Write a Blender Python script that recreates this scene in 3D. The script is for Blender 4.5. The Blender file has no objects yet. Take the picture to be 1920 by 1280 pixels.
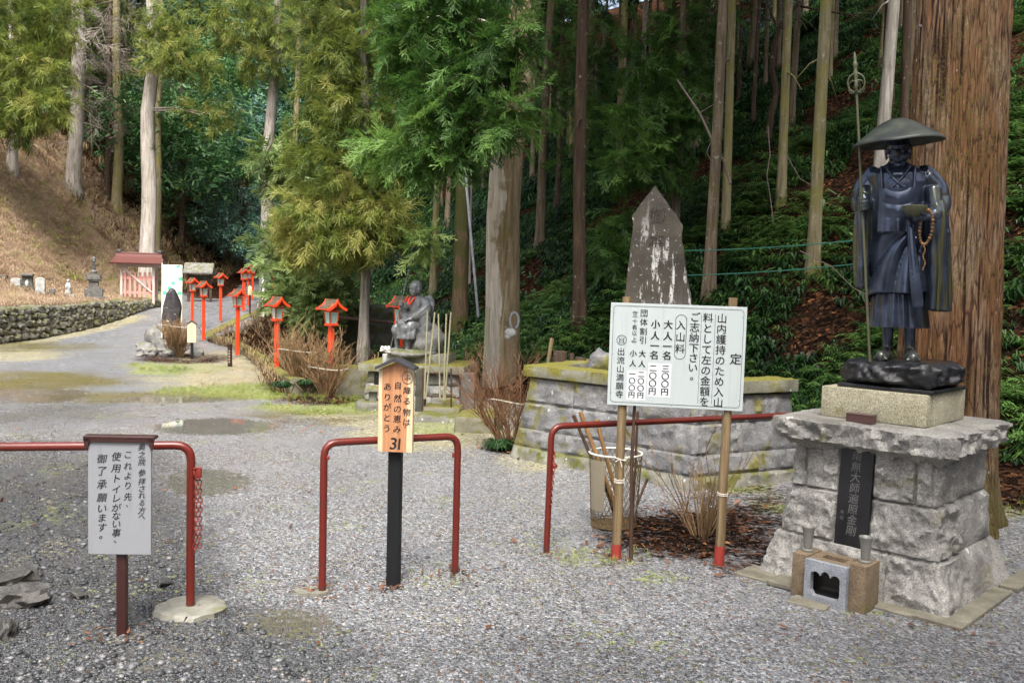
import bpy, bmesh, math, random
import numpy as np
from mathutils import Vector, Matrix, Euler

R = math.radians
random.seed(7)
rng = np.random.default_rng(7)
SC = bpy.context.scene
COL = SC.collection

# ------------------------------------------------------------------ camera
CAM_Z, F, PITCH, ROLL = 1.6, 1700.0, R(3.5), R(1.5)
cam_d = bpy.data.cameras.new('camera')
cam = bpy.data.objects.new('camera', cam_d)
COL.objects.link(cam)
cam_d.sensor_width = 36.0
cam_d.lens = F / 1920.0 * 36.0
cam_d.clip_start = 0.05
cam_d.clip_end = 1000.0
CR = Matrix.Rotation(math.pi / 2 - PITCH, 3, 'X') @ Matrix.Rotation(ROLL, 3, 'Z')
cam.matrix_world = Matrix.Translation((0, 0, CAM_Z)) @ CR.to_4x4()
SC.camera = cam
CRN = np.array(CR)

# ------------------------------------------------------------------ light
SUN_EL, SUN_AZ = R(60), R(178)          # azimuth clockwise from +Y
SC.world = bpy.data.worlds.new('World')
SC.world.use_nodes = True
wn = SC.world.node_tree
wn.nodes.clear()
sky = wn.nodes.new('ShaderNodeTexSky')
sky.sky_type = 'NISHITA'
sky.sun_disc = False
sky.sun_elevation = SUN_EL
sky.sun_rotation = SUN_AZ
sky.dust_density = 6.0
sky.air_density = 1.0
hs = wn.nodes.new('ShaderNodeHueSaturation')
hs.inputs['Saturation'].default_value = 0.75
bg = wn.nodes.new('ShaderNodeBackground')
bg.inputs['Strength'].default_value = 0.15
wo = wn.nodes.new('ShaderNodeOutputWorld')
wn.links.new(sky.outputs[0], hs.inputs['Color'])
wn.links.new(hs.outputs[0], bg.inputs['Color'])
wn.links.new(bg.outputs[0], wo.inputs['Surface'])
sl = bpy.data.lights.new('sun', 'SUN')
sl.energy = 2.0
sl.angle = R(20)
sl.color = (1.0, 0.97, 0.93)
sun = bpy.data.objects.new('sun', sl)
COL.objects.link(sun)
sd = Vector((math.sin(SUN_AZ) * math.cos(SUN_EL), math.cos(SUN_AZ) * math.cos(SUN_EL), math.sin(SUN_EL)))
sun.rotation_euler = sd.to_track_quat('Z', 'Y').to_euler()
sun.location = (0, -5, 20)
SC.view_settings.view_transform = 'Standard'
SC.view_settings.look = 'None'
SC.view_settings.exposure = 1.5
SC.view_settings.gamma = 1.0
SC.render.engine = 'CYCLES'
SC.cycles.max_bounces = 6
SC.cycles.diffuse_bounces = 2
SC.cycles.glossy_bounces = 2
SC.cycles.transmission_bounces = 3
SC.cycles.transparent_max_bounces = 4

# ------------------------------------------------------------------ pixel <-> world (photo pixels, 1920 x 1280)
def ray(px, py):
    d = CRN @ np.array([(px - 960) / F, -(py - 640) / F, -1.0])
    return d / d[1]                                   # per metre of depth along +Y
def at(px, py, y):
    d = ray(px, py) * y
    return Vector((d[0], d[1], CAM_Z + d[2]))
def gnd(px, py, z=0.0):
    d = ray(px, py)
    return at(px, py, (z - CAM_Z) / d[2])
def proj(P):
    q = (np.asarray(P) - np.array([0, 0, CAM_Z])) @ CRN
    w = -q[..., 2]
    w = np.where(w < 0.3, 0.3, w)
    return 960 + F * q[..., 0] / w, 640 - F * q[..., 1] / w
def M(px, y):
    return px * y / F

# ------------------------------------------------------------------ numpy value noise
def _h(i, j, k, s):
    n = (i * 374761393 + j * 668265263 + k * 1442695041 + s * 974634541) & 0xFFFFFFFF
    n = ((n ^ (n >> 13)) * 1274126177) & 0xFFFFFFFF
    n = ((n ^ (n >> 16)) * 2246822519) & 0xFFFFFFFF
    return ((n ^ (n >> 15)) & 0xFFFF) / 65535.0
def vn(P, s=0):
    P = np.asarray(P, float)
    I = np.floor(P).astype(np.int64)
    f = P - I
    f = f * f * (3 - 2 * f)
    r = 0
    for a in (0, 1):
        for b in (0, 1):
            for c in (0, 1):
                w = (f[..., 0] if a else 1 - f[..., 0]) * (f[..., 1] if b else 1 - f[..., 1]) * (f[..., 2] if c else 1 - f[..., 2])
                r = r + w * _h(I[..., 0] + a, I[..., 1] + b, I[..., 2] + c, s)
    return r * 2 - 1
def fbm(P, o=4, s=0):
    P = np.asarray(P, float)
    r, a, t = 0, 1.0, 0
    for i in range(o):
        r = r + a * vn(P * 2 ** i, s + i)
        t += a
        a *= 0.5
    return r / t
def sstep(a, b, x):
    t = np.clip((x - a) / (b - a), 0, 1)
    return t * t * (3 - 2 * t)

# ------------------------------------------------------------------ objects
def tag(o, label=None, cat=None, group=None, kind=None):
    if label: o['label'] = label
    if cat: o['category'] = cat
    if group: o['group'] = group
    if kind: o['kind'] = kind
    return o
def thing(name, label, cat, loc=(0, 0, 0), rz=0.0, group=None):
    o = bpy.data.objects.new(name, None)
    o.empty_display_size = 0.1
    o.location = loc
    o.rotation_euler = (0, 0, rz)
    COL.objects.link(o)
    return tag(o, label, cat, group)
def copy_tree(o, parent=None):
    c = o.copy()
    COL.objects.link(c)
    if parent: c.parent = parent
    for ch in o.children:
        copy_tree(ch, c)
    return c

class MB:
    """collects geometry; build() links it as ONE mesh object"""
    def __init__(s):
        s.V, s.Fc, s.n, s.mi, s.cur = [], [], 0, [], 0
        s.A = []
    def add(s, v, f, a=None):
        v = np.asarray(v, float).reshape(-1, 3)
        s.V.append(v)
        s.Fc.extend([tuple(int(i) + s.n for i in q) for q in f])
        s.mi.extend([s.cur] * len(f))
        s.A.append(np.zeros(len(v)) if a is None else np.broadcast_to(np.asarray(a, float), (len(v),)))
        s.n += len(v)
        return s
    def bm(s, b, mtx=None):
        if mtx is not None: b.transform(mtx)
        b.verts.index_update()
        s.add([v.co[:] for v in b.verts], [[v.index for v in f.verts] for f in b.faces])
        b.free()
        return s
    def box(s, c, d, rz=0.0, bev=0.0, mtx=None, seg=1):
        b = bmesh.new()
        bmesh.ops.create_cube(b, size=1.0)
        b.transform(Matrix.Diagonal((d[0], d[1], d[2], 1)))
        if bev > 0:
            bmesh.ops.bevel(b, geom=list(b.edges), offset=bev, segments=seg, affect='EDGES', profile=0.6)
        m = Matrix.Translation(c) @ Matrix.Rotation(rz, 4, 'Z')
        if mtx is not None: m = mtx @ m
        return s.bm(b, m)
    def prism(s, pts, y0, y1, bev=0.0, mtx=None):
        """outline in XZ extruded along Y"""
        b = bmesh.new()
        vs = [b.verts.new((p[0], y0, p[1])) for p in pts]
        f = b.faces.new(vs)
        r = bmesh.ops.extrude_face_region(b, geom=[f])
        bmesh.ops.translate(b, verts=[v for v in r['geom'] if isinstance(v, bmesh.types.BMVert)], vec=(0, y1 - y0, 0))
        bmesh.ops.recalc_face_normals(b, faces=list(b.faces))
        if bev > 0:
            bmesh.ops.bevel(b, geom=list(b.edges), offset=bev, segments=1, affect='EDGES')
        return s.bm(b, mtx)
    def tube(s, path, rad, n=8, cap=True, flat=None, ph=0.0, a=None):
        P = np.asarray([tuple(p) for p in path], float)
        m = len(P)
        rad = np.broadcast_to(np.asarray(rad, float), (m,))
        fl = np.ones(m) if flat is None else np.broadcast_to(np.asarray(flat, float), (m,))
        T = np.gradient(P, axis=0)
        T /= np.linalg.norm(T, axis=1)[:, None] + 1e-12
        ref = np.array([0, 0, 1.0]) if abs(T[0][2]) < 0.9 else np.array([1.0, 0, 0])
        u = np.cross(ref, T[0]); u /= np.linalg.norm(u)
        V = []
        ang = np.arange(n) / n * 2 * math.pi + ph
        for i in range(m):
            u = u - T[i] * (u @ T[i]); u /= np.linalg.norm(u) + 1e-12
            w = np.cross(T[i], u)
            V.append(P[i] + rad[i] * (np.cos(ang)[:, None] * u + np.sin(ang)[:, None] * fl[i] * w))
        V = np.concatenate(V)
        Fc = [(i * n + j, i * n + (j + 1) % n, (i + 1) * n + (j + 1) % n, (i + 1) * n + j) for i in range(m - 1) for j in range(n)]
        if cap:
            Fc.append(tuple(range(n - 1, -1, -1)))
            Fc.append(tuple((m - 1) * n + j for j in range(n)))
        return s.add(V, Fc, a)
    def loft(s, rings, n=48, fn=None, cap=True):
        """rings (cx, cy, z, rx, ry); fn(angle array, z, t) -> radial factor, dz"""
        V = []
        ang = np.arange(n) / n * 2 * math.pi
        m = len(rings)
        for i, (cx, cy, z, rx, ry) in enumerate(rings):
            k, dz = (1.0, 0.0) if fn is None else fn(ang, z, i / (m - 1))
            V.append(np.stack([cx + np.cos(ang) * rx * k, cy + np.sin(ang) * ry * k, z + np.zeros(n) + dz], 1))
        V = np.concatenate(V)
        Fc = [(i * n + j, i * n + (j + 1) % n, (i + 1) * n + (j + 1) % n, (i + 1) * n + j) for i in range(m - 1) for j in range(n)]
        if cap:
            Fc.append(tuple(range(n - 1, -1, -1)))
            Fc.append(tuple((m - 1) * n + j for j in range(n)))
        return s.add(V, Fc)
    def ell(s, c, r, nz=10, n=16, mtx=None):
        rings = []
        for i in range(nz + 1):
            t = -math.pi / 2 + math.pi * min(max(i / nz, 0.02), 0.98)
            rings.append((0, 0, math.sin(t), math.cos(t), math.cos(t)))
        o = MB(); o.loft(rings, n)
        v = np.concatenate(o.V) * np.array(r)
        if mtx is not None: v = v @ np.array(mtx.to_3x3()).T
        return s.add(v + np.array(c), o.Fc)
    def rock(s, c, r, seed, sub=3, amp=0.28, flat_bottom=True, freq=1.6):
        b = bmesh.new()
        bmesh.ops.create_icosphere(b, subdivisions=sub, radius=1.0)
        v = np.array([q.co[:] for q in b.verts]); b.verts.index_update()
        f = [[q.index for q in fc.verts] for fc in b.faces]; b.free()
        k = 1 + amp * fbm(v * freq + seed * 7.3, 3, seed) * 1.6
        q = np.abs(v).max(1)
        v = v * (k * (0.75 + 0.25 / q))[:, None]
        v = v + 0.06 * amp * vn(v * 7 + seed, seed)[:, None] * v
        if flat_bottom: v[:, 2] = np.maximum(v[:, 2], -0.55)
        return s.add(v * np.array(r) + np.array(c), f)
    def block(s, c8, n=10, amp=0.03, seed=0, freq=9.0, edge=0.12, faces='all'):
        """rock-faced ashlar: c8 = 4 bottom corners then 4 top corners (counter-clockwise seen from above)"""
        C = np.asarray([tuple(p) for p in c8], float)
        cen = C.mean(0)
        for q in ((0, 1, 5, 4), (1, 2, 6, 5), (2, 3, 7, 6), (3, 0, 4, 7), (4, 5, 6, 7), (3, 2, 1, 0)):
            a, b_, c, d = C[list(q)]
            L1, L2 = np.linalg.norm(b_ - a), np.linalg.norm(d - a)
            n1 = max(2, int(round(n * L1 / max(L1, L2)))) ; n2 = max(2, int(round(n * L2 / max(L1, L2))))
            u, v = np.meshgrid(np.linspace(0, 1, n1 + 1), np.linspace(0, 1, n2 + 1))
            P = (a * ((1 - u) * (1 - v))[..., None] + b_ * (u * (1 - v))[..., None] + c * (u * v)[..., None] + d * ((1 - u) * v)[..., None])
            nr = np.cross(b_ - a, d - a); nr /= np.linalg.norm(nr) + 1e-9
            du = np.minimum(u, 1 - u) * L1; dv = np.minimum(v, 1 - v) * L2
            w = sstep(0, edge * min(L1, L2) + 1e-6, np.minimum(du, dv))
            rid = 1 - 2 * np.abs(fbm(P * freq * .8 + seed * 1.7, 4, seed + 20))
            h = 0.40 + 0.8 * fbm(P * freq + seed * 3.1, 4, seed) + 0.9 * rid * np.abs(rid) + 0.35 * fbm(P * freq * 3.3 + seed, 3, seed + 9)
            P = P + nr * (amp * w * h)[..., None]
            P = P + nr * (0.22 * amp * w * vn(P * freq * 4, seed + 3))[..., None]
            idx = np.arange((n1 + 1) * (n2 + 1)).reshape(n2 + 1, n1 + 1)
            Fc = [(idx[j, i], idx[j, i + 1], idx[j + 1, i + 1], idx[j + 1, i]) for j in range(n2) for i in range(n1)]
            s.add(P.reshape(-1, 3), Fc)
        return s
    def arr(s):
        return np.concatenate(s.V), s.Fc
    def build(s, name, mats, parent=None, smooth=0, attr=False, loc=None, world=False):
        if not isinstance(mats, (list, tuple)): mats = [mats]
        me = bpy.data.meshes.new(name)
        v = np.concatenate(s.V)
        if world and parent is not None:
            inv = np.array((Matrix.Translation(parent.location) @ parent.rotation_euler.to_matrix().to_4x4()).inverted())
            v = v @ inv[:3, :3].T + inv[:3, 3]
        if loc is not None: v = v - np.array(loc)
        me.from_pydata(v.tolist(), [], s.Fc)
        for m in mats: me.materials.append(m)
        if len(mats) > 1: me.polygons.foreach_set('material_index', s.mi)
        if smooth:
            me.polygons.foreach_set('use_smooth', [True] * len(me.polygons))
            if smooth < 180: me.set_sharp_from_angle(angle=R(smooth))
        if attr:
            at_ = me.attributes.new('v', 'FLOAT', 'POINT')
            at_.data.foreach_set('value', np.concatenate(s.A).astype(np.float32))
        me.update()
        o = bpy.data.objects.new(name, me)
        if loc is not None: o.location = loc
        COL.objects.link(o)
        if parent is not None: o.parent = parent
        return o

def big_mesh(name, V, Q, mat, attr=None, parent=None, smooth=False, loc=None, k=4):
    """fast mesh from numpy: V (n,3), Q (m,k)"""
    me = bpy.data.meshes.new(name)
    V = np.asarray(V, np.float32); Q = np.asarray(Q, np.int32)
    if loc is not None: V = V - np.asarray(loc, np.float32)
    me.vertices.add(len(V)); me.vertices.foreach_set('co', V.ravel())
    me.loops.add(Q.size); me.loops.foreach_set('vertex_index', Q.ravel())
    me.polygons.add(len(Q)); me.polygons.foreach_set('loop_start', np.arange(len(Q), dtype=np.int32) * k)
    if smooth: me.polygons.foreach_set('use_smooth', np.ones(len(Q), bool))
    if attr is not None:
        for nm, a in attr.items():
            t = me.attributes.new(nm, 'FLOAT', 'POINT'); t.data.foreach_set('value', np.asarray(a, np.float32))
    me.update(calc_edges=True)
    me.materials.append(mat)
    o = bpy.data.objects.new(name, me)
    if loc is not None: o.location = loc
    COL.objects.link(o)
    if parent is not None: o.parent = parent
    return o

def remesh(mb, vox, smooth=4):
    o = mb.build('tmp', [])
    m = o.modifiers.new('r', 'REMESH'); m.mode = 'VOXEL'; m.voxel_size = vox
    if smooth:
        m2 = o.modifiers.new('s', 'SMOOTH'); m2.iterations = smooth; m2.factor = 0.5
    dg = bpy.context.evaluated_depsgraph_get()
    me = bpy.data.meshes.new_from_object(o.evaluated_get(dg))
    v = np.empty(len(me.vertices) * 3); me.vertices.foreach_get('co', v)
    nr = np.empty(len(me.vertices) * 3); me.vertices.foreach_get('normal', nr)
    f = [tuple(p.vertices) for p in me.polygons]
    om = o.data
    bpy.data.objects.remove(o); bpy.data.meshes.remove(om); bpy.data.meshes.remove(me)
    return v.reshape(-1, 3), nr.reshape(-1, 3), f

# ------------------------------------------------------------------ lettering
_fc = bpy.data.curves.new('glyphs', 'FONT')
_fo = bpy.data.objects.new('glyphs', _fc)
COL.objects.link(_fo)
_glyph = {}
def glyph(ch, bold=0.0):
    if (ch, bold) not in _glyph:
        _fc.body = ch; _fc.offset = bold; _fc.resolution_u = 3
        dg = bpy.context.evaluated_depsgraph_get(); dg.update()
        me = bpy.data.meshes.new_from_object(_fo.evaluated_get(dg))
        v = np.array([q.co[:2] for q in me.vertices]).reshape(-1, 2)
        f = [tuple(p.vertices) for p in me.polygons]
        bpy.data.meshes.remove(me)
        if ch.isascii():
            v = v - (v.min(0) + v.max(0)) / 2
        else:
            v = v - np.array([0.5, 0.38])
        _glyph[(ch, bold)] = (v, f)
    return _glyph[(ch, bold)]
def letters(mb, items, W, H, y=0.0, shear=0.0, bold=0.0, jit=0.0):
    """items: (char, u, v, size m[, rot]); board local: X right, Z up, centre at 0; faces -Y"""
    for it in items:
        ch, u, v, sz = it[:4]
        rot = it[4] if len(it) > 4 else 0.0
        g, f = glyph(ch, 0.0)
        g = g.copy()
        if jit:
            rot += random.uniform(-jit, jit); sz *= random.uniform(1 - jit, 1 + jit)
        x = g[:, 0] + shear * g[:, 1]; z = g[:, 1] + (0.25 * shear * g[:, 0])
        c, s_ = math.cos(rot), math.sin(rot)
        X = (x * c - z * s_) * sz + (u - 0.5) * W
        Z = (x * s_ + z * c) * sz + (0.5 - v) * H
        bb = bold * 2 if ch in '〇一二三円小人大名' and bold > 0 else bold
        for k, dx in enumerate((0,) if bb <= 0 else (-.5, .5) if bb < .02 else (-.7, 0, .7)):      # struck twice for a heavier brush
            mb.add(np.stack([X + dx * bb * sz, np.full(len(X), y - .0002 * k), Z + .5 * dx * bb * sz], 1), f)
def stroke(mb, pts, w, W, H, y=0.0, closed=False):
    """flat line along board points (u, v)"""
    P = np.array([((u - 0.5) * W, (0.5 - v) * H) for u, v in pts])
    if closed: P = np.vstack([P, P[:2]])
    T = np.gradient(P, axis=0); T /= np.linalg.norm(T, axis=1)[:, None] + 1e-9
    if closed: T[0] = T[-2]; T[-1] = T[1]
    Nn = np.stack([-T[:, 1], T[:, 0]], 1) * w / 2
    a, b = P + Nn, P - Nn
    n = len(P) - (1 if closed else 0)
    V = []; 
    for k in range(n): V += [(a[k, 0], y, a[k, 1]), (b[k, 0], y, b[k, 1])]
    f = [(2 * k, 2 * k + 1, 2 * k + 3, 2 * k + 2) for k in range(n - 1)]
    mb.add(V, f)
def rrect(u0, v0, u1, v1, ru, rv, n=6):
    pts = []
    for (cx, cy, a0) in ((u1 - ru, v0 + rv, -90), (u1 - ru, v1 - rv, 0), (u0 + ru, v1 - rv, 90), (u0 + ru, v0 + rv, 180)):
        for k in range(n + 1):
            a = R(a0 + 90 * k / n)
            pts.append((cx + ru * math.cos(a), cy + rv * math.sin(a)))
    return pts
# ------------------------------------------------------------------ materials
class G:
    def __init__(s, name, disp=False):
        s.m = bpy.data.materials.new(name); s.m.use_nodes = True
        s.t = s.m.node_tree; s.t.nodes.clear()
        s.out = s.t.nodes.new('ShaderNodeOutputMaterial')
    def n(s, t, ins=None, **props):
        nd = s.t.nodes.new('ShaderNode' + t)
        for k, v in props.items(): setattr(nd, k, v)
        for k, v in (ins or {}).items():
            so = nd.inputs[k]
            if isinstance(v, bpy.types.NodeSocket): s.t.links.new(v, so)
            else: so.default_value = v
        return nd
    def co(s, kind='Object', scale=None, rot=None):
        c = s.n('TexCoord').outputs[kind]
        if scale is not None:
            mp = s.n('Mapping', {'Vector': c, 'Scale': scale})
            if rot: mp.inputs['Rotation'].default_value = rot
            c = mp.outputs[0]
        return c
    def noise(s, co, scale, detail=4, rough=0.55, dist=0.0):
        return s.n('TexNoise', {'Vector': co, 'Scale': scale, 'Detail': detail, 'Roughness': rough, 'Distortion': dist}).outputs['Fac']
    def vor(s, co, scale, out='Distance', feature='F1', rnd=1.0):
        return s.n('TexVoronoi', {'Vector': co, 'Scale': scale, 'Randomness': rnd}, feature=feature).outputs[out]
    def ramp(s, f, stops, interp='LINEAR'):
        nd = s.n('ValToRGB', {'Fac': f}); cr = nd.color_ramp; cr.interpolation = interp
        while len(cr.elements) < len(stops): cr.elements.new(0.5)
        for e, (p, c) in zip(cr.elements, stops):
            e.position = p
            e.color = (c, c, c, 1) if isinstance(c, (int, float)) else (c[0], c[1], c[2], 1)
        return nd.outputs['Color']
    def mix(s, f, a, b, mode='MIX'):
        nd = s.n('Mix', data_type='RGBA', blend_type=mode)
        for i, v in ((0, f), (6, a), (7, b)):
            so = nd.inputs[i]
            if isinstance(v, bpy.types.NodeSocket): s.t.links.new(v, so)
            elif i == 0: so.default_value = v
            else: so.default_value = (v, v, v, 1) if isinstance(v, (int, float)) else (v[0], v[1], v[2], 1)
        return nd.outputs[2]
    def math(s, op, a, b=0.0, c=0.0, clamp=False):
        nd = s.n('Math', operation=op, use_clamp=clamp)
        for i, v in enumerate((a, b, c)):
            if isinstance(v, bpy.types.NodeSocket): s.t.links.new(v, nd.inputs[i])
            else: nd.inputs[i].default_value = v
        return nd.outputs[0]
    def attr(s, name, out='Fac'):
        return s.n('Attribute', attribute_name=name).outputs[out]
    def sep(s, co):
        return s.n('SeparateXYZ', {0: co}).outputs
    def step(s, f, a, b):
        return s.n('MapRange', {'Value': f, 'From Min': a, 'From Max': b}, interpolation_type='SMOOTHSTEP').outputs[0]
    def bump(s, h, strength=0.5, dist=0.02, nrm=None):
        d = {'Height': h, 'Strength': strength, 'Distance': dist}
        if nrm is not None: d['Normal'] = nrm
        return s.n('Bump', d).outputs[0]
    def pbr(s, col, rough=0.6, metal=0.0, nrm=None, spec=0.5, coat=0.0):
        p = s.n('BsdfPrincipled')
        for k, v in (('Base Color', col), ('Roughness', rough), ('Metallic', metal), ('Specular IOR Level', spec), ('Coat Weight', coat)):
            if isinstance(v, bpy.types.NodeSocket): s.t.links.new(v, p.inputs[k])
            elif k == 'Base Color': p.inputs[k].default_value = (v[0], v[1], v[2], 1)
            else: p.inputs[k].default_value = v
        if nrm is not None: s.t.links.new(nrm, p.inputs['Normal'])
        s.t.links.new(p.outputs[0], s.out.inputs['Surface'])
        s.p = p
        return s.m
    def translucent(s, col, f):
        tr = s.n('BsdfTranslucent', {'Color': col})
        mx = s.n('MixShader', {0: f, 1: s.p.outputs[0], 2: tr.outputs[0]})
        s.t.links.new(mx.outputs[0], s.out.inputs['Surface'])
        return s.m

def m_leaf(name, ca, cb, cc=None, rough=0.5, trans=0.3, spec=0.4):
    g = G(name); v = g.attr('v')
    stops = [(0.0, ca), (0.6, cb), (1.0, cc or cb)]
    c = g.ramp(v, stops)
    g.pbr(c, rough, spec=spec)
    return g.translucent(c, trans)
def m_bark(name, dark, light, moss=0.0, mosscol=(0.07, 0.08, 0.02), scale=1.0, pale=None, bump=0.6):
    g = G(name); co = g.co('Object')
    st = g.co('Object', (9 * scale, 9 * scale, 0.8 * scale))
    n1 = g.noise(st, 2.2, 6, 0.65, 0.6)
    n2 = g.noise(co, 1.1 * scale, 4)
    c = g.ramp(n1, [(0.3, dark), (0.62, light)])
    c = g.mix(g.step(n2, 0.35, 0.75), c, g.mix(1.0, c, (0.72, 0.74, 0.7), 'MULTIPLY'))
    sp = g.noise(co, 14 * scale, 3)
    c = g.mix(g.math('MULTIPLY', g.step(sp, 0.62, 0.72), 0.55), c, (0.42, 0.43, 0.38))
    if pale is not None:                      # bare pale wood on one side, with a ragged border
        xyz = g.sep(co)
        e = g.math('ADD', xyz[0], g.math('MULTIPLY', g.math('SUBTRACT', g.noise(g.co('Object', (5, 5, 1.1)), 0.9, 6, .65), 0.5), 0.55))
        k = g.step(e, pale[1] - 0.01, pale[1] + 0.01)
        c = g.mix(k, g.mix(g.step(n1, .3, .7), (0.34, 0.30, 0.24), pale[0]), c)
    if moss:
        k = g.step(g.noise(co, 2.3 * scale, 5), 0.62 - moss * 0.4, 0.75 - moss * 0.3)
        c = g.mix(g.math('MULTIPLY', k, 0.85), c, mosscol)
    return g.pbr(c, 0.85, nrm=g.bump(n1, bump, 0.03), spec=0.25)
def m_stone(name, ca, cb, scale=1.0, moss=0.0, mosscol=(0.2, 0.19, 0.035), rough=0.6, speck=0.35, lichen=0.0, bump=0.4, top=0.0, wet=0.0, stain=0.3):
    g = G(name); co = g.co('Object')
    n1 = g.noise(co, 5 * scale, 6, 0.65)
    c = g.ramp(n1, [(0.3, ca), (0.7, cb)])
    vs = g.vor(co, 170 * scale, 'Color')
    gr = g.sep(vs)[0]
    c = g.mix(speck, c, g.mix(1.0, c, g.ramp(gr, [(0.0, 0.25), (0.35, 0.8), (1.0, 1.7)]), 'MULTIPLY'))
    n2 = g.noise(co, 1.7 * scale, 5, 0.6)
    c = g.mix(g.math('MULTIPLY', g.step(n2, 0.5, 0.72), stain), c, (0.07, 0.065, 0.055))
    if lichen:
        k = g.step(g.noise(co, 11 * scale, 4), 0.70 - lichen * 0.2, 0.76 - lichen * 0.15)
        c = g.mix(k, c, (0.55, 0.56, 0.52))
    if moss or top:
        k = g.step(g.noise(co, 3.1 * scale, 6, 0.62), 0.68 - moss * 0.42, 0.78 - moss * 0.36)
        if top:
            nz = g.sep(g.n('NewGeometry').outputs['Normal'])[2]
            up = g.math('MULTIPLY', g.step(nz, 0.4, 0.9), g.step(g.noise(co, 4 * scale, 5), 0.62 - top * .4, 0.75 - top * .4))
            k = g.math('MAXIMUM', k, up)
        mn = g.noise(co, 30 * scale, 3)
        c = g.mix(k, c, g.ramp(mn, [(0.3, tuple(x * 0.55 for x in mosscol)), (0.7, mosscol)]))
    h = g.math('ADD', n1, g.math('MULTIPLY', g.noise(co, 42 * scale, 5, 0.7), 0.4))
    r = rough
    if wet: r = g.ramp(g.noise(co, 2.5 * scale, 3), [(0.35, rough), (0.6, max(0.08, rough - wet))])
    return g.pbr(c, r, nrm=g.bump(h, bump, 0.02), spec=0.4)
def m_paint(name, col, rough=0.4, wear=0.15, wearcol=(0.05, 0.03, 0.02), scale=1.0, spec=0.5, grime=0.2, foot=0.0):
    g = G(name); co = g.co('Object')
    n = g.noise(co, 6 * scale, 5)
    c = g.mix(g.math('MULTIPLY', g.step(n, 0.45, 0.75), grime), col, tuple(x * 0.45 for x in col))
    k = g.step(g.noise(co, 28 * scale, 5, 0.7), 0.74 - wear * 0.5, 0.78 - wear * 0.4)
    if foot:                                  # mud and rust splashed up from the ground
        k = g.math('MAXIMUM', k, g.step(g.math('ADD', g.sep(co)[2], g.math('MULTIPLY', n, .08)), foot + .055, foot + .02))
    c = g.mix(k, c, wearcol)
    return g.pbr(c, rough, nrm=g.bump(g.noise(co, 60 * scale, 3), 0.12, 0.004), spec=spec)
def m_wood(name, ca, cb, scale=1.0, rough=0.7, axis='Z', ring=14):
    g = G(name)
    sc = {'Z': (ring, ring, 0.7), 'X': (0.7, ring, ring), 'Y': (ring, 0.7, ring)}[axis]
    st = g.co('Object', tuple(q * scale for q in sc))
    n1 = g.noise(st, 2.0, 5, 0.6, 0.8)
    c = g.ramp(n1, [(0.28, ca), (0.72, cb)])
    n2 = g.noise(g.co('Object'), 3 * scale, 4)
    c = g.mix(g.math('MULTIPLY', g.step(n2, 0.5, 0.7), 0.35), c, g.mix(1.0, c, (0.55, 0.52, 0.5), 'MULTIPLY'))
    return g.pbr(c, rough, nrm=g.bump(n1, 0.6, 0.014), spec=0.25)
def m_flat(name, col, rough=0.6, metal=0.0, spec=0.4):
    return G(name).pbr(col, rough, metal, spec=spec)

MT = {}
MT['ink'] = m_flat('ink', (0.012, 0.012, 0.014), 0.5)
MT['red_pipe'] = m_paint('red_pipe', (0.115, 0.013, 0.007), 0.36, 0.34, (0.06, 0.02, 0.012), 1.2, foot=.03)
MT['rust_post'] = m_paint('rust_post', (0.032, 0.008, 0.006), 0.45, 0.25, (0.05, 0.02, 0.012))
MT['chain'] = m_paint('chain', (0.18, 0.02, 0.012), 0.45, 0.3)
MT['vermilion'] = m_paint('vermilion', (0.70, 0.060, 0.014), 0.5, 0.08, (0.4, 0.07, 0.03), 2.0, grime=0.3)
MT['pane'] = m_paint('pane', (0.50, 0.68, 0.60), 0.35, 0.0, scale=2.0, grime=0.25)
MT['lattice'] = m_flat('lattice', (0.26, 0.40, 0.36), 0.6)
MT['shingle'] = m_wood('shingle', (0.05, 0.036, 0.022), (0.125, 0.095, 0.058), 1.5, 0.8, 'X')
MT['black_post'] = m_paint('black_post', (0.008, 0.009, 0.010), 0.6, 0.03, (0.03, 0.03, 0.03), spec=.25)
MT['fresh_wood'] = None
MT['post_wood'] = m_wood('post_wood', (0.10, 0.07, 0.035), (0.27, 0.195, 0.105), 1.6, 0.75)
MT['stick_wood'] = m_wood('stick_wood', (0.16, 0.08, 0.03), (0.38, 0.22, 0.09), 2.0, 0.6)
MT['dark_stick'] = m_wood('dark_stick', (0.035, 0.02, 0.013), (0.10, 0.06, 0.04), 2.0, 0.6)
MT['bamboo'] = m_wood('bamboo', (0.22, 0.21, 0.125), (0.36, 0.35, 0.23), 2.0, 0.5)
MT['grey_wood'] = m_wood('grey_wood', (0.2, 0.19, 0.17), (0.42, 0.40, 0.36), 2.0, 0.8)
MT['pink_wood'] = m_paint('pink_wood', (0.62, 0.28, 0.24), 0.7, 0.2, (0.5, 0.42, 0.36), 2.0)
MT['pale_wood'] = m_paint('pale_wood', (0.55, 0.46, 0.42), 0.7, 0.2, (0.45, 0.4, 0.36), 2.0)
MT['roof_red'] = m_paint('roof_red', (0.11, 0.04, 0.033), 0.4, 0.2, (0.12, 0.06, 0.045), 1.0)
MT['roof_dark'] = m_paint('roof_dark', (0.035, 0.036, 0.04), 0.5, 0.05)
MT['granite'] = m_stone('granite', (0.135, 0.132, 0.118), (0.32, 0.312, 0.285), 1.0, 0.14, (0.20, 0.19, 0.06), 0.5, 0.55, 0.14, 1.0, stain=0.6)
MT['granite_cut'] = m_stone('granite_cut', (0.27, 0.245, 0.16), (0.38, 0.36, 0.26), 1.4, 0.14, (0.2, 0.17, 0.04), 0.65, 0.7, 0.0, 0.1, stain=0.35)
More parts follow.
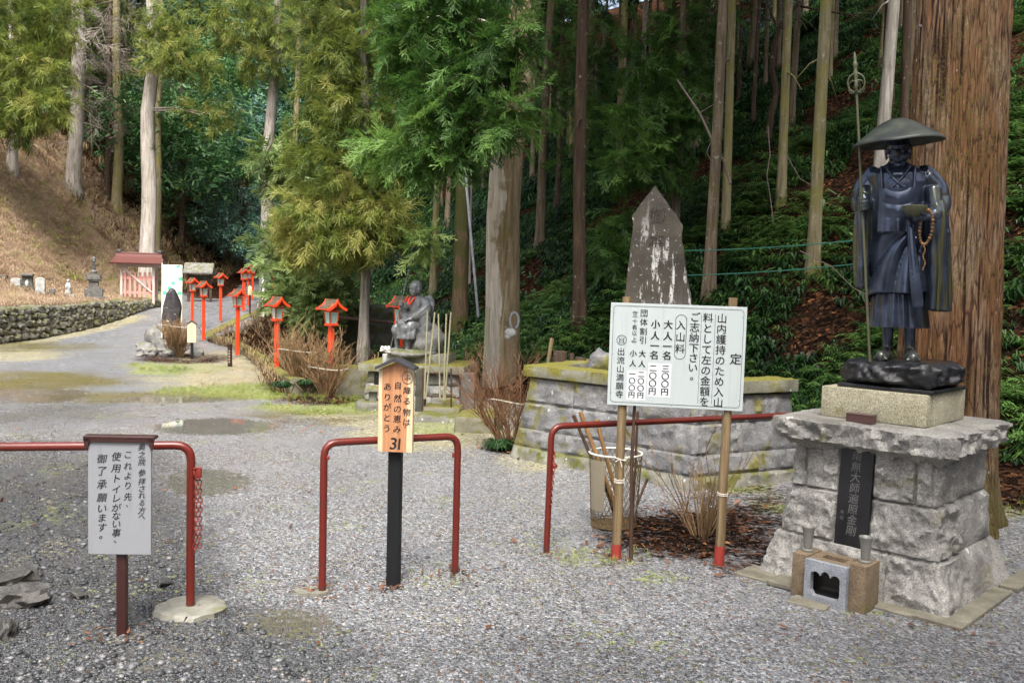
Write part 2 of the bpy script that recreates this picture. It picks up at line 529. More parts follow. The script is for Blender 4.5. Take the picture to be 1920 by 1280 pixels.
MT['granite_iron'] = m_stone('granite_iron', (0.105, 0.075, 0.045), (0.20, 0.15, 0.095), 2.0, 0.2, (0.2, 0.16, 0.04), 0.65, 0.7, 0.0, 0.15)
MT['granite_grey'] = m_stone('granite_grey', (0.17, 0.18, 0.2), (0.30, 0.32, 0.35), 2.0, 0.0, rough=0.5, speck=0.6, bump=0.1)
MT['granite_moss'] = m_stone('granite_moss', (0.085, 0.087, 0.09), (0.215, 0.215, 0.21), 1.0, 0.42, (0.185, 0.17, 0.045), 0.5, 0.45, 0.12, 0.9, 0.3, stain=.5)
MT['cap_moss'] = m_stone('cap_moss', (0.12, 0.12, 0.085), (0.25, 0.245, 0.18), 1.0, 0.45, (0.19, 0.175, 0.03), 0.7, 0.3, 0.15, 0.3, 0.9)
MT['moss_stone'] = m_stone('moss_stone', (0.10, 0.10, 0.085), (0.24, 0.23, 0.19), 1.6, 0.38, (0.13, 0.135, 0.028), 0.7, 0.3, 0.25, 0.5, 0.6)
MT['moss_dark'] = m_stone('moss_dark', (0.03, 0.03, 0.025), (0.09, 0.09, 0.075), 1.3, 0.5, (0.055, 0.065, 0.016), 0.75, 0.3, 0.05, 0.5, 0.5)
MT['moss_kerb'] = m_stone('moss_kerb', (0.13, 0.12, 0.08), (0.24, 0.23, 0.17), 1.5, 0.5, (0.165, 0.155, 0.034), 0.75, 0.2, 0.0, 0.3, 0.9)
MT['wall_stone'] = m_stone('wall_stone', (0.06, 0.058, 0.045), (0.21, 0.20, 0.17), 1.6, 0.42, (0.11, 0.115, 0.025), 0.7, 0.3, 0.35, 0.5, 0.5)
MT['rock_grey'] = m_stone('rock_grey', (0.085, 0.085, 0.08), (0.25, 0.25, 0.235), 2.0, 0.2, (0.13, 0.135, 0.035), 0.6, 0.3, 0.12, 0.5, 0.4)
MT['grave'] = m_stone('grave', (0.16, 0.17, 0.16), (0.55, 0.56, 0.53), 1.6, 0.12, (0.12, 0.13, 0.05), 0.7, 0.3, 0.3, 0.3)
MT['pagoda'] = m_stone('pagoda', (0.06, 0.06, 0.055), (0.17, 0.165, 0.15), 2.0, 0.15, (0.11, 0.115, 0.04), 0.7, 0.3, 0.25, 0.4)
MT['stele'] = None
MT['wet_rock'] = m_stone('wet_rock', (0.015, 0.015, 0.018), (0.06, 0.055, 0.055), 1.3, 0.0, rough=0.4, speck=0.2, lichen=0.2, bump=0.6, wet=0.28)
MT['slate'] = m_stone('slate', (0.028, 0.028, 0.025), (0.10, 0.095, 0.085), 3.0, 0.05, (0.12, 0.11, 0.04), 0.4, 0.2, 0.05, 0.6, wet=0.25)
MT['grey_statue'] = m_stone('grey_statue', (0.07, 0.075, 0.078), (0.19, 0.20, 0.205), 2.5, 0.05, (0.16, 0.17, 0.11), 0.36, 0.3, 0.08, 0.12, wet=0.15)
MT['concrete'] = m_stone('concrete', (0.14, 0.135, 0.105), (0.25, 0.245, 0.205), 3.0, 0.2, (0.2, 0.2, 0.09), 0.6, 0.3, 0.0, 0.3, wet=0.25)
MT['trough_shade'] = m_paint('trough_shade', (0.022, 0.021, 0.020), 0.9, 0.2, (0.06, 0.055, 0.05), 4.0, spec=.1)  # shade inside the incense opening put into this near-black colour
MT['slab'] = m_stone('slab', (0.11, 0.10, 0.075), (0.23, 0.215, 0.16), 2.0, 0.2, (0.13, 0.125, 0.035), 0.6, 0.3)
MT['plaque'] = m_stone('plaque', (0.006, 0.006, 0.007), (0.016, 0.016, 0.018), 1.0, 0.0, rough=0.3, speck=0.1, bump=0.02)
MT['engrave'] = m_flat('engrave', (0.12, 0.12, 0.115), 0.7)
MT['steel'] = m_flat('steel', (0.22, 0.22, 0.21), 0.35, 0.7)
MT['vase'] = m_paint('vase', (0.16, 0.16, 0.14), 0.35, 0.1, (0.05, 0.05, 0.04), 3.0)
MT['brown_box'] = m_paint('brown_box', (0.07, 0.035, 0.03), 0.35, 0.08)
MT['basket'] = m_paint('basket', (0.15, 0.10, 0.045), 0.5, 0.3, (0.1, 0.06, 0.03), 3.0)
MT['rim_white'] = m_paint('rim_white', (0.68, 0.66, 0.56), 0.4, 0.12, (0.3, 0.25, 0.18), 2.0)
MT['tape'] = m_paint('tape', (0.27, 0.235, 0.165), 0.6, 0.15, (0.25, 0.2, 0.13), 3.0)
MT['rope'] = m_flat('rope', (0.42, 0.38, 0.30), 0.9)
MT['wire'] = m_flat('wire', (0.03, 0.16, 0.12), 0.5)
MT['cord_white'] = m_flat('cord_white', (0.55, 0.5, 0.42), 0.8)
MT['white_paint'] = m_paint('white_paint', (0.74, 0.75, 0.73), 0.4, 0.05, (0.4, 0.36, 0.3), 1.0, grime=0.15)
MT['red_cloth'] = m_paint('red_cloth', (0.6, 0.05, 0.025), 0.8, 0.0, scale=2)
MT['red_end'] = m_paint('red_end', (0.27, 0.03, 0.02), 0.6, 0.15, (0.16, 0.1, 0.06), 2.5)
MT['twig'] = m_wood('twig', (0.13, 0.08, 0.04), (0.36, 0.235, 0.12), 3.0, 0.7)
MT['twig_red'] = m_wood('twig_red', (0.085, 0.04, 0.02), (0.25, 0.135, 0.07), 3.0, 0.65)
MT['twig_grey'] = m_wood('twig_grey', (0.10, 0.08, 0.065), (0.24, 0.19, 0.16), 3.0, 0.8)
MT['stump'] = m_bark('stump', (0.035, 0.022, 0.018), (0.10, 0.065, 0.05))
MT['flower'] = m_flat('flower', (0.85, 0.82, 0.76), 0.6)
# leaves
MT['cedar_green'] = m_leaf('cedar_green', (0.022, 0.06, 0.014), (0.075, 0.17, 0.03), (0.17, 0.30, 0.06), trans=0.4)
MT['cedar_lime'] = m_leaf('cedar_lime', (0.03, 0.07, 0.015), (0.11, 0.19, 0.035), (0.25, 0.34, 0.10))
MT['cedar_gold'] = m_leaf('cedar_gold', (0.055, 0.10, 0.018), (0.20, 0.25, 0.045), (0.44, 0.42, 0.13), trans=0.42)
MT['cedar_dark'] = m_leaf('cedar_dark', (0.010, 0.032, 0.008), (0.03, 0.09, 0.014), (0.07, 0.16, 0.022))
MT['cypress'] = m_leaf('cypress', (0.065, 0.12, 0.035), (0.22, 0.30, 0.09), (0.38, 0.43, 0.17), trans=0.4)
MT['broad_blue'] = m_leaf('broad_blue', (0.02, 0.07, 0.05), (0.07, 0.17, 0.125), (0.19, 0.31, 0.26), 0.45, 0.3, 0.45)
MT['broad_green'] = m_leaf('broad_green', (0.016, 0.06, 0.016), (0.05, 0.14, 0.035), (0.12, 0.22, 0.07), 0.5, 0.25, 0.4)
MT['fern'] = m_leaf('fern', (0.007, 0.022, 0.006), (0.020, 0.062, 0.013), (0.115, 0.22, 0.048), 0.4, 0.35, 0.45)
MT['grass'] = m_leaf('grass', (0.09, 0.14, 0.02), (0.2, 0.26, 0.045), (0.36, 0.36, 0.14), 0.6, 0.3, 0.2)
MT['bank_grass'] = m_leaf('bank_grass', (0.24, 0.16, 0.095), (0.48, 0.365, 0.26), (0.30, 0.33, 0.10), 0.8, 0.3, 0.2)
MT['shrub_lime'] = m_leaf('shrub_lime', (0.16, 0.20, 0.04), (0.36, 0.40, 0.09), (0.55, 0.56, 0.2), 0.6, 0.3)
MT['grey_twigs'] = m_leaf('grey_twigs', (0.09, 0.075, 0.06), (0.18, 0.15, 0.125), (0.30, 0.26, 0.22), 0.8, 0.1)
MT['dead_leaf'] = m_leaf('dead_leaf', (0.055, 0.024, 0.013), (0.15, 0.062, 0.027), (0.34, 0.15, 0.055), 0.6, 0.1)
MT['dry_twigs'] = m_leaf('dry_twigs', (0.07, 0.05, 0.025), (0.18, 0.12, 0.06), (0.30, 0.21, 0.10), 0.8, 0.1)

def m_fresh_wood():
    g = G('fresh_wood'); co = g.co('Object')
    x = g.sep(co)[0]
    st = g.co('Object', (30, 30, 1.2))
    n = g.noise(st, 1.6, 4, 0.5, 0.7)
    heart = g.ramp(n, [(0.3, (0.36, 0.165, 0.075)), (0.7, (0.50, 0.25, 0.125))])
    sap = g.ramp(n, [(0.3, (0.52, 0.40, 0.24)), (0.7, (0.64, 0.52, 0.34))])
    e = g.math('ADD', g.math('ABSOLUTE', g.math('ADD', x, 0.004)), g.math('MULTIPLY', g.math('SUBTRACT', g.noise(g.co('Object', (4, 4, 1.5)), 1.5, 3), 0.5), 0.03))
    c = g.mix(g.step(e, 0.064, 0.069), heart, sap)
    kn = g.vor(g.co('Object', (9, 1, 6)), 1.0)
    c = g.mix(g.step(kn, 0.10, 0.03), c, (0.2, 0.07, 0.03))
    return g.pbr(c, 0.6, nrm=g.bump(n, 0.12, 0.004), spec=0.3)
MT['fresh_wood'] = m_fresh_wood()

def m_board(name, base, rust=0.0, streak=0.25):
    g = G(name); co = g.co('Object')
    st = g.noise(g.co('Object', (16, 16, 1.4)), 2.0, 4)
    c = g.mix(g.math('MULTIPLY', g.step(st, 0.5, 0.75), streak), base, tuple(x * 0.7 for x in base))
    k = g.step(g.noise(co, 9, 3), 0.74, 0.78)
    c = g.mix(g.math('MULTIPLY', k, 0.5), c, (0.45, 0.40, 0.33))
    return g.pbr(c, 0.38, nrm=g.bump(g.noise(co, 4, 3), 0.06, 0.02), spec=0.5)
MT['board'] = m_board('board', (0.43, 0.48, 0.475))
MT['board_patch'] = m_board('board_patch', (0.60, 0.63, 0.64), streak=0.05)
MT['board_grey'] = m_board('board_grey', (0.225, 0.235, 0.25), streak=0.35)

def m_stele():
    g = G('stele'); co = g.co('Object')
    n1 = g.noise(co, 4, 6, 0.6)
    c = g.ramp(n1, [(0.3, (0.024, 0.020, 0.014)), (0.7, (0.072, 0.062, 0.046))])
    z = g.sep(co)[2]
    k0 = g.noise(g.co('Object', (7, 7, 1.0)), 1.8, 5, 0.65)
    lowk = g.step(g.math('ADD', z, g.math('MULTIPLY', k0, 0.9)), 1.25, 0.75)
    c = g.mix(lowk, c, (0.15, 0.135, 0.135))
    st = g.math('MULTIPLY', g.step(k0, 0.53, 0.58), g.step(z, 1.85, 0.9))
    sp = g.step(g.noise(co, 26, 4, 0.7), 0.63, 0.67)
    st = g.math('MULTIPLY', st, g.step(g.noise(g.co('Object', (1, 1, .5)), 38, 4, .75), 0.40, 0.56))
    k = g.math('MAXIMUM', st, g.math('MULTIPLY', sp, 0.7))
    c = g.mix(g.math('MULTIPLY', k, 0.85), c, (0.62, 0.63, 0.61))
    return g.pbr(c, 0.45, nrm=g.bump(g.math('ADD', n1, g.math('MULTIPLY', k0, 0.6)), 0.35, 0.02), spec=0.45)
MT['stele'] = m_stele()

def m_bronze():
    g = G('bronze'); co = g.co('Object'); xyz = g.sep(co)
    n1 = g.noise(co, 7, 5, 0.6)
    c = g.ramp(n1, [(0.3, (0.014, 0.019, 0.030)), (0.7, (0.062, 0.082, 0.128))])
    # olive patina where rain runs: on the outer sleeves, in vertical streaks
    st = g.noise(g.co('Object', (16, 16, 1.6)), 1.6, 5, 0.6)
    side = g.step(g.math('ABSOLUTE', g.math('ADD', xyz[0], 0.03)), 0.10, 0.20)
    low = g.step(xyz[2], 1.12, 0.85)
    k = g.math('MULTIPLY', g.math('MULTIPLY', side, g.math('ADD', 0.2, low)), g.step(st, 0.42, 0.62))
    feet = g.step(xyz[2], 0.12, 0.05)
    k = g.math('MAXIMUM', g.math('MULTIPLY', k, 0.6), g.math('MULTIPLY', feet, 0.45))
    c = g.mix(k, c, g.ramp(st, [(0.35, (0.04, 0.045, 0.014)), (0.7, (0.13, 0.125, 0.035))]))
    r = g.ramp(n1, [(0.3, 0.16), (0.7, 0.30)])
    return g.pbr(c, r, 0.5, nrm=g.bump(g.noise(co, 30, 4), 0.10, 0.006), spec=0.6)
MT['bronze'] = m_bronze()
def m_hat():
    g = G('bronze_hat'); co = g.co('Object')
    n1 = g.noise(co, 8, 5, 0.6)
    c = g.ramp(n1, [(0.32, (0.010, 0.012, 0.015)), (0.5, (0.026, 0.031, 0.027)), (0.7, (0.055, 0.064, 0.048))])
    return g.pbr(c, 0.5, 0.25, nrm=g.bump(n1, 0.12, 0.01), spec=0.5)
MT['hat'] = m_hat()
MT['bronze_green'] = m_paint('bronze_green', (0.075, 0.08, 0.04), 0.45, 0.3, (0.03, 0.035, 0.03), 4.0)
MT['bead'] = m_paint('bead', (0.20, 0.10, 0.035), 0.35, 0.3, (0.08, 0.03, 0.02), 8.0)
MT['black_rock'] = m_stone('black_rock', (0.006, 0.007, 0.009), (0.022, 0.023, 0.024), 2.0, 0.1, (0.035, 0.035, 0.015), 0.16, 0.1, 0.0, 0.5)

def m_banner():
    g = G('banner'); co = g.co('Object'); z = g.sep(co)[2]
    n = g.noise(co, 3.0, 3)
    c = g.ramp(n, [(0.3, (0.62, 0.78, 0.62)), (0.5, (0.82, 0.84, 0.74)), (0.62, (0.82, 0.78, 0.34)), (0.75, (0.78, 0.82, 0.76))])
    k = g.math('MULTIPLY', g.step(g.vor(co, 5.5), 0.34, 0.26), g.step(z, 1.05, 1.2))
    c = g.mix(k, c, (0.10, 0.42, 0.28))
    return g.pbr(c, 0.7, spec=0.3)
MT['banner'] = m_banner()

# big cedar bark on the right: ridged fibres, rust and grey, moss on the weather side
def m_cedar_big():
    g = G('cedar_big'); co = g.co('Object')
    h = g.attr('v')
    st = g.co('Object', (44, 44, 3.0))
    n1 = g.noise(st, 1.8, 7, 0.72, 0.5)
    n2 = g.noise(g.co('Object', (2.6, 2.6, 0.7)), 1.5, 6, .65)
    red = g.ramp(n1, [(0.3, (0.05, 0.020, 0.010)), (0.52, (0.22, 0.105, 0.043)), (0.75, (0.36, 0.21, 0.105))])
    grey = g.ramp(n1, [(0.3, (0.11, 0.07, 0.042)), (0.52, (0.31, 0.245, 0.17)), (0.75, (0.48, 0.41, 0.31))])
    c = g.mix(g.math('MULTIPLY', g.step(n2, 0.42, 0.72), 0.75), red, grey)
    pl = g.vor(g.co('Object', (30, 30, 3.4)), 1.0, 'Distance', 'DISTANCE_TO_EDGE')
    pl = g.math('ADD', pl, g.math('MULTIPLY', g.math('SUBTRACT', n1, 0.5), 0.25))
    c = g.mix(g.math('MULTIPLY', g.step(pl, 0.10, 0.0), 0.8), c, (0.040, 0.012, 0.006))
    c = g.mix(g.step(h, 0.45, 0.15), c, (0.028, 0.010, 0.005))
    mo = g.math('MULTIPLY', g.step(g.noise(co, 2.0, 4), 0.40, 0.62), g.step(g.noise(co, 55, 3), 0.50, 0.58))
    c = g.mix(g.math('MULTIPLY', mo, .8), c, (0.13, 0.105, 0.022))
    z = g.sep(co)[2]
    mz = g.math('MULTIPLY', g.step(g.math('ADD', z, g.math('MULTIPLY', g.noise(co, 5, 3), 0.8)), 1.0, 0.55), 0.85)
    c = g.mix(g.math('MULTIPLY', mz, g.step(n1, .3, .6)), c, (0.085, 0.085, 0.018))
    sp = g.step(g.noise(g.co('Object', (1, 1, 0.35)), 22, 3), 0.70, 0.74)
    c = g.mix(sp, c, (0.55, 0.55, 0.50))
    return g.pbr(c, 0.85, nrm=g.bump(g.math('ADD', n1, g.math('MULTIPLY', pl, 1.5)), 1.0, 0.03), spec=0.25)
MT['cedar_big'] = m_cedar_big()

# ground: gravel, grass, litter, bank, path, puddles, all by vertex masks broken up with noise
def m_ground():
    g = G('ground'); co = g.co('Object')
    def msk(nm, sc=3.0, k=0.9, w=0.16):
        n = g.math('ADD', g.noise(co, sc, 8, 0.7), g.math('MULTIPLY', g.math('SUBTRACT', g.noise(co, 20.0, 4, 0.75), 0.5), 1.3))
        return g.step(g.math('ADD', g.attr(nm), g.math('MULTIPLY', g.math('SUBTRACT', n, 0.5), k)), 0.5 - w, 0.5 + w)
    big = g.noise(co, 0.55, 4)
    # gravel
    v1 = g.n('TexVoronoi', {'Vector': co, 'Scale': 80.0}); v2 = g.n('TexVoronoi', {'Vector': co, 'Scale': 150.0})
    c1 = g.sep(v1.outputs['Color']); c2 = g.sep(v2.outputs['Color'])
    ga = g.ramp(c1[0], [(0.0, (0.018, 0.020, 0.024)), (0.35, (0.11, 0.117, 0.129)), (0.7, (0.29, 0.298, 0.312)), (0.9, (0.49, 0.495, 0.50)), (1.0, (0.76, 0.76, 0.75))])
    gb = g.ramp(c2[1], [(0.0, (0.038, 0.042, 0.048)), (0.5, (0.225, 0.232, 0.246)), (1.0, (0.54, 0.547, 0.555))])
    grav = g.mix(0.5, ga, gb)
    grav = g.mix(g.step(c1[1], 0.955, 0.96), grav, (0.24, 0.12, 0.06))
    grav = g.mix(g.math('MULTIPLY', g.step(v1.outputs['Distance'], 0.0105, 0.0125), 0.0), grav, (0.03, 0.03, 0.03))
    grav = g.mix(g.math('MULTIPLY', g.step(big, 0.4, 0.7), 0.35), grav, g.mix(1.0, grav, (0.62, 0.60, 0.56), 'MULTIPLY'))
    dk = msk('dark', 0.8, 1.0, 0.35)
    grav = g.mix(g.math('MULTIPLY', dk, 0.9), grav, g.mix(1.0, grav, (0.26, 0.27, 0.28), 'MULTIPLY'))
    path = g.mix(0.4, g.ramp(c2[0], [(0.0, (0.10, 0.107, 0.12)), (1.0, (0.30, 0.312, 0.335))]), (0.19, 0.20, 0.22))
    c = g.mix(msk('path', 1.0, 0.9, 0.3), grav, path)
    # thin dry grass and moss
    f1 = g.noise(co, 26, 5, 0.7)
    dry = g.ramp(f1, [(0.32, (0.13, 0.105, 0.06)), (0.5, (0.36, 0.33, 0.20)), (0.68, (0.62, 0.59, 0.43))])
    grn = g.ramp(f1, [(0.32, (0.07, 0.10, 0.02)), (0.5, (0.23, 0.27, 0.07)), (0.68, (0.50, 0.53, 0.24))])
    c = g.mix(msk('dry', 1.6, 2.0, .28), c, dry)
    c = g.mix(msk('grass', 1.4, 2.3, .25), c, grn)
    mosc = g.ramp(f1, [(0.3, (0.05, 0.045, 0.012)), (0.6, (0.17, 0.145, 0.03)), (0.8, (0.26, 0.22, 0.05))])
    c = g.mix(msk('moss', 1.2, 1.7, .3), c, mosc)
    # forest litter
    lv = g.vor(co, 26, 'Color'); lf = g.sep(lv)[0]
    lit = g.ramp(lf, [(0.0, (0.007, 0.005, 0.004)), (0.45, (0.022, 0.013, 0.009)), (0.8, (0.05, 0.026, 0.015)), (0.97, (0.11, 0.05, 0.025)), (1.0, (0.28, 0.12, 0.05))])
    lm = msk('litter', 2.0, 1.3, .22)
    c = g.mix(lm, c, lit)
    # sunlit bank of dead grass and leaves
    bn = g.noise(co, 1.1, 5, 0.6)
    bk = g.ramp(f1, [(0.3, (0.16, 0.095, 0.06)), (0.5, (0.42, 0.30, 0.20)), (0.7, (0.62, 0.51, 0.39))])
    bk = g.mix(g.step(bn, 0.48, 0.62), bk, g.ramp(f1, [(0.3, (0.10, 0.115, 0.02)), (0.7, (0.30, 0.31, 0.07))]))
    c = g.mix(msk('bank', 1.5, 0.8), c, bk)
    # puddles
    pm = msk('puddle', 0.9, 1.3, 0.16)
    c = g.mix(g.math('MULTIPLY', pm, 0.7), c, (0.085, 0.075, 0.05))
    h = g.math('ADD', g.math('MULTIPLY', v1.outputs['Distance'], -1.5), g.math('MULTIPLY', v2.outputs['Distance'], -0.8))
    h = g.math('ADD', h, g.math('MULTIPLY', f1, 0.5))
    strength = g.math('MULTIPLY', g.math('SUBTRACT', 1.0, pm), 0.8)
    bmp = g.n('Bump', {'Height': h, 'Distance': 0.012, 'Strength': strength}).outputs[0]
    wet = g.ramp(g.noise(co, 0.8, 4), [(0.35, 0.38), (0.65, 0.16)])
    rough = g.mix(g.math('MAXIMUM', lm, g.attr('bank')), wet, 0.75)
    rough = g.mix(g.step(pm, 0.3, 0.8), rough, 0.05)
    # each wet chip of gravel tilts its own way and glints
    tl = g.n('VectorMath', {0: v1.outputs['Color'], 1: (0.5, 0.5, 0.5)}, operation='SUBTRACT').outputs[0]
    t2 = g.n('VectorMath', {0: v2.outputs['Color'], 1: (0.5, 0.5, 0.5)}, operation='SUBTRACT').outputs[0]
    tl = g.n('VectorMath', {0: tl, 1: t2}, operation='ADD').outputs[0]
    amt = g.math('MULTIPLY', g.math('SUBTRACT', 1.0, pm), 0.75)
    tl = g.n('VectorMath', {0: tl, 'Scale': amt}, operation='SCALE').outputs[0]
    nn = g.n('VectorMath', {0: bmp, 1: tl}, operation='ADD').outputs[0]
    nn = g.n('VectorMath', {0: nn}, operation='NORMALIZE').outputs[0]
    sp = g.math('MULTIPLY', g.math('SUBTRACT', 1.0, g.math('MAXIMUM', lm, g.attr('bank'))), 0.6)
    return g.pbr(c, rough, nrm=nn, spec=sp)
MT['ground'] = m_ground()
# ------------------------------------------------------------------ the land
def softplus(d, k=0.5):
    return k * np.log1p(np.exp(np.clip(d / k, -40, 40)))
G_Y = [-10, 0, 4, 6, 7.3, 8.6, 10.5, 12, 14, 16, 18, 21, 24, 27, 31, 36, 45, 60, 120]
G_X = [24, 15, 8, 5.2, 4.1, 3.4, 2.3, 0.9, -0.5, -1.4, -2.1, -3.4, -4.8, -5.4, -6.2, -7.4, -8.2, -9, -10]
S_Y = [10, 14, 16.3, 18.6, 20.9, 23, 27, 31, 40]
S_X = [-2.2, -2.6, -3.4, -4.3, -5.3, -6.7, -6.6, -7.2, -8.0]
W_Y = [0, 17, 20, 25, 29, 33, 50]
W_X = [-11.2, -11.3, -11.45, -11.6, -11.75, -11.9, -12.3]
def H(x, y):
    x = np.asarray(x, float); y = np.asarray(y, float)
    P = np.stack([x, y, np.zeros_like(x)], -1)
    base = np.interp(y, [-20, 22, 25, 27, 29.4, 35.5, 42, 60], [0, 0, 0.12, 0.30, 0.55, 0.85, 1.6, 4.2])
    base = base + 0.012 * vn(P * 0.7, 3) * sstep(8, 3, np.abs(x)) 
    xw = np.interp(y, W_Y, W_X)
    t = sstep(0.12, 0.42, xw - x)
    terr = np.maximum(0.72, base + 0.1) + 0.09 * np.maximum(xw - x, 0)
    z = base * (1 - t) + terr * t
    xb = np.interp(y, [0, 30, 36, 45, 60], [-14.3, -14.3, -13.2, -12.6, -12.4])
    z = z + 0.93 * softplus(xb - x, 0.35) + 0.22 * fbm(P * 0.45, 3, 5) * sstep(0, 2, xb - x)
    d = (x - np.interp(y, G_Y, G_X)) * 0.77
    z = z + 0.80 * softplus(d, 0.4) + 0.25 * fbm(P * 0.4, 3, 8) * sstep(0.3, 2.5, d)
    xs = np.interp(y, S_Y, S_X)
    z = z - 0.95 * sstep(1.15, 0.45, np.abs(x - xs)) * sstep(12.5, 14.5, y) * sstep(38, 30, y)
    z = z + 0.55 * softplus(y - 47, 1.5)
    z = z + 1.05 * softplus(-6.0 - y, 0.8) * sstep(-7, -1, x)  # unseen slope added behind the camera to block low light
    return np.minimum(z, 18 + 0.5 * (z - 18))
def Hs(x, y):
    return float(H(np.array([x]), np.array([y]))[0])
def hit(px, py, y0=2.5, y1=110.0):
    d = ray(px, py)
    ys = np.arange(y0, y1, 0.05)
    below = (CAM_Z + d[2] * ys) < H(d[0] * ys, ys)
    k = int(np.argmax(below)) if below.any() else len(ys) - 1
    y = ys[k]
    return Vector((d[0] * y, y, Hs(d[0] * y, y)))

def ell_mask(PX, PY, lst):
    m = np.zeros_like(PX)
    for (cx, cy, rx, ry, *w) in lst:
        q = ((PX - cx) / rx) ** 2 + ((PY - cy) / ry) ** 2
        m = np.maximum(m, (w[0] if w else 1.0) * np.clip(1.35 - 0.7 * q, 0, 1))
    return m

def make_ground():
    xs = np.concatenate([np.linspace(-70, -22, 40)[:-1], np.arange(-22, -6, 0.16), np.arange(-6, 6, 0.08), np.arange(6, 16, 0.16), np.linspace(16, 60, 40)])
    ys = np.concatenate([np.linspace(-34, -8, 16)[:-1], np.linspace(-8, 2.4, 20)[:-1], np.arange(2.4, 13, 0.08), np.arange(13, 46, 0.18), np.linspace(46, 125, 55)])
    X, Y = np.meshgrid(xs, ys)
    Z = H(X, Y)
    P = np.stack([X, Y, Z], -1)
    PX, PY = proj(P)
    front = Y > 2.3
    flat = (Z < 0.25) & front & (X > -11.5)
    def px(lst): return ell_mask(PX, PY, lst) * flat
    d = (X - np.interp(Y, G_Y, G_X)) * 0.77
    xw = np.interp(Y, W_Y, W_X)
    xsn = np.interp(Y, S_Y, S_X)
    A = {}
    A['grass'] = px([(500, 735, 190, 14, .95), (300, 690, 60, 14, .75), (610, 765, 120, 12, .9), (1130, 1045, 90, 18, .45), (1240, 1085, 60, 12, .45), (1455, 945, 60, 20, .6),
                     (900, 690, 260, 30, .8), (700, 745, 60, 20, .9), (1900, 945, 40, 24, .9), (830, 800, 90, 12, .6), (340, 690, 100, 10, .5), (1390, 910, 60, 14, .8)])
    A['dry'] = px([(560, 710, 260, 26, .85), (820, 815, 160, 26, .85), (30, 664, 90, 12, .7), (690, 775, 130, 25, .8), (420, 680, 130, 20, .75), (820, 770, 160, 40, .7), (1000, 860, 70, 25, .6)])
    A['moss'] = px([(60, 715, 180, 18, .75), (250, 745, 200, 12, .55), (30, 650, 160, 10, .6), (620, 780, 160, 10, .5)])
    # band of dead grass at the foot of the stone wall
    A['dry'] = np.maximum(A['dry'], 0.8 * ((X > xw - .2) & (X < xw + 0.55) & (Y > 14) & (Y < 28)))
    A['dry'] = np.maximum(A['dry'], 0.85 * ((X < xw - .3) & (X > -14.6) & (Y > 12) & (Y < 33)))
    A['grass'] = np.maximum(A['grass'], 0.45 * ((X < xw - .3) & (X > -14.6) & (Y > 12) & (Y < 33)))
    A['puddle'] = px([(400, 800, 110, 16, .95), (60, 740, 120, 16, .62), (330, 748, 130, 8, .65), (390, 905, 80, 28, .72), (545, 1172, 85, 30, .74), (300, 1235, 120, 30, .4), (900, 1085, 60, 14, .35), (960, 1090, 80, 14, .25), (590, 790, 90, 8, .6)])
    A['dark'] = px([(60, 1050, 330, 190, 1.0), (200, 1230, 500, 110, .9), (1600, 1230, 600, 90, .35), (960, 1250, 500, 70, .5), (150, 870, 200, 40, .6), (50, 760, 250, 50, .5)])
    xp = np.interp(Y, [22, 25, 28, 31, 36, 42, 60], [-9.6, -9.4, -9.1, -9.2, -10.0, -10.8, -11])
    far = ((np.abs(X - xp) < 1.35) & (Y > 21)).astype(float)
    A['path'] = np.maximum(px([(180, 695, 150, 45, 1.0), (240, 645, 62, 28, 1.0), (215, 662, 90, 30, 1.0), (268, 618, 40, 16, 1.0)]), far * 0.95)
    lit = np.maximum(sstep(-1.3, -0.3, d), 0)
    lit = np.maximum(lit, px([(1300, 1000, 160, 50, .8), (600, 748, 75, 11, .8), (345, 672, 90, 10, .7), (965, 835, 60, 16, .75), (1420, 1040, 90, 40, .6), (1400, 960, 120, 60, .55), (1180, 1010, 60, 20, .5), (1890, 900, 60, 40, .5)]))
    lit = np.maximum(lit, sstep(1.4, 0.9, np.abs(X - xsn)) * sstep(12.5, 14, Y) * sstep(38, 30, Y))
    lit = np.maximum(lit, sstep(33, 36, Y) * (1 - far))
    lit = np.maximum(lit, sstep(-5, -7, Y))
    bankz = (X < -13.9) & (Y > 5)
    back = sstep(34.5, 36.5, Y + 1.2 * vn(P * 0.5, 4) - (-14 - X) * 0.1)
    A['bank'] = np.where(bankz, (1 - back) * 1.0, 0)
    A['litter'] = np.where(bankz, np.maximum(lit * back, back), lit)
    n, m = X.shape
    I = np.arange(n * m).reshape(n, m)
    Q = np.stack([I[:-1, :-1], I[:-1, 1:], I[1:, 1:], I[1:, :-1]], -1).reshape(-1, 4)
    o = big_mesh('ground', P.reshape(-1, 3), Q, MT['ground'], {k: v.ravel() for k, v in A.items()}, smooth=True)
    tag(o, kind='structure')
    return o
make_ground()

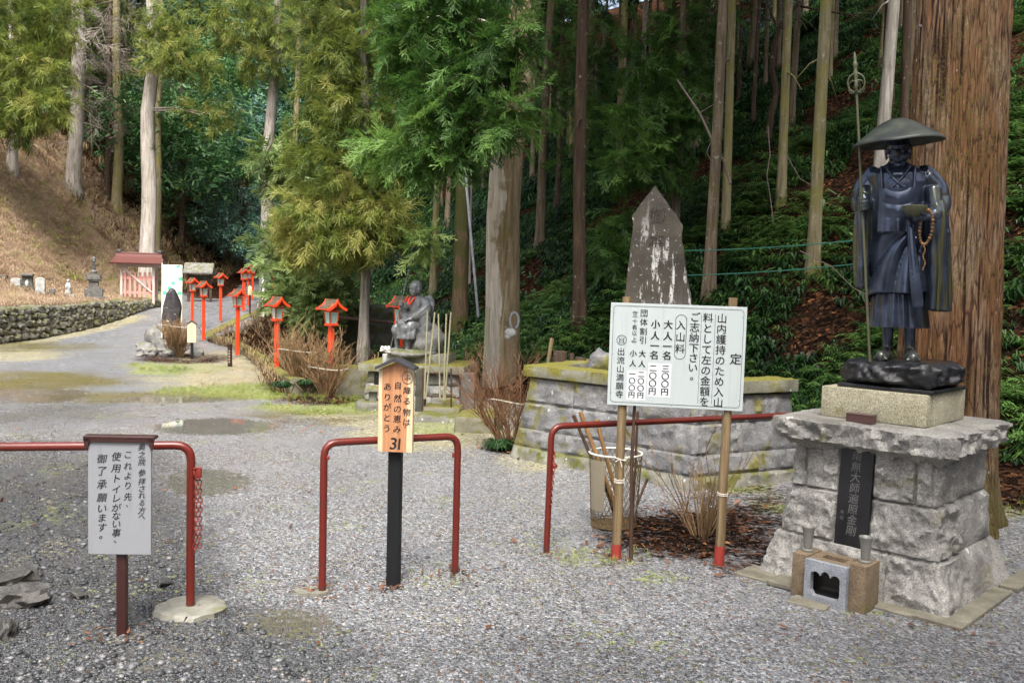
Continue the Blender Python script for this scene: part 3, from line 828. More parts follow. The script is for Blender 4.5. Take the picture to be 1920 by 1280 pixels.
# ------------------------------------------------------------------ foliage templates: (verts (n,3), quads (m,4)), axis +X, about 1 long
def strip(V, Q, p0, p1, w0, w1, nrm, sag=0.0, segs=2):
    p0, p1 = np.array(p0, float), np.array(p1, float)
    t = p1 - p0
    s = np.cross(t, nrm); s /= np.linalg.norm(s) + 1e-9
    b = len(V)
    for k in range(segs + 1):
        u = k / segs
        c = p0 + t * u - np.array([0, 0, sag]) * u * u
        w = w0 + (w1 - w0) * u
        if k == 0: w *= 0.6
        V.append(c - s * w); V.append(c + s * w)
    for k in range(segs):
        Q.append((b + 2 * k, b + 2 * k + 1, b + 2 * k + 3, b + 2 * k + 2))
def spray_cedar(seed, n=11, fine=True, w=0.021):
    r = random.Random(seed); V, Q = [], []
    strip(V, Q, (0, 0, 0), (1, 0, -0.10), w, w * .5, (r.uniform(-.4, .4), 0.2, 1), 0.08, 3)
    for i in range(n):
        u = 0.08 + 0.85 * i / n
        for sgn in (-1, 1):
            if r.random() < 0.12: continue
            L = (0.46 * (1 - u * 0.75)) * r.uniform(.7, 1.2)
            a = r.uniform(.55, .95)
            b0 = np.array([u, 0, -0.13 * u * u])
            dr = np.array([math.cos(a), sgn * math.sin(a), r.uniform(-.35, .3)])
            b1 = b0 + dr * L
            strip(V, Q, b0, b1, w * 1.0, w * .45, (r.uniform(-.7, .7), r.uniform(-.7, .7), 1), 0.05)
            if fine:
                for k in (0.45, 0.75):
                    m0 = b0 + dr * L * k
                    a2 = a * r.choice([0.2, 1.7])
                    d2 = np.array([math.cos(a2), sgn * math.sin(a2), r.uniform(-.5, .5)])
                    strip(V, Q, m0, m0 + d2 * L * 0.42, w * .8, w * .35, (r.uniform(-1, 1), r.uniform(-1, 1), 1), 0.02, 1)
    return np.array(V), np.array(Q)
def spray_puff(seed, n=42, w=0.021):
    r = random.Random(seed); V, Q = [], []
    for i in range(n):
        u = r.uniform(0, .75)
        d = np.array([r.uniform(.2, 1), r.uniform(-.8, .8), r.uniform(-.7, .6)]); d /= np.linalg.norm(d)
        L = r.uniform(.25, .5)
        p = np.array([u, r.uniform(-.1, .1), r.uniform(-.1, .1)])
        strip(V, Q, p, p + d * L, w, w * .4, (r.uniform(-1, 1), r.uniform(-1, 1), 1), 0.06)
    return np.array(V), np.array(Q)
def spray_leaves(seed, n=12, size=0.2):
    r = random.Random(seed); V, Q = [], []
    for i in range(n):
        c = np.array([r.uniform(0, 1), r.uniform(-.35, .35), r.uniform(-.25, .25)])
        d = np.array([r.uniform(-.2, 1), r.uniform(-1, 1), r.uniform(-.6, .3)]); d /= np.linalg.norm(d)
        strip(V, Q, c, c + d * size * r.uniform(.7, 1.3), size * .26, size * .12, (r.uniform(-.5, .5), r.uniform(-.5, .5), 1), 0.03, 2)
    return np.array(V), np.array(Q)
def spray_fern(seed, n=9, w=0.05, up=0.55):
    """rosette of arching blades, Z up"""
    r = random.Random(seed); V, Q = [], []
    for i in range(n):
        a = 2 * math.pi * i / n + r.uniform(-.3, .3)
        L = r.uniform(.6, 1.1)
        d = np.array([math.cos(a), math.sin(a), 0])
        p1 = d * L * .5 + np.array([0, 0, up * L]); p2 = d * L + np.array([0, 0, up * L * r.uniform(.2, .75)])
        strip(V, Q, (0, 0, 0), p1, w * .5, w, (-d[0] * .5, -d[1] * .5, 1), 0, 1)
        strip(V, Q, p1, p2, w * 1.6, w * .25, (d[0] * .3, d[1] * .3, 1), 0, 1)
    return np.array(V), np.array(Q)
def spray_pinnate(seed, n=5):
    """few compound leaves spreading from a stem, Z up"""
    r = random.Random(seed); V, Q = [], []
    for i in range(n):
        a = 2 * math.pi * i / n + r.uniform(-.5, .5)
        d = np.array([math.cos(a), math.sin(a), 0]); s = np.array([-d[1], d[0], 0])
        L = r.uniform(.7, 1.1)
        for k in range(7):
            u = 0.25 + 0.75 * k / 6
            c = d * L * u + np.array([0, 0, .55 * L * math.sin(u * 2.2)])
            for sg in (-1, 1):
                e = c + (s * sg * .85 + d * .5) * L * .26 * (1.15 - .5 * abs(u - .6)) + np.array([0, 0, -.04])
                strip(V, Q, c, e, .035, .02, (r.uniform(-.3, .3), r.uniform(-.3, .3), 1), .03, 2)
    return np.array(V), np.array(Q)
def rot_from_axis(d, roll):
    """(n,3,3) rotations taking +X to d, rolled about it"""
    d = d / (np.linalg.norm(d, axis=1)[:, None] + 1e-9)
    up = np.tile(np.array([0, 0, 1.0]), (len(d), 1))
    up[np.abs(d[:, 2]) > 0.95] = np.array([1.0, 0, 0])
    y = np.cross(up, d); y /= np.linalg.norm(y, axis=1)[:, None] + 1e-9
    z = np.cross(d, y)
    c, s = np.cos(roll)[:, None], np.sin(roll)[:, None]
    y2 = y * c + z * s; z2 = z * c - y * s
    return np.stack([d, y2, z2], 2)
def rot_z(a, tilt=None):
    n = len(a); Rm = np.zeros((n, 3, 3))
    c, s = np.cos(a), np.sin(a)
    Rm[:, 0, 0] = c; Rm[:, 0, 1] = -s; Rm[:, 1, 0] = s; Rm[:, 1, 1] = c; Rm[:, 2, 2] = 1
    return Rm
def scatter(temps, pos, Rm, sc, v):
    """bake instances of the templates into one mesh"""
    VV, QQ, AA, off = [], [], [], 0
    n = len(pos); which = rng.integers(0, len(temps), n)
    for k, (tv, tq) in enumerate(temps):
        ix = np.where(which == k)[0]
        if not len(ix): continue
        W = np.einsum('nij,mj->nmi', Rm[ix], tv) * sc[ix][:, None, None] + pos[ix][:, None, :]
        VV.append(W.reshape(-1, 3))
        q = tq[None] + (np.arange(len(ix)) * len(tv))[:, None, None] + off
        QQ.append(q.reshape(-1, 4)); off += len(ix) * len(tv)
        AA.append(np.repeat(v[ix], len(tv)) )
    return np.concatenate(VV), np.concatenate(QQ), np.concatenate(AA)

T_CEDAR = [spray_cedar(i) for i in range(5)]
T_CEDARC = [spray_cedar(i + 20, 9, False, 0.034) for i in range(4)]
T_PUFF = [spray_puff(i) for i in range(5)]
T_LEAF = [spray_leaves(i) for i in range(5)]
T_TWIG = [spray_cedar(i + 50, 6, True, 0.009) for i in range(4)]
T_FERN = [spray_fern(i) for i in range(4)]
T_SASA = [spray_fern(i + 9, 6, 0.075, 0.75) for i in range(4)]
T_PIN = [spray_pinnate(i) for i in range(4)]
T_BLADE = [spray_fern(i + 30, 7, 0.03, 0.9) for i in range(3)]

def clump_pts(c, r, n, droop=0.35, seed=0):
    d = rng.normal(size=(n, 3)); d /= np.linalg.norm(d, axis=1)[:, None]
    rad = rng.random(n) ** 0.4
    k = 1 + 0.45 * vn(d * 2.2 + np.asarray(c) * 3.1, seed)
    pos = np.asarray(c) + d * np.asarray(r) * (rad * k)[:, None]
    ax = d * 0.9 + rng.normal(size=(n, 3)) * 0.45 + np.array([0, 0, -droop])
    return pos, ax
def foliage(name, mat, clumps, temps, size, parent=None, droop=0.35, loc=None, dens=1.0, label=None):
    """clumps: (centre, radii, count, brightness)"""
    PP, AX, VV = [], [], []
    for i, (c, r, n, b) in enumerate(clumps):
        p, a = clump_pts(c, r, max(3, int(n * dens)), droop, i)
        PP.append(p); AX.append(a)
        VV.append(np.clip(b + 0.22 * rng.normal(size=len(p)) * 0.8 + 0.22 * vn(p * 2.3, 2), 0, 1))
    P = np.concatenate(PP); A = np.concatenate(AX); v = np.concatenate(VV)
    Rm = rot_from_axis(A, rng.uniform(-.9, .9, len(P)))
    sc = size * (.5 + 1.1 * rng.random(len(P)) ** 1.3)
    V, Q, At = scatter(temps, P, Rm, sc, v)
    return big_mesh(name, V, Q, mat, {'v': At}, parent, loc=loc)

# ------------------------------------------------------------------ trees
MT['bark_grey'] = m_bark('bark_grey', (0.14, 0.12, 0.10), (0.42, 0.385, 0.34), 0.12)
MT['bark_pale'] = m_bark('bark_pale', (0.22, 0.19, 0.165), (0.56, 0.51, 0.46), 0.06, scale=0.8)
MT['bark_olive'] = m_bark('bark_olive', (0.085, 0.07, 0.04), (0.26, 0.225, 0.13), 0.45, (0.17, 0.155, 0.045))
MT['bark_brown'] = m_bark('bark_brown', (0.05, 0.037, 0.026), (0.19, 0.145, 0.10), 0.25, (0.10, 0.09, 0.02))
MT['bark_dark'] = m_bark('bark_dark', (0.022, 0.014, 0.010), (0.085, 0.055, 0.035), 0.15, (0.06, 0.06, 0.015))
MT['bark_two'] = m_bark('bark_two', (0.12, 0.085, 0.045), (0.36, 0.275, 0.17), 0.12, (0.16, 0.13, 0.03), pale=((0.62, 0.57, 0.48), -0.01))
MT['bark_ivy'] = m_bark('bark_ivy', (0.05, 0.035, 0.022), (0.19, 0.13, 0.08), 0.55, (0.07, 0.08, 0.02))

TREES = []
def trunk_mesh(r0, h, lean=(0, 0), flare=1.35, n=14, seed=0, taper=0.45, bend=0.0):
    mb = MB()
    zs = np.array([-0.6, 0, 0.12, 0.3, 0.6, 1.0, 1.6, 2.4, 3.4, 4.6, 6, 8, 10.5, 13, 16, 20, 25])
    zs = np.concatenate([zs[zs < h - .3], [h]])
    path, rad = [], []
    for z in zs:
        wob = 0.55 * r0 * np.array([vn(np.array([z * .35, seed, 0.0]), 1), vn(np.array([z * .35, seed, 5.0]), 2)])
        path.append((lean[0] * z + wob[0] + bend * math.sin(z * .5), lean[1] * z + wob[1], z))
        fl = 1 + (flare - 1) * math.exp(-max(z, 0) / 0.35)
        rad.append(r0 * fl * (1 - (1 - taper) * max(z, 0) / h))
    mb.tube(path, rad, n)
    v, f = mb.arr()
    a = np.arctan2(v[:, 1], v[:, 0])
    k = 1 + 0.05 * vn(np.stack([np.cos(a) * 2.5, np.sin(a) * 2.5, v[:, 2] * .4 + seed], 1), seed) + 0.10 * np.exp(-np.maximum(v[:, 2], 0) / .4) * np.sin(a * 5 + seed)
    ctr = np.stack([np.interp(v[:, 2], [p[2] for p in path], [p[0] for p in path]), np.interp(v[:, 2], [p[2] for p in path], [p[1] for p in path])], 1)
    v[:, :2] = ctr + (v[:, :2] - ctr) * k[:, None]
    mb.V = [v]
    return mb
def tree(label, base, wpx, bark, h=17, lean=(0, 0), clumps=None, leaf=None, temps=None, size=0.4, name='cedar_tree', crown=None, group=None, droop=0.35,
         flare=1.35, taper=0.45, dead=0, cat='tree', dens=1.0, seed=None, branches=True):
    seed = len(TREES) if seed is None else seed
    base = Vector(base)
    t = thing(name, label, cat, base, 0, group)
    r0 = M(wpx, base.y) / 2 * (.86 if wpx < 60 else 1)
    mb = trunk_mesh(r0, h, lean, flare, 16 if wpx > 18 else 10, seed, taper)
    r = random.Random(seed)
    if dead:                                     # dead side branches
        for i in range(dead):
            z = r.uniform(.10, .75) * h; a = r.uniform(0, 6.28); L = r.uniform(.25, 1.5) if dead > 8 else r.uniform(.12, .7)
            p0 = Vector((lean[0] * z, lean[1] * z, z)); d = Vector((math.cos(a), math.sin(a), r.uniform(-.35, .15)))
            mb.tube([p0, p0 + d * L * .5 + Vector((0, 0, -.05)), p0 + d * L + Vector((0, 0, -.22))], [.018, .011, .005], 5)
    if clumps and branches:                      # a limb into each clump
        for (c, rr, n, b) in clumps:
            c = Vector(c); z = min(max(c.z - base.z + 0.25, 0.3), h * .95)
            p0 = base + Vector((lean[0] * z, lean[1] * z, z))
            q = [p0, p0.lerp(c, .5) + Vector((0, 0, .15)), c]
            mb.tube([v - base for v in q], [r0 * .15, r0 * .09, r0 * .04], 5)
    mb.build('trunk', MT[bark], t, smooth=180)
    if clumps:
        o = foliage('crown', MT[leaf], clumps, temps or T_PUFF, size, t, droop, base, dens)
        o.location = (0, 0, 0)
    if crown:                                    # high crown, mostly above the picture
        me, s, z0 = crown
        c = bpy.data.objects.new('crown' if not clumps else 'upper_crown', me); COL.objects.link(c); c.parent = t
        c.location = (lean[0] * z0, lean[1] * z0, z0); c.scale = (s, s, s * r.uniform(.9, 1.2)); c.rotation_euler = (0, 0, r.uniform(0, 6.28))
    TREES.append(t)
    return t
def high_crown(name, mat, seed, n=420, hgt=8.0, rad=2.1, temps=None, size=0.75):
    r = np.random.default_rng(seed)
    cl = []
    for k in range(26):
        u = k / 26
        a = k * 2.4; rr = rad * (1 - u) ** 0.75 * r.uniform(.45, .95)
        cl.append(((math.cos(a) * rr, math.sin(a) * rr, u * hgt), (.75 * (1.2 - u), .75 * (1.2 - u), .5), n // 26, r.uniform(.25, .6)))
    o = foliage(name, mat, cl, temps or T_CEDARC, size)
    me = o.data; bpy.data.objects.remove(o)
    return me
CROWN_D = [high_crown('high_crown', MT['cedar_dark'], 1), high_crown('high_crown', MT['cedar_dark'], 2)]
CROWN_G = [high_crown('high_crown', MT['cedar_gold'], 3, 700, temps=T_PUFF, size=.6), high_crown('high_crown', MT['cedar_green'], 4, 600)]

def cl(px, py, rx, ry, y, n, b, dy=None):
    """clump from a picture position and a depth"""
    c = at(px, py, y)
    return (tuple(c), (M(rx, y), dy or M((rx + ry) / 2, y), M(ry, y)), n, b)
# ---- left side
b = gnd(30, 325); 
tree('pale bare trunk under yellow foliage at the left edge of the bank', hit(28, 326), 20, 'bark_pale', 13, (0.0, 0), name='cedar_tree',
     clumps=[cl(30, 60, 70, 60, 30, 260, .45), cl(70, 130, 55, 50, 29.5, 240, .55), cl(25, 190, 60, 45, 30, 220, .4), cl(85, 200, 35, 30, 29, 120, .5), cl(20, 235, 30, 25, 29.5, 90, .35),
             cl(40, -40, 110, 60, 30, 300, .4), cl(110, 40, 40, 40, 30, 130, .5), cl(-60, 120, 60, 110, 30, 260, .4)], leaf='cedar_gold', size=.48, dens=.8)
tree('thick grey trunk with mossy foot on the left bank', hit(140, 362), 32, 'bark_grey', 17, (0.012, 0), dead=14, clumps=[cl(150, 150, 55, 60, 34, 90, .5), cl(165, 80, 60, 60, 34, 90, .5), cl(120, 20, 60, 40, 34, 70, .5)], leaf='grey_twigs', temps=T_TWIG, size=1.0, dens=.45)
tree('mossy mid sized trunk right of the thick grey trunk on the bank', hit(221, 398), 21, 'bark_olive', 17, (0.0, 0), dead=14, clumps=[cl(225, 150, 45, 70, 36, 90, .5), cl(235, 60, 50, 60, 36, 90, .5), cl(205, 230, 35, 40, 36, 40, .4), cl(240, 0, 60, 30, 36, 60, .5)], leaf='grey_twigs', temps=T_TWIG, size=1.0, dens=.45)
tree('dark vine wrapped thin trunk between two pale trunks on the bank', hit(203, 372), 14, 'bark_dark', 11, (0.01, 0), dead=26)
tree('tall pale grey trunk rising behind the little red roofed gate', at(275, 500, 33.5) * 1.0 + Vector((0, 0, -.4)), 34, 'bark_pale', 19, (0.018, 0), flare=1.2, dead=4,
     clumps=[cl(300, 75, 35, 40, 33, 150, .55), cl(345, 100, 40, 40, 33, 160, .5), cl(290, 110, 30, 25, 32.5, 90, .6), cl(380, 130, 35, 20, 33, 90, .5), cl(330, 60, 40, 35, 33.5, 100, .45),
             cl(375, 215, 30, 25, 33, 80, .5), cl(425, 220, 28, 22, 33, 70, .5), cl(310, 20, 40, 30, 33, 90, .45)], leaf='cedar_gold', size=.42, dens=.62)
tree('slim trunk standing close behind the tall pale trunk by the gate', at(293, 480, 36), 15, 'bark_olive', 18, (0.016, 0), dead=3)
tree('grey trunk at the bend of the path behind the far lanterns', at(495, 582, 31.5), 28, 'bark_grey', 18, (0.028, 0), dead=4,
     clumps=[cl(520, 40, 70, 50, 31, 260, .5), cl(450, 40, 60, 40, 31, 200, .5), cl(590, 60, 60, 55, 30, 220, .45), cl(490, 120, 40, 22, 31, 90, .55), cl(420, 60, 35, 25, 31, 90, .5), cl(480, 110, 25, 18, 31, 60, .6),
             cl(560, -40, 120, 50, 31, 260, .45), cl(640, 20, 60, 50, 31, 180, .45)], leaf='cedar_gold', size=.42, dens=.62)
tree('slim olive trunk to the right of the grey trunk at the path bend', at(552, 420, 38), 15, 'bark_olive', 16, (0.02, 0), dead=3)
tree('big yellow green cedar with low branches behind the lanterns', at(684, 655, 17.4), 22, 'bark_grey', 14, (-0.012, 0), taper=.5,
     clumps=[cl(620, 440, 75, 45, 17, 260, .75), cl(575, 400, 55, 40, 17.2, 190, .7), cl(690, 425, 70, 45, 16.8, 230, .7), cl(640, 380, 70, 40, 17, 220, .6), cl(600, 320, 60, 45, 17.5, 200, .6), cl(680, 330, 60, 50, 17, 200, .5),
             cl(730, 400, 45, 40, 16.8, 120, .6), cl(640, 260, 70, 50, 17.4, 220, .5), cl(690, 210, 65, 55, 17.2, 210, .45), cl(620, 180, 60, 50, 17.6, 180, .5), cl(660, 120, 75, 50, 17.5, 210, .45), cl(700, 60, 70, 50, 17.5, 200, .45),
             cl(610, 110, 50, 40, 17.8, 120, .5), cl(640, 20, 80, 50, 17.8, 220, .4), cl(560, 455, 30, 28, 17.2, 80, .75), cl(660, -70, 120, 60, 17.5, 300, .4), cl(660, 470, 40, 20, 17, 70, .6), cl(725, 300, 40, 50, 17, 120, .45)],
     leaf='cedar_gold', size=.31, dens=.8)
# low fan of cypress foliage leaning over the stream
tree('low dense pale green cypress over the stream behind the lanterns', at(585, 625, 20) + Vector((0, 0, -.4)), 16, 'bark_dark', 3.2, (0.02, 0), name='cypress_tree',
     clumps=[cl(590, 510, 60, 40, 19.5, 240, .5), cl(540, 500, 45, 45, 20, 200, .5), cl(620, 550, 45, 35, 19.3, 170, .5), cl(560, 560, 50, 35, 19.3, 190, .55), cl(600, 590, 40, 25, 19, 120, .45), cl(520, 450, 45, 35, 20.5, 150, .45), cl(530, 545, 25, 25, 19.5, 70, .45), cl(640, 500, 30, 30, 19.6, 80, .45)],
     leaf='cypress', size=.34, temps=T_CEDARC, droop=.2)
tree('feathery grey green young cedar in front of the grey path bend trunk', at(525, 440, 29.5) + Vector((0, 0, -2.4)), 10, 'bark_brown', 5.5, (0, 0), name='cypress_tree',
     clumps=[cl(520, 290, 40, 22, 29, 110, .45), cl(545, 320, 35, 25, 29, 100, .5), cl(500, 300, 25, 20, 29, 60, .4), cl(555, 350, 30, 20, 29, 70, .5), cl(510, 345, 18, 15, 29, 35, .4)],
     leaf='cypress', size=.5, temps=T_CEDARC)
# ---- centre: two toned trunk and the bright cedar hanging over the court
tree('big leaning cedar trunk half stripped to pale bare wood', at(936, 716, 13.2), 66, 'bark_two', 16, (0.028, 0), flare=1.12, taper=.62,
     clumps=[cl(865, 60, 62.4, 48, 11.5, 170, 0.55), cl(800, 40, 46.8, 48, 11.6, 130, 0.5), cl(760, 90, 35.1, 48, 11.8, 100, 0.75), cl(900, 140, 58.5, 40, 11.2, 160, 0.55), cl(830, 170, 50.7, 36, 11.3, 130, 0.5), cl(955, 205, 29.64, 36, 10.8, 70, 0.75),
             cl(880, 230, 46.8, 32, 11.2, 120, 0.5), cl(810, 240, 42.9, 28, 11.3, 110, 0.65), cl(770, 270, 35.1, 22.4, 11.5, 80, 0.85), cl(850, 285, 39, 20, 11.2, 80, 0.6), cl(940, 90, 39, 36, 11, 80, 0.55), cl(970, 60, 23.4, 32, 11, 40, 0.5),
             cl(735, 40, 23.4, 40, 12, 60, 0.8), cl(790, 140, 27.3, 28, 11.8, 60, 0.55), cl(900, -40, 124.8, 48, 11.5, 260, 0.5), cl(720, 285, 31.2, 17.6, 11.8, 60, 0.9), cl(690, 265, 19.5, 17.6, 12, 40, 0.9), cl(800, 310, 23.4, 12, 11.3, 30, 0.6), cl(935, 240, 15.6, 14.4, 10.8, 24, 0.7)],
     leaf='cedar_green', size=.33, temps=T_CEDAR, droop=.55, crown=(CROWN_G[1], 1.2, 9))
tree('twin ivy clad trunk with split dark bark behind the seated statue', hit(868, 612), 34, 'bark_ivy', 15, (0.0, 0), taper=.6, crown=(CROWN_D[0], 1.0, 8))
tree('slender olive trunk between seated statue and ivy clad trunk', hit(812, 560), 17, 'bark_olive', 15, (0.008, 0),
     clumps=[cl(790, 465, 25, 20, 14.6, 40, .85), cl(800, 440, 18, 12, 14.6, 20, .75)], leaf='cedar_lime', size=.3, temps=T_CEDAR, crown=(CROWN_D[1], 1.0, 8))
tree('pale thin trunk just left of the two toned cedar', hit(921, 470), 14, 'bark_pale', 15, (0.0, 0), crown=(CROWN_D[1], 1.0, 8))
tree('light pole thin trunk in the gap behind the ivy clad trunk', hit(880, 540), 10, 'bark_pale', 13, (-0.015, 0), crown=(CROWN_D[0], .8, 8))
tree('brown trunk showing faintly below the cedar boughs', hit(838, 430), 12, 'bark_brown', 15, (0, 0), crown=(CROWN_D[0], .9, 8))
# ---- right slope
RS = [(1011, 468, 20, 'bark_brown', 'spotted brown trunk right of the two toned cedar', 0.02, 0), (1087, 622, 29, 'bark_dark', 'dark slim trunk left of the pointed stele', -0.012, 0),
      (1099, 300, 22, 'bark_olive', 'olive trunk close behind the dark slim trunk', 0, 0), (1158, 330, 17, 'bark_olive', 'pale olive trunk above and left of the stele tip', 0.01, 1), (1201, 260, 11, 'bark_pale', 'thin bright trunk high above the stele tip', 0, 0),
      (1246, 440, 30, 'bark_dark', 'dark trunk rising directly behind the stele', 0.0, 1), (1262, 470, 18, 'bark_brown', 'brown trunk half hidden behind the stele shoulder', 0, 0),
      (1332, 560, 25, 'bark_brown', 'brown trunk to the right of the stele', 0.0, 0), (1357, 440, 19, 'bark_olive', 'smooth light olive trunk right of the stele', -0.008, 0), (1462, 385, 20, 'bark_olive', 'olive trunk in the middle of the right slope', 0, 0),
      (1484, 240, 14, 'bark_brown', 'far reddish trunk in the middle of the right slope', 0, 0), (1528, 508, 27, 'bark_olive', 'straight mossy trunk left of the monk staff', 0.0, 0), (1656, 330, 27, 'bark_grey', 'knotty grey trunk above the straw hat of the monk', 0, 0),
      (1690, 300, 19, 'bark_dark', 'dark trunk beside the huge cedar above the monk hat', 0, 0), (1412, 240, 9, 'bark_dark', 'hair thin dark trunk high on the right slope', 0, 0), (1385, 200, 8, 'bark_dark', 'faint thin trunk near the top centre right', 0, 0),
      (1432, 170, 9, 'bark_brown', 'thin brown trunk near the crest of the right slope', 0, 0), (1552, 160, 11, 'bark_olive', 'short looking far trunk above the monk staff tip', 0, 0)]
for i, (px, py, w, bk, lab, ln, fo) in enumerate(RS):
    p = hit(px, py)
    cls = None
    if fo == 1 and px < 1200:
        cls = [cl(1160, 200, 35, 50, p.y - 2.5, 70, .5), cl(1105, 150, 40, 40, p.y - 2.8, 80, .45), cl(1080, 300, 25, 20, p.y - 3.4, 30, .5), cl(1120, 60, 45, 50, p.y - 3, 80, .4), cl(1050, 90, 40, 55, p.y - 3, 80, .45), cl(1035, 180, 35, 40, p.y - 3.2, 60, .5), cl(1090, 230, 30, 25, p.y - 3.2, 40, .5)]
    elif fo == 1:
        cls = [cl(1220, 235, 55, 45, p.y - 1.0, 120, .55), cl(1190, 290, 50, 30, p.y - 1.2, 90, .5), cl(1260, 170, 45, 50, p.y - 1.0, 100, .45), cl(1215, 110, 50, 50, p.y - .8, 100, .45), cl(1165, 310, 35, 18, p.y - 1.2, 40, .5), cl(1290, 230, 30, 40, p.y - 1, 50, .5), cl(1170, 420, 28, 40, p.y - 1.2, 60, .35), cl(1240, 320, 35, 22, p.y - 1, 50, .5), cl(1280, 70, 40, 60, p.y - .8, 80, .45), cl(1150, 480, 28, 30, p.y - 1.2, 40, .3), cl(1330, 90, 30, 40, p.y - .6, 50, .45), cl(1330, 20, 50, 30, p.y - .6, 60, .45)]
    tree(lab, p, w, bk, 15, (ln, 0), cls, 'cedar_green', T_CEDAR, .42, dead=5, crown=(CROWN_D[i % 2], random.uniform(.85, 1.15), random.uniform(6.5, 8.5)))
r = random.Random(5)
n = 0
placed = [t.location.xy for t in TREES]
while n < 80:
    if n < 46: x, y = r.uniform(-6, 22), r.uniform(16, 48)
    else:
        q = hit(r.uniform(985, 1700), r.uniform(90, 400)); x, y = q.x, q.y
    if y < 20 and x < 6: continue
    d = (x - np.interp(y, G_Y, G_X)) * .77
    if d < (3 if n < 46 else .8) or any((Vector((x, y)) - q).length < (1.7 if n < 46 else 1.25) for q in placed): continue
    q = Vector((x, y, Hs(x, y)))
    placed.append(q.xy)
    tree('slim dark cedar trunk deep in the shaded forest on the right slope', q, 1700 * (r.uniform(.16, .30) if n < 46 else r.uniform(.15, .24)) / y, r.choice(['bark_dark', 'bark_brown', 'bark_olive', 'bark_brown']), r.uniform(13, 16), (r.uniform(-.02, .02), 0), dead=r.randint(2, 6),
         crown=(CROWN_D[n % 2], r.uniform(.9, 1.2), r.uniform(5.0, 8.0)), group='cedars filling the right slope', seed=100 + n)
    n += 1
# ---- far valley: broadleaf evergreens and cedars closing the view
def broad(label, p, hgt, rad, leaf, k, n=700, size=.5, group=None, low=.25, b0=.5):
    r = np.random.default_rng(k)
    c = []
    for i in range(16):
        a = i * 2.4; u = r.random()
        rr = rad * math.sqrt(r.random()) * (1 - .5 * u)
        c.append(((p[0] + math.cos(a) * rr, p[1] + math.sin(a) * rr, p[2] + hgt * (low + (1 - low) * u)), (rad * .42, rad * .42, rad * .30), n // 16, b0 + r.uniform(-.2, .25)))
    tree(label, p, 1700 * .16 / p[1] * 2, 'bark_dark', hgt * .9, (0, 0), c, leaf, T_LEAF, size, 'evergreen_tree', group=group, droop=.25)
broad('dark blue green evergreen between the pale trunk and the path bend', (-14.0, 44, Hs(-14, 44)), 6.5, 3.0, 'broad_blue', 1, 1500, .5, b0=.55)
broad('rounded bluish evergreen shrub tree left of the grey path trunk', (-12.2, 41, Hs(-12.2, 41)), 4.2, 2.2, 'broad_blue', 2, 1200, .42, b0=.6)
broad('tall bluish evergreen above the path in the middle distance', (-12.8, 50, Hs(-12.8, 50)), 10, 3.6, 'broad_blue', 3, 1700, .6, b0=.6)
broad('dark green evergreen behind the two pale trunks on the bank', (-17.5, 47, Hs(-17.5, 47)), 7, 3.2, 'broad_green', 4, 1300, .55)
broad('deep green evergreen right of the path bend trunk', (-8.8, 44, Hs(-8.8, 44)), 8, 3.2, 'broad_green', 5, 1400, .5)
broad('dark evergreen behind the big yellow green cedar', (-5.0, 30, Hs(-5, 30)), 6, 2.8, 'broad_green', 6, 1100, .4, b0=.35)
r = random.Random(11)
PROTO = {}
def far_tree(kind, p, label, group):
    if kind not in PROTO:
        k = {'a': ('broad_blue', 21), 'b': ('broad_green', 22), 'c': ('cedar_gold', 23)}[kind]
        q = Vector(p)
        if kind == 'c':
            t = tree(label, q, 8, 'bark_olive', 11, crown=(high_crown('far_crown', MT['cedar_gold'], 31, 900, 9, 2.4, T_PUFF, .8), 1.0, 2.5), group=group)
        else:
            broad(label, q, 9, 3.8, k[0], k[1], 1500, .75, group, .1, .5); t = TREES[-1]
        PROTO[kind] = t
    else:
        t = copy_tree(PROTO[kind]); t.location = p
    s = r.uniform(.85, 1.3)
    t.scale = (s, s, s * r.uniform(.9, 1.1)); t.rotation_euler = (0, 0, r.uniform(0, 6.28))
    t['label'] = label; t['group'] = group
cnt = 0
for row, (y0, y1, k) in enumerate(((50, 56, 9), (58, 66, 11), (70, 80, 12), (84, 98, 12))):
    for i in range(k):
        y = r.uniform(y0, y1); x = -0.62 * y + (i + r.uniform(.1, .9)) / k * (0.62 * y) * 0.98
        kind = r.choice('aabbc') if x < -12 else r.choice('abbcc')
        lab = {'a': 'distant bluish evergreen on the hill closing the valley', 'b': 'distant dark green evergreen on the hill closing the valley', 'c': 'distant yellowish cedar on the hill closing the valley'}[kind]
        far_tree(kind, Vector((x, y, Hs(x, y) - .3)), lab, {'a': 'bluish evergreens of the far hill', 'b': 'dark evergreens of the far hill', 'c': 'yellowish cedars of the far hill'}[kind])
# left wood above the bank
for i in range(12):
    y = r.uniform(36, 46); x = -0.60 * y + i / 12 * 9.5 + r.uniform(-.5, .5)
    far_tree(r.choice('bbac'), Vector((x, y + 3, Hs(x, y + 3) - .3)), 'shadowy tree in the wood above the left bank', 'trees of the wood above the left bank')

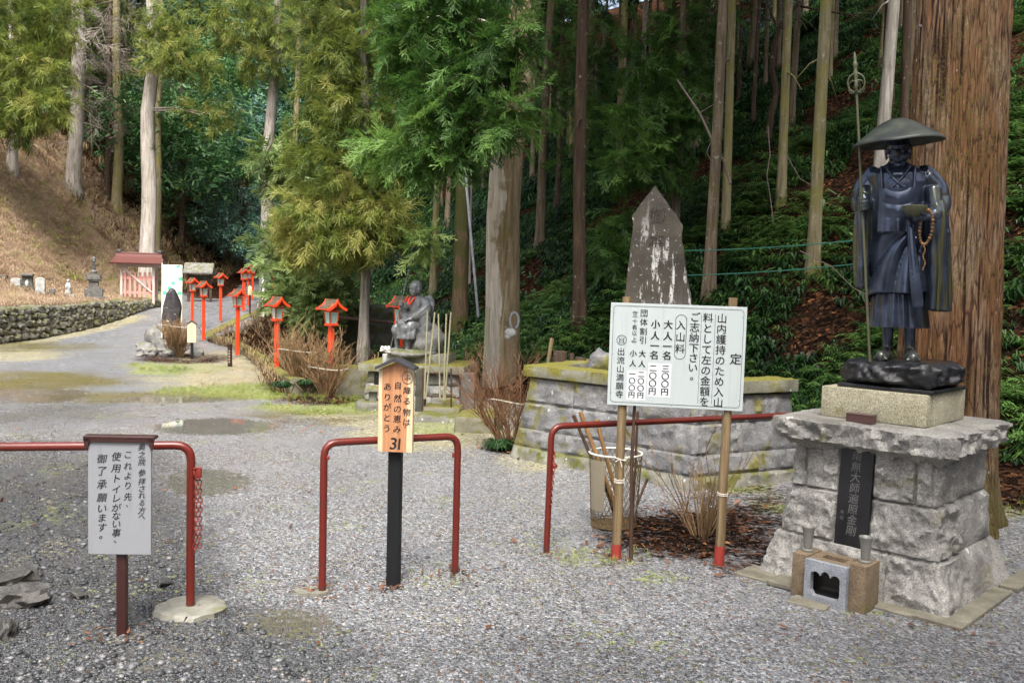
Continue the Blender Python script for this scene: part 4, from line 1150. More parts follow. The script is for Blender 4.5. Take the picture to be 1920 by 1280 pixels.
# ---- huge cedar behind the bronze monk
def big_cedar():
    y = 6.35
    c = at(1774, 800, y); x0 = c.x
    t = thing('cedar_tree', 'huge red barked cedar trunk behind the bronze monk statue', 'tree', (x0, y, 0))
    nz, na = 420, 220
    zz = -0.1 + 6.6 * np.linspace(0, 1, nz) ** 1.15
    aa = np.linspace(0, 2 * math.pi, na, endpoint=False)
    A, Z = np.meshgrid(aa, zz)
    rad = 0.305 + 0.02 * np.exp(-np.maximum(Z - 1.2, 0)) + 0.17 * np.exp(-np.maximum(Z, 0) / 0.28) * (0.6 + 0.4 * np.sin(A * 4 + 1.0)) - 0.004 * Z
    cx, cy = np.cos(A), np.sin(A)
    warp = 0.5 * vn(np.stack([cx * 2, cy * 2, Z * 1.1], -1), 3)
    q = np.stack([cx * 15 + warp, cy * 15 + warp, Z * 0.9], -1)
    ridge = 1 - np.abs(vn(q, 4)); ridge = 0.65 * ridge + 0.35 * (1 - np.abs(vn(q * np.array([2.3, 2.3, 3.4]), 6)))
    rad = rad + 0.030 * (ridge - .6) + 0.008 * fbm(np.stack([cx * 20, cy * 20, Z * 9], -1), 3, 2)
    lean = -0.012
    V = np.stack([rad * cx + lean * Z, rad * cy, Z], -1).reshape(-1, 3)
    I = np.arange(nz * na).reshape(nz, na); J = np.roll(I, -1, 1)
    Q = np.stack([I[:-1], J[:-1], J[1:], I[1:]], -1).reshape(-1, 4)
    big_mesh('trunk', V, Q, MT['cedar_big'], {'v': np.clip((ridge.ravel() - .35) / .6, 0, 1)}, t, smooth=True)
    mb = trunk_mesh(.275, 12, (-0.012, 0), 1.0, 24, 3, .5); 
    v = np.concatenate(mb.V); v[:, 2] += 6.4; v[:, 0] -= .077; mb.V = [v]
    mb.build('upper_trunk', MT['bark_brown'], t, smooth=180)
    c = bpy.data.objects.new('crown', CROWN_G[1]); COL.objects.link(c); c.parent = t; c.location = (0, 0, 9.5); c.scale = (1.5, 1.5, 1.2)
big_cedar()

# ------------------------------------------------------------------ ground cover
def cover(name, mat, temps, n, region, size, cond=None, vfun=None, b=.5, tilt=True):
    x0, x1, y0, y1 = region
    X = rng.uniform(x0, x1, n); Y = y0 + (y1 - y0) * rng.random(n)
    Zz = H(X, Y)
    P = np.stack([X, Y, Zz], -1)
    PX, PY = proj(P)
    k = (PX > -450) & (PX < 2250) & (PY < 1400) & (PY > -200) & (Y > 2)
    if cond is not None: k &= cond(X, Y, Zz, PX, PY)
    P = P[k]; n = len(P)
    sc = size * rng.uniform(.55, 1.35, n)
    v = np.clip(b + .2 * rng.normal(size=n) + .3 * vn(P * 1.3, 5), 0, 1)
    V, Q, At = scatter(temps, P, rot_z(rng.uniform(0, 6.28, n)), sc, v)
    return tag(big_mesh(name, V, Q, mat, {'v': At}), kind='stuff')
def dR(X, Y): return (X - np.interp(Y, G_Y, G_X)) * 0.77
dens = lambda X, Y, t, s=0: vn(np.stack([X * .8, Y * .8, X * 0], -1), 11 + s) + .6 * vn(np.stack([X * 2.4, Y * 2.4, X * 0], -1), 12 + s) > t
cover('undergrowth', MT['fern'], T_SASA, 60000, (-7, 16, 8.5, 30), .19, lambda X, Y, Z, a, b: (dR(X, Y) > .15) & dens(X, Y, .0))
cover('undergrowth', MT['fern'], T_FERN, 45000, (-7, 18, 6, 34), .17, lambda X, Y, Z, a, b: (dR(X, Y) > .0) & dens(X, Y, -.05, 4), b=.6)
cover('fern_cover', MT['fern'], T_PIN, 14000, (-3, 12, 5.5, 17), .22, lambda X, Y, Z, a, b: (dR(X, Y) > .1) & dens(X, Y, .0, 8), b=.85)
cover('fern_cover', MT['broad_green'], T_LEAF, 6000, (-6, 16, 12, 34), .55, lambda X, Y, Z, a, b: (dR(X, Y) > 1) & dens(X, Y, .45, 15), b=.5)
cover('bank_grass', MT['bank_grass'], T_BLADE, 75000, (-26, -11.9, 12, 38), .15, lambda X, Y, Z, a, b: (X < -13.2) | ((X < -11.9) & (Y < 30)), b=.35)
cover('bank_shrubs', MT['shrub_lime'], T_LEAF, 6000, (-22, -12.3, 20, 40), .24, lambda X, Y, Z, a, b: dens(X, Y, .15, 20) & (X < -13.5), b=.55)
cover('bank_shrubs', MT['shrub_lime'], T_LEAF, 900, (-16.5, -12.6, 30, 38), .36, lambda X, Y, Z, a, b: dens(X, Y, -.1, 23), b=.5)
cover('grass_tufts', MT['grass'], T_BLADE, 40000, (-12, 4.5, 5, 26), .05, lambda X, Y, Z, a, b: ell_mask(a, b, [(500, 735, 190, 14), (610, 765, 120, 12), (1140, 1050, 80, 16), (1250, 1085, 50, 10), (1455, 945, 50, 14), (900, 690, 200, 30), (700, 750, 60, 20), (1900, 945, 40, 24), (300, 690, 60, 10), (1390, 910, 60, 14)]) * (dens(X, Y, -.1, 30)) > .5, b=.5)
cover('stream_scrub', MT['dry_twigs'], T_BLADE, 3500, (-9, -2.2, 13.5, 30), .26, lambda X, Y, Z, a, b: (np.abs(X - np.interp(Y, S_Y, S_X)) < 1.2) & dens(X, Y, -.2, 40), b=.5)
cover('stream_scrub', MT['fern'], T_FERN, 5000, (-8, -1, 13, 26), .2, lambda X, Y, Z, a, b: (np.abs(X - np.interp(Y, S_Y, S_X)) < 2.2) & (X > np.interp(Y, S_Y, S_X)) & dens(X, Y, -.2, 44), b=.6)
cover('dead_brush', MT['dry_twigs'], T_BLADE, 3500, (-26, -12, 34, 50), .45, lambda X, Y, Z, a, b: (X < -12.5) & dens(X, Y, -.1, 50), b=.5)
def litter_leaves():
    n = 26000
    X = rng.uniform(-6, 14, n); Y = rng.uniform(3.4, 22, n); Z = H(X, Y) + .012
    P = np.stack([X, Y, Z], -1); PX, PY = proj(P)
    onslope = dR(X, Y) > -.6
    soil = ell_mask(PX, PY, [(1300, 1000, 190, 60), (600, 748, 80, 12), (965, 840, 70, 18), (1420, 1040, 100, 45), (760, 1100, 60, 12)]) > .4
    k = (onslope | (soil & (rng.random(n) < .8)) | (rng.random(n) < .035)) & (PX > -40) & (PX < 1960) & (PY < 1300)
    P = P[k]; n = len(P)
    t = [(np.array([[-.5, -.22, 0], [.5, -.15, .12], [.45, .2, .05], [-.45, .22, .15]]), np.array([[0, 1, 2, 3]]))]
    a = rng.normal(size=(n, 3)) * np.array([1, 1, .25])
    V, Q, At = scatter(t, P, rot_from_axis(a, rng.uniform(-.4, .4, n)), rng.uniform(.02, .055, n), rng.random(n))
    tag(big_mesh('fallen_leaves', V, Q, MT['dead_leaf'], {'v': At}), kind='stuff')
cover('undergrowth', MT['fern'], T_FERN, 16000, (-10, 26, 28, 52), .55, lambda X, Y, Z, a, b: (dR(X, Y) > .5) & dens(X, Y, -.2, 60), b=.35)
litter_leaves()
def loose_gravel():
    temps = []
    for s in range(6):
        mb = MB(); mb.rock((0, 0, 0), (1, .8, .55), s, 1, .35, False)
        v, f = mb.arr(); temps.append((v, np.array(f)))
    g = G('stones'); v = g.attr('v'); co = g.co('Object')
    c = g.ramp(v, [(0.0, (0.018, 0.019, 0.02)), (0.5, (0.055, 0.058, 0.06)), (0.85, (0.125, 0.127, 0.13)), (0.95, (0.19, 0.19, 0.19)), (1.0, (0.25, 0.13, 0.07))])
    mat = g.pbr(c, 0.42, nrm=g.bump(g.noise(co, 120, 3), .4, .004), spec=.5)
    n = 60000
    Y = 3.3 + 12 * rng.random(n) ** 1.7; X = rng.uniform(-.62, .62, n) * Y
    P = np.stack([X, Y, H(X, Y)], -1); PX, PY = proj(P)
    left = ell_mask(PX, PY, [(40, 1060, 330, 200), (200, 1240, 450, 100)])
    keep = (dR(X, Y) < -.4) & (rng.random(n) < np.clip(.55 + .5 * left, 0, 1)) & (PX > -30) & (PX < 1950) & (PY < 1300)
    P, left = P[keep], left[keep]; n = len(P)
    s = .0036 + .0045 * rng.random(n) ** 3 + left * .018 * rng.random(n) ** 9
    P[:, 2] += s * .15
    V, Q, At = [], [], []
    Vv, Qq, Aa = scatter3(temps, P, rot_z(rng.uniform(0, 6.28, n)), s, rng.random(n) * .97)
    tag(big_mesh('loose_gravel', Vv, Qq, mat, {'v': Aa}, k=3), kind='stuff')
def scatter3(temps, pos, Rm, sc, v):
    VV, QQ, AA, off = [], [], [], 0
    which = rng.integers(0, len(temps), len(pos))
    for k, (tv, tq) in enumerate(temps):
        ix = np.where(which == k)[0]
        W = np.einsum('nij,mj->nmi', Rm[ix], tv) * sc[ix][:, None, None] + pos[ix][:, None, :]
        VV.append(W.reshape(-1, 3)); QQ.append((tq[None] + (np.arange(len(ix)) * len(tv))[:, None, None] + off).reshape(-1, 3))
        off += len(ix) * len(tv); AA.append(np.repeat(v[ix], len(tv)))
    return np.concatenate(VV), np.concatenate(QQ), np.concatenate(AA)
loose_gravel()
# ------------------------------------------------------------------ foreground objects
def bend_path(pts, r=0.06, k=5):
    """polyline with rounded inner corners"""
    out = [Vector(pts[0])]
    for i in range(1, len(pts) - 1):
        a, b, c = Vector(pts[i - 1]), Vector(pts[i]), Vector(pts[i + 1])
        u, w = (a - b).normalized(), (c - b).normalized()
        for j in range(k + 1):
            t = j / k
            out.append((b + u * r).lerp(b, t).lerp(b.lerp(b + w * r, t), t))
    out.append(Vector(pts[-1]))
    return out
def chain_mesh(p0, n, step=0.022, r=0.009, wire=0.0028, seed=1):
    mb = MB(); p = Vector(p0); rr = random.Random(seed)
    for i in range(n):
        ax = Vector((rr.uniform(-.12, .12), rr.uniform(-.12, .12), -1)).normalized()
        side = Vector((1, .3, 0)).normalized() if i % 2 else Vector((.3, -1, 0)).normalized()
        pts = []
        for k in range(11):
            a = 2 * math.pi * k / 10
            pts.append(p + ax * (step * .62 * (1 - math.cos(a))) + side * (r * math.sin(a)))
        mb.tube(pts, wire, 5, cap=False)
        p = p + ax * step
    return mb
# --- left barrier (runs out of the picture to the left)
def barriers():
    P = gnd(357, 1141); Lft = gnd(-420, 1175)
    h = 0.80
    t = thing('pipe_barrier', 'dark red pipe barrier running out of the picture at the left', 'barrier', P)
    a = Vector((0, 0, 0)); top = Vector((0, 0, h)); far = Lft - P; ft = far + Vector((0, 0, h))
    MB().tube(bend_path([a + Vector((0, 0, -.1)), top, ft, far + Vector((0, 0, -.1))], .075), .0205, 14).build('pipe', MT['red_pipe'], t, smooth=60)
    mb = MB(); ring = []
    rr = random.Random(2)
    n = 22
    for z in (-.03, .012):
        ring.append([(math.cos(2 * math.pi * k / n) * .165 * rr.uniform(.88, 1.1), math.sin(2 * math.pi * k / n) * .165 * rr.uniform(.85, 1.05), z + rr.uniform(-.004, .004)) for k in range(n)])
    top2 = [(x * .93, y * .93, .019) for (x, y, z) in ring[1]]
    V = ring[0] + ring[1] + top2
    Fc = [(i * n + k, i * n + (k + 1) % n, (i + 1) * n + (k + 1) % n, (i + 1) * n + k) for i in range(2) for k in range(n)] + [tuple(2 * n + k for k in range(n))]
    mb.add(V, Fc); mb.build('footing', MT['concrete'], t, smooth=40)
    mb = MB(); mb.box((.026, -.012, .665), (.022, .012, .03), bev=.003); mb.tube([(.022, -.02, .69), (.05, -.024, .70), (.052, -.024, .665), (.032, -.024, .645)], .006, 6)
    mb.build('hook', MT['chain'], t, smooth=60)
    c = thing('chain', 'rusty red chain hanging in two strands from the left barrier post', 'chain', P + Vector((.034, -.024, .66)))
    mb = chain_mesh((0, 0, 0), 17, seed=1); m2 = chain_mesh((.012, .004, .0), 16, seed=5)
    v, f = m2.arr(); mb.add(v, f); mb.build('links', MT['chain'], c, smooth=60)
    m3 = MB(); m3.box((.012, -.004, .012), (.028, .006, .05), bev=.008, seg=2); m3.build('clasp', MT['chain'], c, smooth=60)
    # middle
    P1, P2 = gnd(604, 1109), gnd(853, 1072)
    t = thing('pipe_barrier', 'short red hoop barrier standing behind the wooden poem sign', 'barrier', P1)
    q = P2 - P1
    MB().tube(bend_path([(0, 0, -.1), (0, 0, .775), q + Vector((0, 0, .765)), q + Vector((0, 0, -.1))], .075), .0195, 14).build('pipe', MT['red_pipe'], t, smooth=60)
    mb = MB(); mb.box((.022, -.005, .70), (.016, .012, .02), bev=.003); mb.box(tuple(q + Vector((-.022, -.005, .66))), (.016, .012, .03), bev=.003)
    mb.build('lug', MT['chain'], t)
    mb = MB(); rr = random.Random(4); n = 16
    V = [(-.05 + math.cos(2 * math.pi * k / n) * .10 * rr.uniform(.7, 1.2), math.sin(2 * math.pi * k / n) * .07 * rr.uniform(.7, 1.2), -.02) for k in range(n)]
    V2 = [(x * .95, y * .95, .010) for x, y, z in V]
    mb.add(V + V2, [(k, (k + 1) % n, n + (k + 1) % n, n + k) for k in range(n)] + [tuple(n + k for k in range(n))]); mb.build('footing', MT['concrete'], t)
    # right: behind the price board, ends at the granite pedestal
    P1, P2 = gnd(1024, 1034), at(1545, 775, 6.35)
    t = thing('pipe_barrier', 'long rusty red pipe rail passing behind the white price board', 'barrier', P1)
    e = P2 - P1
    ff = Vector((e.x, e.y, -.1))
    MB().tube(bend_path([(0, 0, -.1), (.012, 0, .765), (e.x, e.y, e.z), ff], .075), .0195, 14).build('pipe', MT['red_pipe'], t, smooth=60)
    c = thing('chain', 'dark red chain hanging down the left post of the long rail', 'chain', P1 + Vector((.032, -.022, .62)))
    mb = chain_mesh((0, 0, 0), 17, .02, .008, seed=8); mb.build('links', MT['chain'], c, smooth=60)
    m3 = MB(); m3.box((.004, 0, -.09), (.03, .008, .03), bev=.008); m3.build('clasp', MT['chain'], c)
barriers()
def base_debris():
    n = 420; C = [gnd(736, 1096), gnd(226, 1190), gnd(604, 1109), gnd(853, 1072), gnd(1024, 1034), gnd(1155, 1046), gnd(1348, 1059), gnd(357, 1141), gnd(1775, 1166), gnd(1540, 1110)]
    ix = rng.integers(0, len(C), n); a = rng.uniform(0, 6.28, n); d = .04 + .16 * rng.random(n) ** 1.5
    P = np.array([[C[i].x + math.cos(q) * w, C[i].y + math.sin(q) * w - .02, .012] for i, q, w in zip(ix, a, d)])
    t = [(np.array([[-.5, -.22, 0], [.5, -.15, .12], [.45, .2, .05], [-.45, .22, .15]]), np.array([[0, 1, 2, 3]]))]
    V, Q, At = scatter(t, P, rot_from_axis(rng.normal(size=(n, 3)) * np.array([1, 1, .3]), rng.uniform(-.5, .5, n)), rng.uniform(.012, .035, n), rng.random(n) * .7)
    tag(big_mesh('leaf_litter', V, Q, MT['dead_leaf'], {'v': At}), kind='stuff')
base_debris()

# --- white notice board on the left
def left_notice():
    P = gnd(226, 1190)
    top = at(231, 818, P.y); W, Hh = M(117, P.y), M(222, P.y)
    t = thing('notice_board', 'white hand lettered notice board with dark cap on a rusty square post', 'notice board', P, R(3))
    cz = at(231, 930, P.y).z
    zt = cz + Hh / 2
    MB().box((0, .022, (zt - .05) / 2 - .1), (.043, .032, zt + .1), bev=.003).build('post', MT['rust_post'], t)
    b = MB().box((0, 0, 0), (W, .014, Hh), bev=.0015).build('board', MT['board_grey'], t); b.location = (0, -.004, cz)
    mb = MB()
    mb.box((0, .004, zt + .006), (W + .035, .055, .014), bev=.003)
    mb.prism([(-W / 2 - .017, zt), (-W / 2 + .012, zt), (-W / 2 + .004, zt - .035), (-W / 2 - .008, zt - .05)], -.022, -.012)
    mb.prism([(W / 2 + .017, zt), (W / 2 - .012, zt), (W / 2 - .004, zt - .035), (W / 2 + .008, zt - .05)], -.022, -.012)
    mb.box((0, -.016, zt - .006), (W + .03, .012, .018), bev=.002)
    mb.build('cap', MT['rust_post'], t)
    it = []
    def col(s, u, ys, sz):
        for ch, y in zip(s, ys):
            du, dv = (0.035, -0.018) if ch in '、。' else (0, 0)
            it.append((ch, (u - 95) / 370 + du, (y - 105) / 675 + dv, sz))
    col('奥之院参拝される方へ', 412, (150, 195, 238, 300, 350, 392, 432, 475, 520, 555), .033)
    col('これより先、', 330, (195, 262, 318, 375, 440, 490), .038)
    col('使用トイレがない事、', 262, (208, 275, 335, 398, 450, 505, 553, 600, 652, 700), .042)
    col('御了承願います。', 178, (222, 292, 370, 447, 510, 565, 620, 675), .044)
    mb = MB(); letters(mb, it, W, Hh, 0, .16, .012, .05)
    o = mb.build('lettering', MT['ink'], b); o.location = (0, -.0085, 0)
left_notice()

# --- wooden poem board in the middle
def poem_board():
    P = gnd(736, 1096); P.y -= .02
    W, Hh = M(66, P.y), M(162, P.y)
    t = thing('sign_post', 'fresh cedar board sign with little dark roof on a black post', 'sign', P, R(-6))
    MB().box((0, .03, .45), (.066, .066, 1.1), bev=.003).build('post', MT['black_post'], t)
    cz = at(744, 765, P.y).z; x0 = at(745, 765, P.y).x - P.x
    b = MB()
    h2, w2 = Hh / 2, W / 2
    b.prism([(-w2, -h2), (w2, -h2), (w2, h2 - .02), (0, h2 + .022), (-w2, h2 - .02)], -.016, .016, .0015)
    b = b.build('board', MT['fresh_wood'], t); b.location = (x0, -.024, cz)
    mb = MB()
    for sg in (-1, 1):
        pts = [(0, h2 + .024), (sg * (w2 + .012), h2 - .022), (sg * (w2 + .012), h2 - .008), (0, h2 + .043)]
        if sg > 0: pts = pts[::-1]
        mb.prism(pts, -.055, .05, .001)
    o = mb.build('roof', MT['roof_dark'], t); o.location = (x0, -.024, cz + .004)
    it = []
    def col(s, u, ys, sz):
        for ch, y in zip(s, ys): it.append((ch, (u - 180) / 402, (y - 240) / 965, sz))
    col('ふ', 515, (362,), .033)
    col('降る物は', 512, (510, 625, 750, 862), .042)
    col('自然の恵み', 404, (455, 600, 718, 830, 945), .043)
    col('ありがとう', 284, (472, 590, 702, 820, 940), .045)
    it.append(('3', (365 - 180) / 402, (1108 - 240) / 965, .086)); it.append(('1', (432 - 180) / 402, (1112 - 240) / 965, .086))
    mb = MB(); letters(mb, it, W, Hh, 0, .08, .025, .03)
    stroke(mb, [((515 + 62 * math.cos(a) - 180) / 402, (365 + 70 * math.sin(a) - 240) / 965) for a in np.linspace(0, 2 * math.pi, 25)[:-1]], .003, W, Hh, 0, True)
    o = mb.build('lettering', MT['ink'], b); o.location = (0, -.0172, 0)
    for (x, z) in ((-.012, h2 - .05), (.022, h2 - .05), (-.015, -h2 + .10), (.02, -h2 + .10)): MB().ell((x, -.017, z), (.0028, .002, .0028), 4, 8).build('nail', MT['steel'], b)
poem_board()

# --- price board
def price_board():
    PL, PR = gnd(1155, 1046), gnd(1348, 1059)
    t = thing('price_board', 'white admission fee board with black Japanese lettering on two round wooden posts', 'sign', PL)
    e = PR - PL; ang = math.atan2(e.y, e.x)
    for k, p, tp in ((0, Vector((0, 0, 0)), at(1165, 556, PL.y).z), (1, e, at(1376, 558, PR.y).z)):
        r_ = .0275
        mb = MB(); rr = random.Random(k)
        tilt = Vector((.008, .0, 0)) if k == 0 else Vector((.012, 0, 0))
        z = [-.15, 0, .2, .5, .8, 1.1, tp]
        mb.tube([p + tilt * q + Vector((rr.uniform(-.002, .002), 0, q)) for q in z], [r_ * 1.05, r_ * 1.04, r_, r_ * .98, r_ * .98, r_ * .96, r_ * .94], 16)
        o = mb.build('post', MT['post_wood'], t, smooth=60)
        mb = MB()
        mb.tube([p + Vector((0, 0, -.05)), p + Vector((0, 0, .06)), p + Vector((.001, 0, .118 if k else .09))], r_ * 1.10, 16, cap=False)
        mb.build('painted_end', MT['red_end'], o, smooth=60)
        mb = MB()
        for zz in ((.46, .468, .478) if k == 0 else (.42, .43)):
            mb.tube([p + tilt * zz + Vector((math.cos(a) * r_ * 1.06, math.sin(a) * r_ * 1.06, zz + .004 * math.sin(a))) for a in np.linspace(0, 2 * math.pi, 14)], .003, 5, cap=False)
        if k == 0:
            mb.tube([p + Vector((math.cos(a) * r_ * 1.1, math.sin(a) * r_ * 1.1, .60 + .006 * math.sin(a * 2))) for a in np.linspace(0, 2 * math.pi, 14)], .0035, 5, cap=False)
            mb.tube([p + Vector((0, -.028, .60)), p + Vector((.03, -.03, .592)), p + Vector((.055, -.01, .615)), p + Vector((.07, .0, .612))], .003, 5)
            mb.tube([p + Vector((0, -.028, .60)), p + Vector((-.028, -.034, .585))], .003, 5); mb.tube([p + Vector((0, -.028, .60)), p + Vector((.012, -.036, .555))], .003, 5)
        mb.build('rope', MT['cord_white'], o)
    c1, c2 = at(1269, 668, PL.y - .01), None
    ym = (PL.y + PR.y) / 2 - .035
    C = at(1268, 668, ym) - PL
    W, Hh = M(249, ym) / math.cos(ang), M(194, ym)
    b = MB().box((0, 0, 0), (W, .006, Hh), bev=.001).build('board', MT['board'], t)
    b.location = C; b.rotation_euler = (0, R(.4), ang)
    it = []
    def col(s, u, vs, sz, dx=0.0):
        for ch, v in zip(s, vs):
            du, dv = (0.018, -0.015) if ch in '、。' else (0, 0)
            it.append((ch, u + du, v + dv, sz, -math.pi / 2 if ch in '（）' else 0.0))
    L = lambda a, b_, n: [a + (b_ - a) * k / (n - 1) for k in range(n)]
    big = [it]
    col('山内護持のため入山', .821, L(.115, .925, 9), .059)
    col('料として左の金額を', .720, L(.115, .925, 9), .059)
    col('ご志納下さい。', .625, [.112, .21, .31, .41, .505, .60, .695], .059)
    col('入山料', .524, [.195, .31, .422], .057)
    col('大人一名', .431, [.195, .305, .405, .495], .054)
    col('三〇〇円', .425, [.622, .697, .772, .848], .046)
    col('小人一名', .337, [.195, .305, .405, .495], .054)
    col('二〇〇円', .333, [.622, .697, .772, .848], .046)
    col('団体割引', .249, [.092, .18, .27, .355], .046)
    col('大人', .248, [.487, .585], .042); col('二〇〇円', .246, [.688, .755, .825, .893], .040)
    col('（三十名以上）', .183, [.068, .112, .172, .232, .29, .35, .393], .031)
    col('小人', .180, [.487, .585], .042); col('一〇〇円', .180, [.688, .755, .825, .893], .040)
    col('出流山満願寺', .089, [.475, .56, .645, .728, .812, .893], .047)
    mb = MB(); letters(mb, it, W, Hh, 0, 0, .019)
    i2 = [('定', .934, .50, .068)]; letters(mb, i2, W, Hh, 0, 0, .022)
    letters(mb, [('山', .090, .352, .022), ('凵', .090, .368, .030)], W, Hh, 0)
    ringp = [(.090 + .036 * math.cos(a), .362 + .046 * math.sin(a)) for a in np.linspace(0, 2 * math.pi, 29)[:-1]]
    stroke(mb, ringp, .003, W, Hh, 0, True)
    stroke(mb, [(.070, .335), (.076, .36), (.070, .392)], .002, W, Hh); stroke(mb, [(.110, .335), (.104, .36), (.110, .392)], .002, W, Hh)
    stroke(mb, rrect(.485, .095, .565, .525, .04, .05), .0026, W, Hh, 0, True)
    stroke(mb, rrect(.022, .028, .978, .970, .028, .036), .0022, W, Hh, 0, True)
    for u in (.7725, .672): stroke(mb, [(u, .08), (u, .95)], .0018, W, Hh)
    o = mb.build('lettering', MT['ink'], b); o.location = (0, -.0050, 0)
    mb = MB()
    for (u0, v0, u1, v1) in ((.295, .575, .468, .905), (.142, .655, .285, .945)):
        mb.box((((u0 + u1) / 2 - .5) * W, 0, (.5 - (v0 + v1) / 2) * Hh), ((u1 - u0) * W, .0006, (v1 - v0) * Hh))
    o = mb.build('price_patch', MT['board_patch'], b); o.location = (0, -.0036, 0)
    for x, z in ((.03, .10), (.97, .10), (.03, .5), (.97, .52), (.03, .88), (.97, .9), (.53, .03), (.48, .98)): MB().ell(((x - .5) * W, -.0035, (.5 - z) * Hh), (.003, .0015, .003), 4, 8).build('screw', MT['steel'], b)
    for x in (.06, .86): MB().box(((x - .5) * W, .0, -Hh / 2 - .012), (.014, .003, .03), bev=.001).build('bracket', MT['steel'], b)
    # dark sticks lashed beside / behind it
    p = gnd(1183, 1048)
    q = thing('stick', 'dark rough stick lashed against the left post of the price board', 'stick', p)
    MB().tube([(.0, 0, -.05), (-.006, .0, .3), (-.015, .003, .55), (-.008, .01, .95)], [.013, .012, .011, .009], 8).build('rod', MT['dark_stick'], q, smooth=60)
price_board()

# --- wire basket with walking sticks
def basket():
    P = gnd(1150, 985)
    r1, r0, h = M(50, P.y), M(43, P.y), M(140, P.y)
    t = thing('wire_basket', 'tapered mesh basket with cream rim holding walking sticks', 'basket', P)
    mb = MB(); n = 30; m = 20
    for s in (1, -1):
        for k in range(n):
            a0 = 2 * math.pi * k / n
            pts = []
            for j in range(7):
                u = j / 6; rr = r0 + (r1 - r0) * u; a = a0 + s * u * 1.5
                pts.append((rr * math.cos(a), rr * math.sin(a), .01 + (h - .01) * u))
            mb.tube(pts, .0021, 3, cap=False)
    for zz in (.012, .03): mb.tube([(r0 * math.cos(a), r0 * math.sin(a), zz) for a in np.linspace(0, 2 * math.pi, 25)], .004, 5, cap=False)
    mb.tube([(0, 0, .006), (0, 0, .010)], r0, 24)
    mb.build('mesh_side', MT['basket'], t)
    mb = MB(); mb.tube([(r1 * math.cos(a), r1 * math.sin(a), h) for a in np.linspace(0, 2 * math.pi, 33)], .0075, 8, cap=False); mb.build('rim', MT['rim_white'], t, smooth=60)
    mb = MB(); V = []; n2 = 6
    for u in (.25, .93):
        rr = (r0 + (r1 - r0) * u) * 1.03
        for k in range(n2): a = R(196 + k * 9); V.append((rr * math.cos(a), rr * math.sin(a), h * u))
    mb.add(V, [(k, k + 1, n2 + k + 1, n2 + k) for k in range(n2 - 1)])
    lab = mb.build('paper_label', MT['tape'], t)
    sticks = [(1075, 778, .02, .02, 'dark', .011), (1088, 772, .03, -.01, 'stick', .013), (1100, 800, .035, .0, 'stick', .010), (1118, 786, .05, .03, 'stick', .014), (1098, 790, .0, .03, 'dark', .009)]
    labs = ['dark thin walking stick leaning furthest left in the basket', 'pale thick walking stick leaning left in the basket', 'short light walking stick between the longer ones in the basket', 'brown walking stick with knobbed top leaning steepest in the basket', 'slender dark walking stick at the back of the basket']
    for (px, py, x, y, mk, rr), lb in zip(sticks, labs):
        top = at(px, py, P.y + .02) - P
        q = thing('walking_stick', lb, 'walking stick', P, group='walking sticks in the basket')
        b0 = Vector((x + .02, y, .014)); d = top - b0
        mb = MB(); mb.tube([b0, b0 + d * .35 + Vector((.004, 0, .004)), b0 + d * .7, b0 + d * .92, b0 + d * .96, top], [rr * .9, rr, rr, rr, rr * 1.25, rr * 1.1], 8)
        mb.build('rod', MT['stick_wood' if mk == 'stick' else 'dark_stick'], q, smooth=60)
    # iron rods stuck in the ground behind
    p = gnd(1184, 988); q = thing('stake', 'tall dark stake standing upright just right of the basket', 'stake', p)
    tp = at(1196, 771, p.y) - p
    MB().tube([(0, 0, -.05), tp * .5 + Vector((.004, 0, 0)), tp * .8, tp], [.007, .008, .009, .0095], 8).build('rod', MT['dark_stick'], q, smooth=60)
    MB().tube([tp * .12, tp * .14], .011, 8).build('tape_band', MT['wire'], q)
    p = gnd(1192, 946); q = thing('stick', 'short dark stick leaning right beside the wire basket', 'stick', p)
    tp = at(1214, 897, p.y + .03) - p
    MB().tube([(0, 0, -.02), tp], [.010, .011], 8).build('rod', MT['dark_stick'], q, smooth=60)
basket()

# --- bare shrubs
def shrub(name, label, P, hgt, rad, stems, mat, seed, lean=(0, 0), depth=3, rope=None, r0=.006, spread=1.0, kids=4, bud=None, px_w=None):
    rr = random.Random(seed)
    t = thing(name, label, 'shrub', P)
    mb = MB()
    def grow(p, d, L, r, lv):
        n = 4; pts = [p]; q = p.copy(); dd = d.copy()
        for i in range(n):
            dd = (dd + Vector((rr.uniform(-.16, .16), rr.uniform(-.16, .16), rr.uniform(-.06, .10)))).normalized()
            q = q + dd * (L / n); pts.append(q.copy())
        mb.tube(pts, np.linspace(r, r * .55, n + 1), 5 if lv == 0 else 4, cap=lv > 1)
        if bud and lv >= depth - 1: mb.ell(tuple(q), (r * 1.2, r * 1.2, r * 2.6), 3, 5)
        if lv < depth - 1:
            for k in range(rr.randint(kids - 1, kids)):
                i = rr.randint(1, n)
                a = rr.uniform(0, 6.28); s = rr.uniform(.35, .8) * spread
                nd = (dd + Vector((math.cos(a) * s, math.sin(a) * s, rr.uniform(.0, .35)))).normalized()
                grow(pts[i], nd, L * rr.uniform(.42, .75), r * .6, lv + 1)
    for k in range(stems):
        a = rr.uniform(0, 6.28); s = rr.random() ** .6
        b0 = Vector((math.cos(a) * rad * .16 * s, math.sin(a) * rad * .16 * s, -.02))
        tx = Vector((math.cos(a) * rad * s, math.sin(a) * rad * s, hgt * rr.uniform(.6, .95))) + Vector((lean[0], lean[1], 0))
        d = (tx - b0)
        grow(b0, d.normalized(), d.length * .62, r0 * rr.uniform(.7, 1.2), 0)
    mb.build('branches', MT[mat], t)
    if rope:
        z, a0, a1, rx = rope
        MB().tube([(rx * math.cos(a), rx * .8 * math.sin(a), z + .02 * math.sin(a * 2)) for a in np.linspace(a0, a1, 12)], .007, 5).build('rope', MT['rope'], t)
    return t
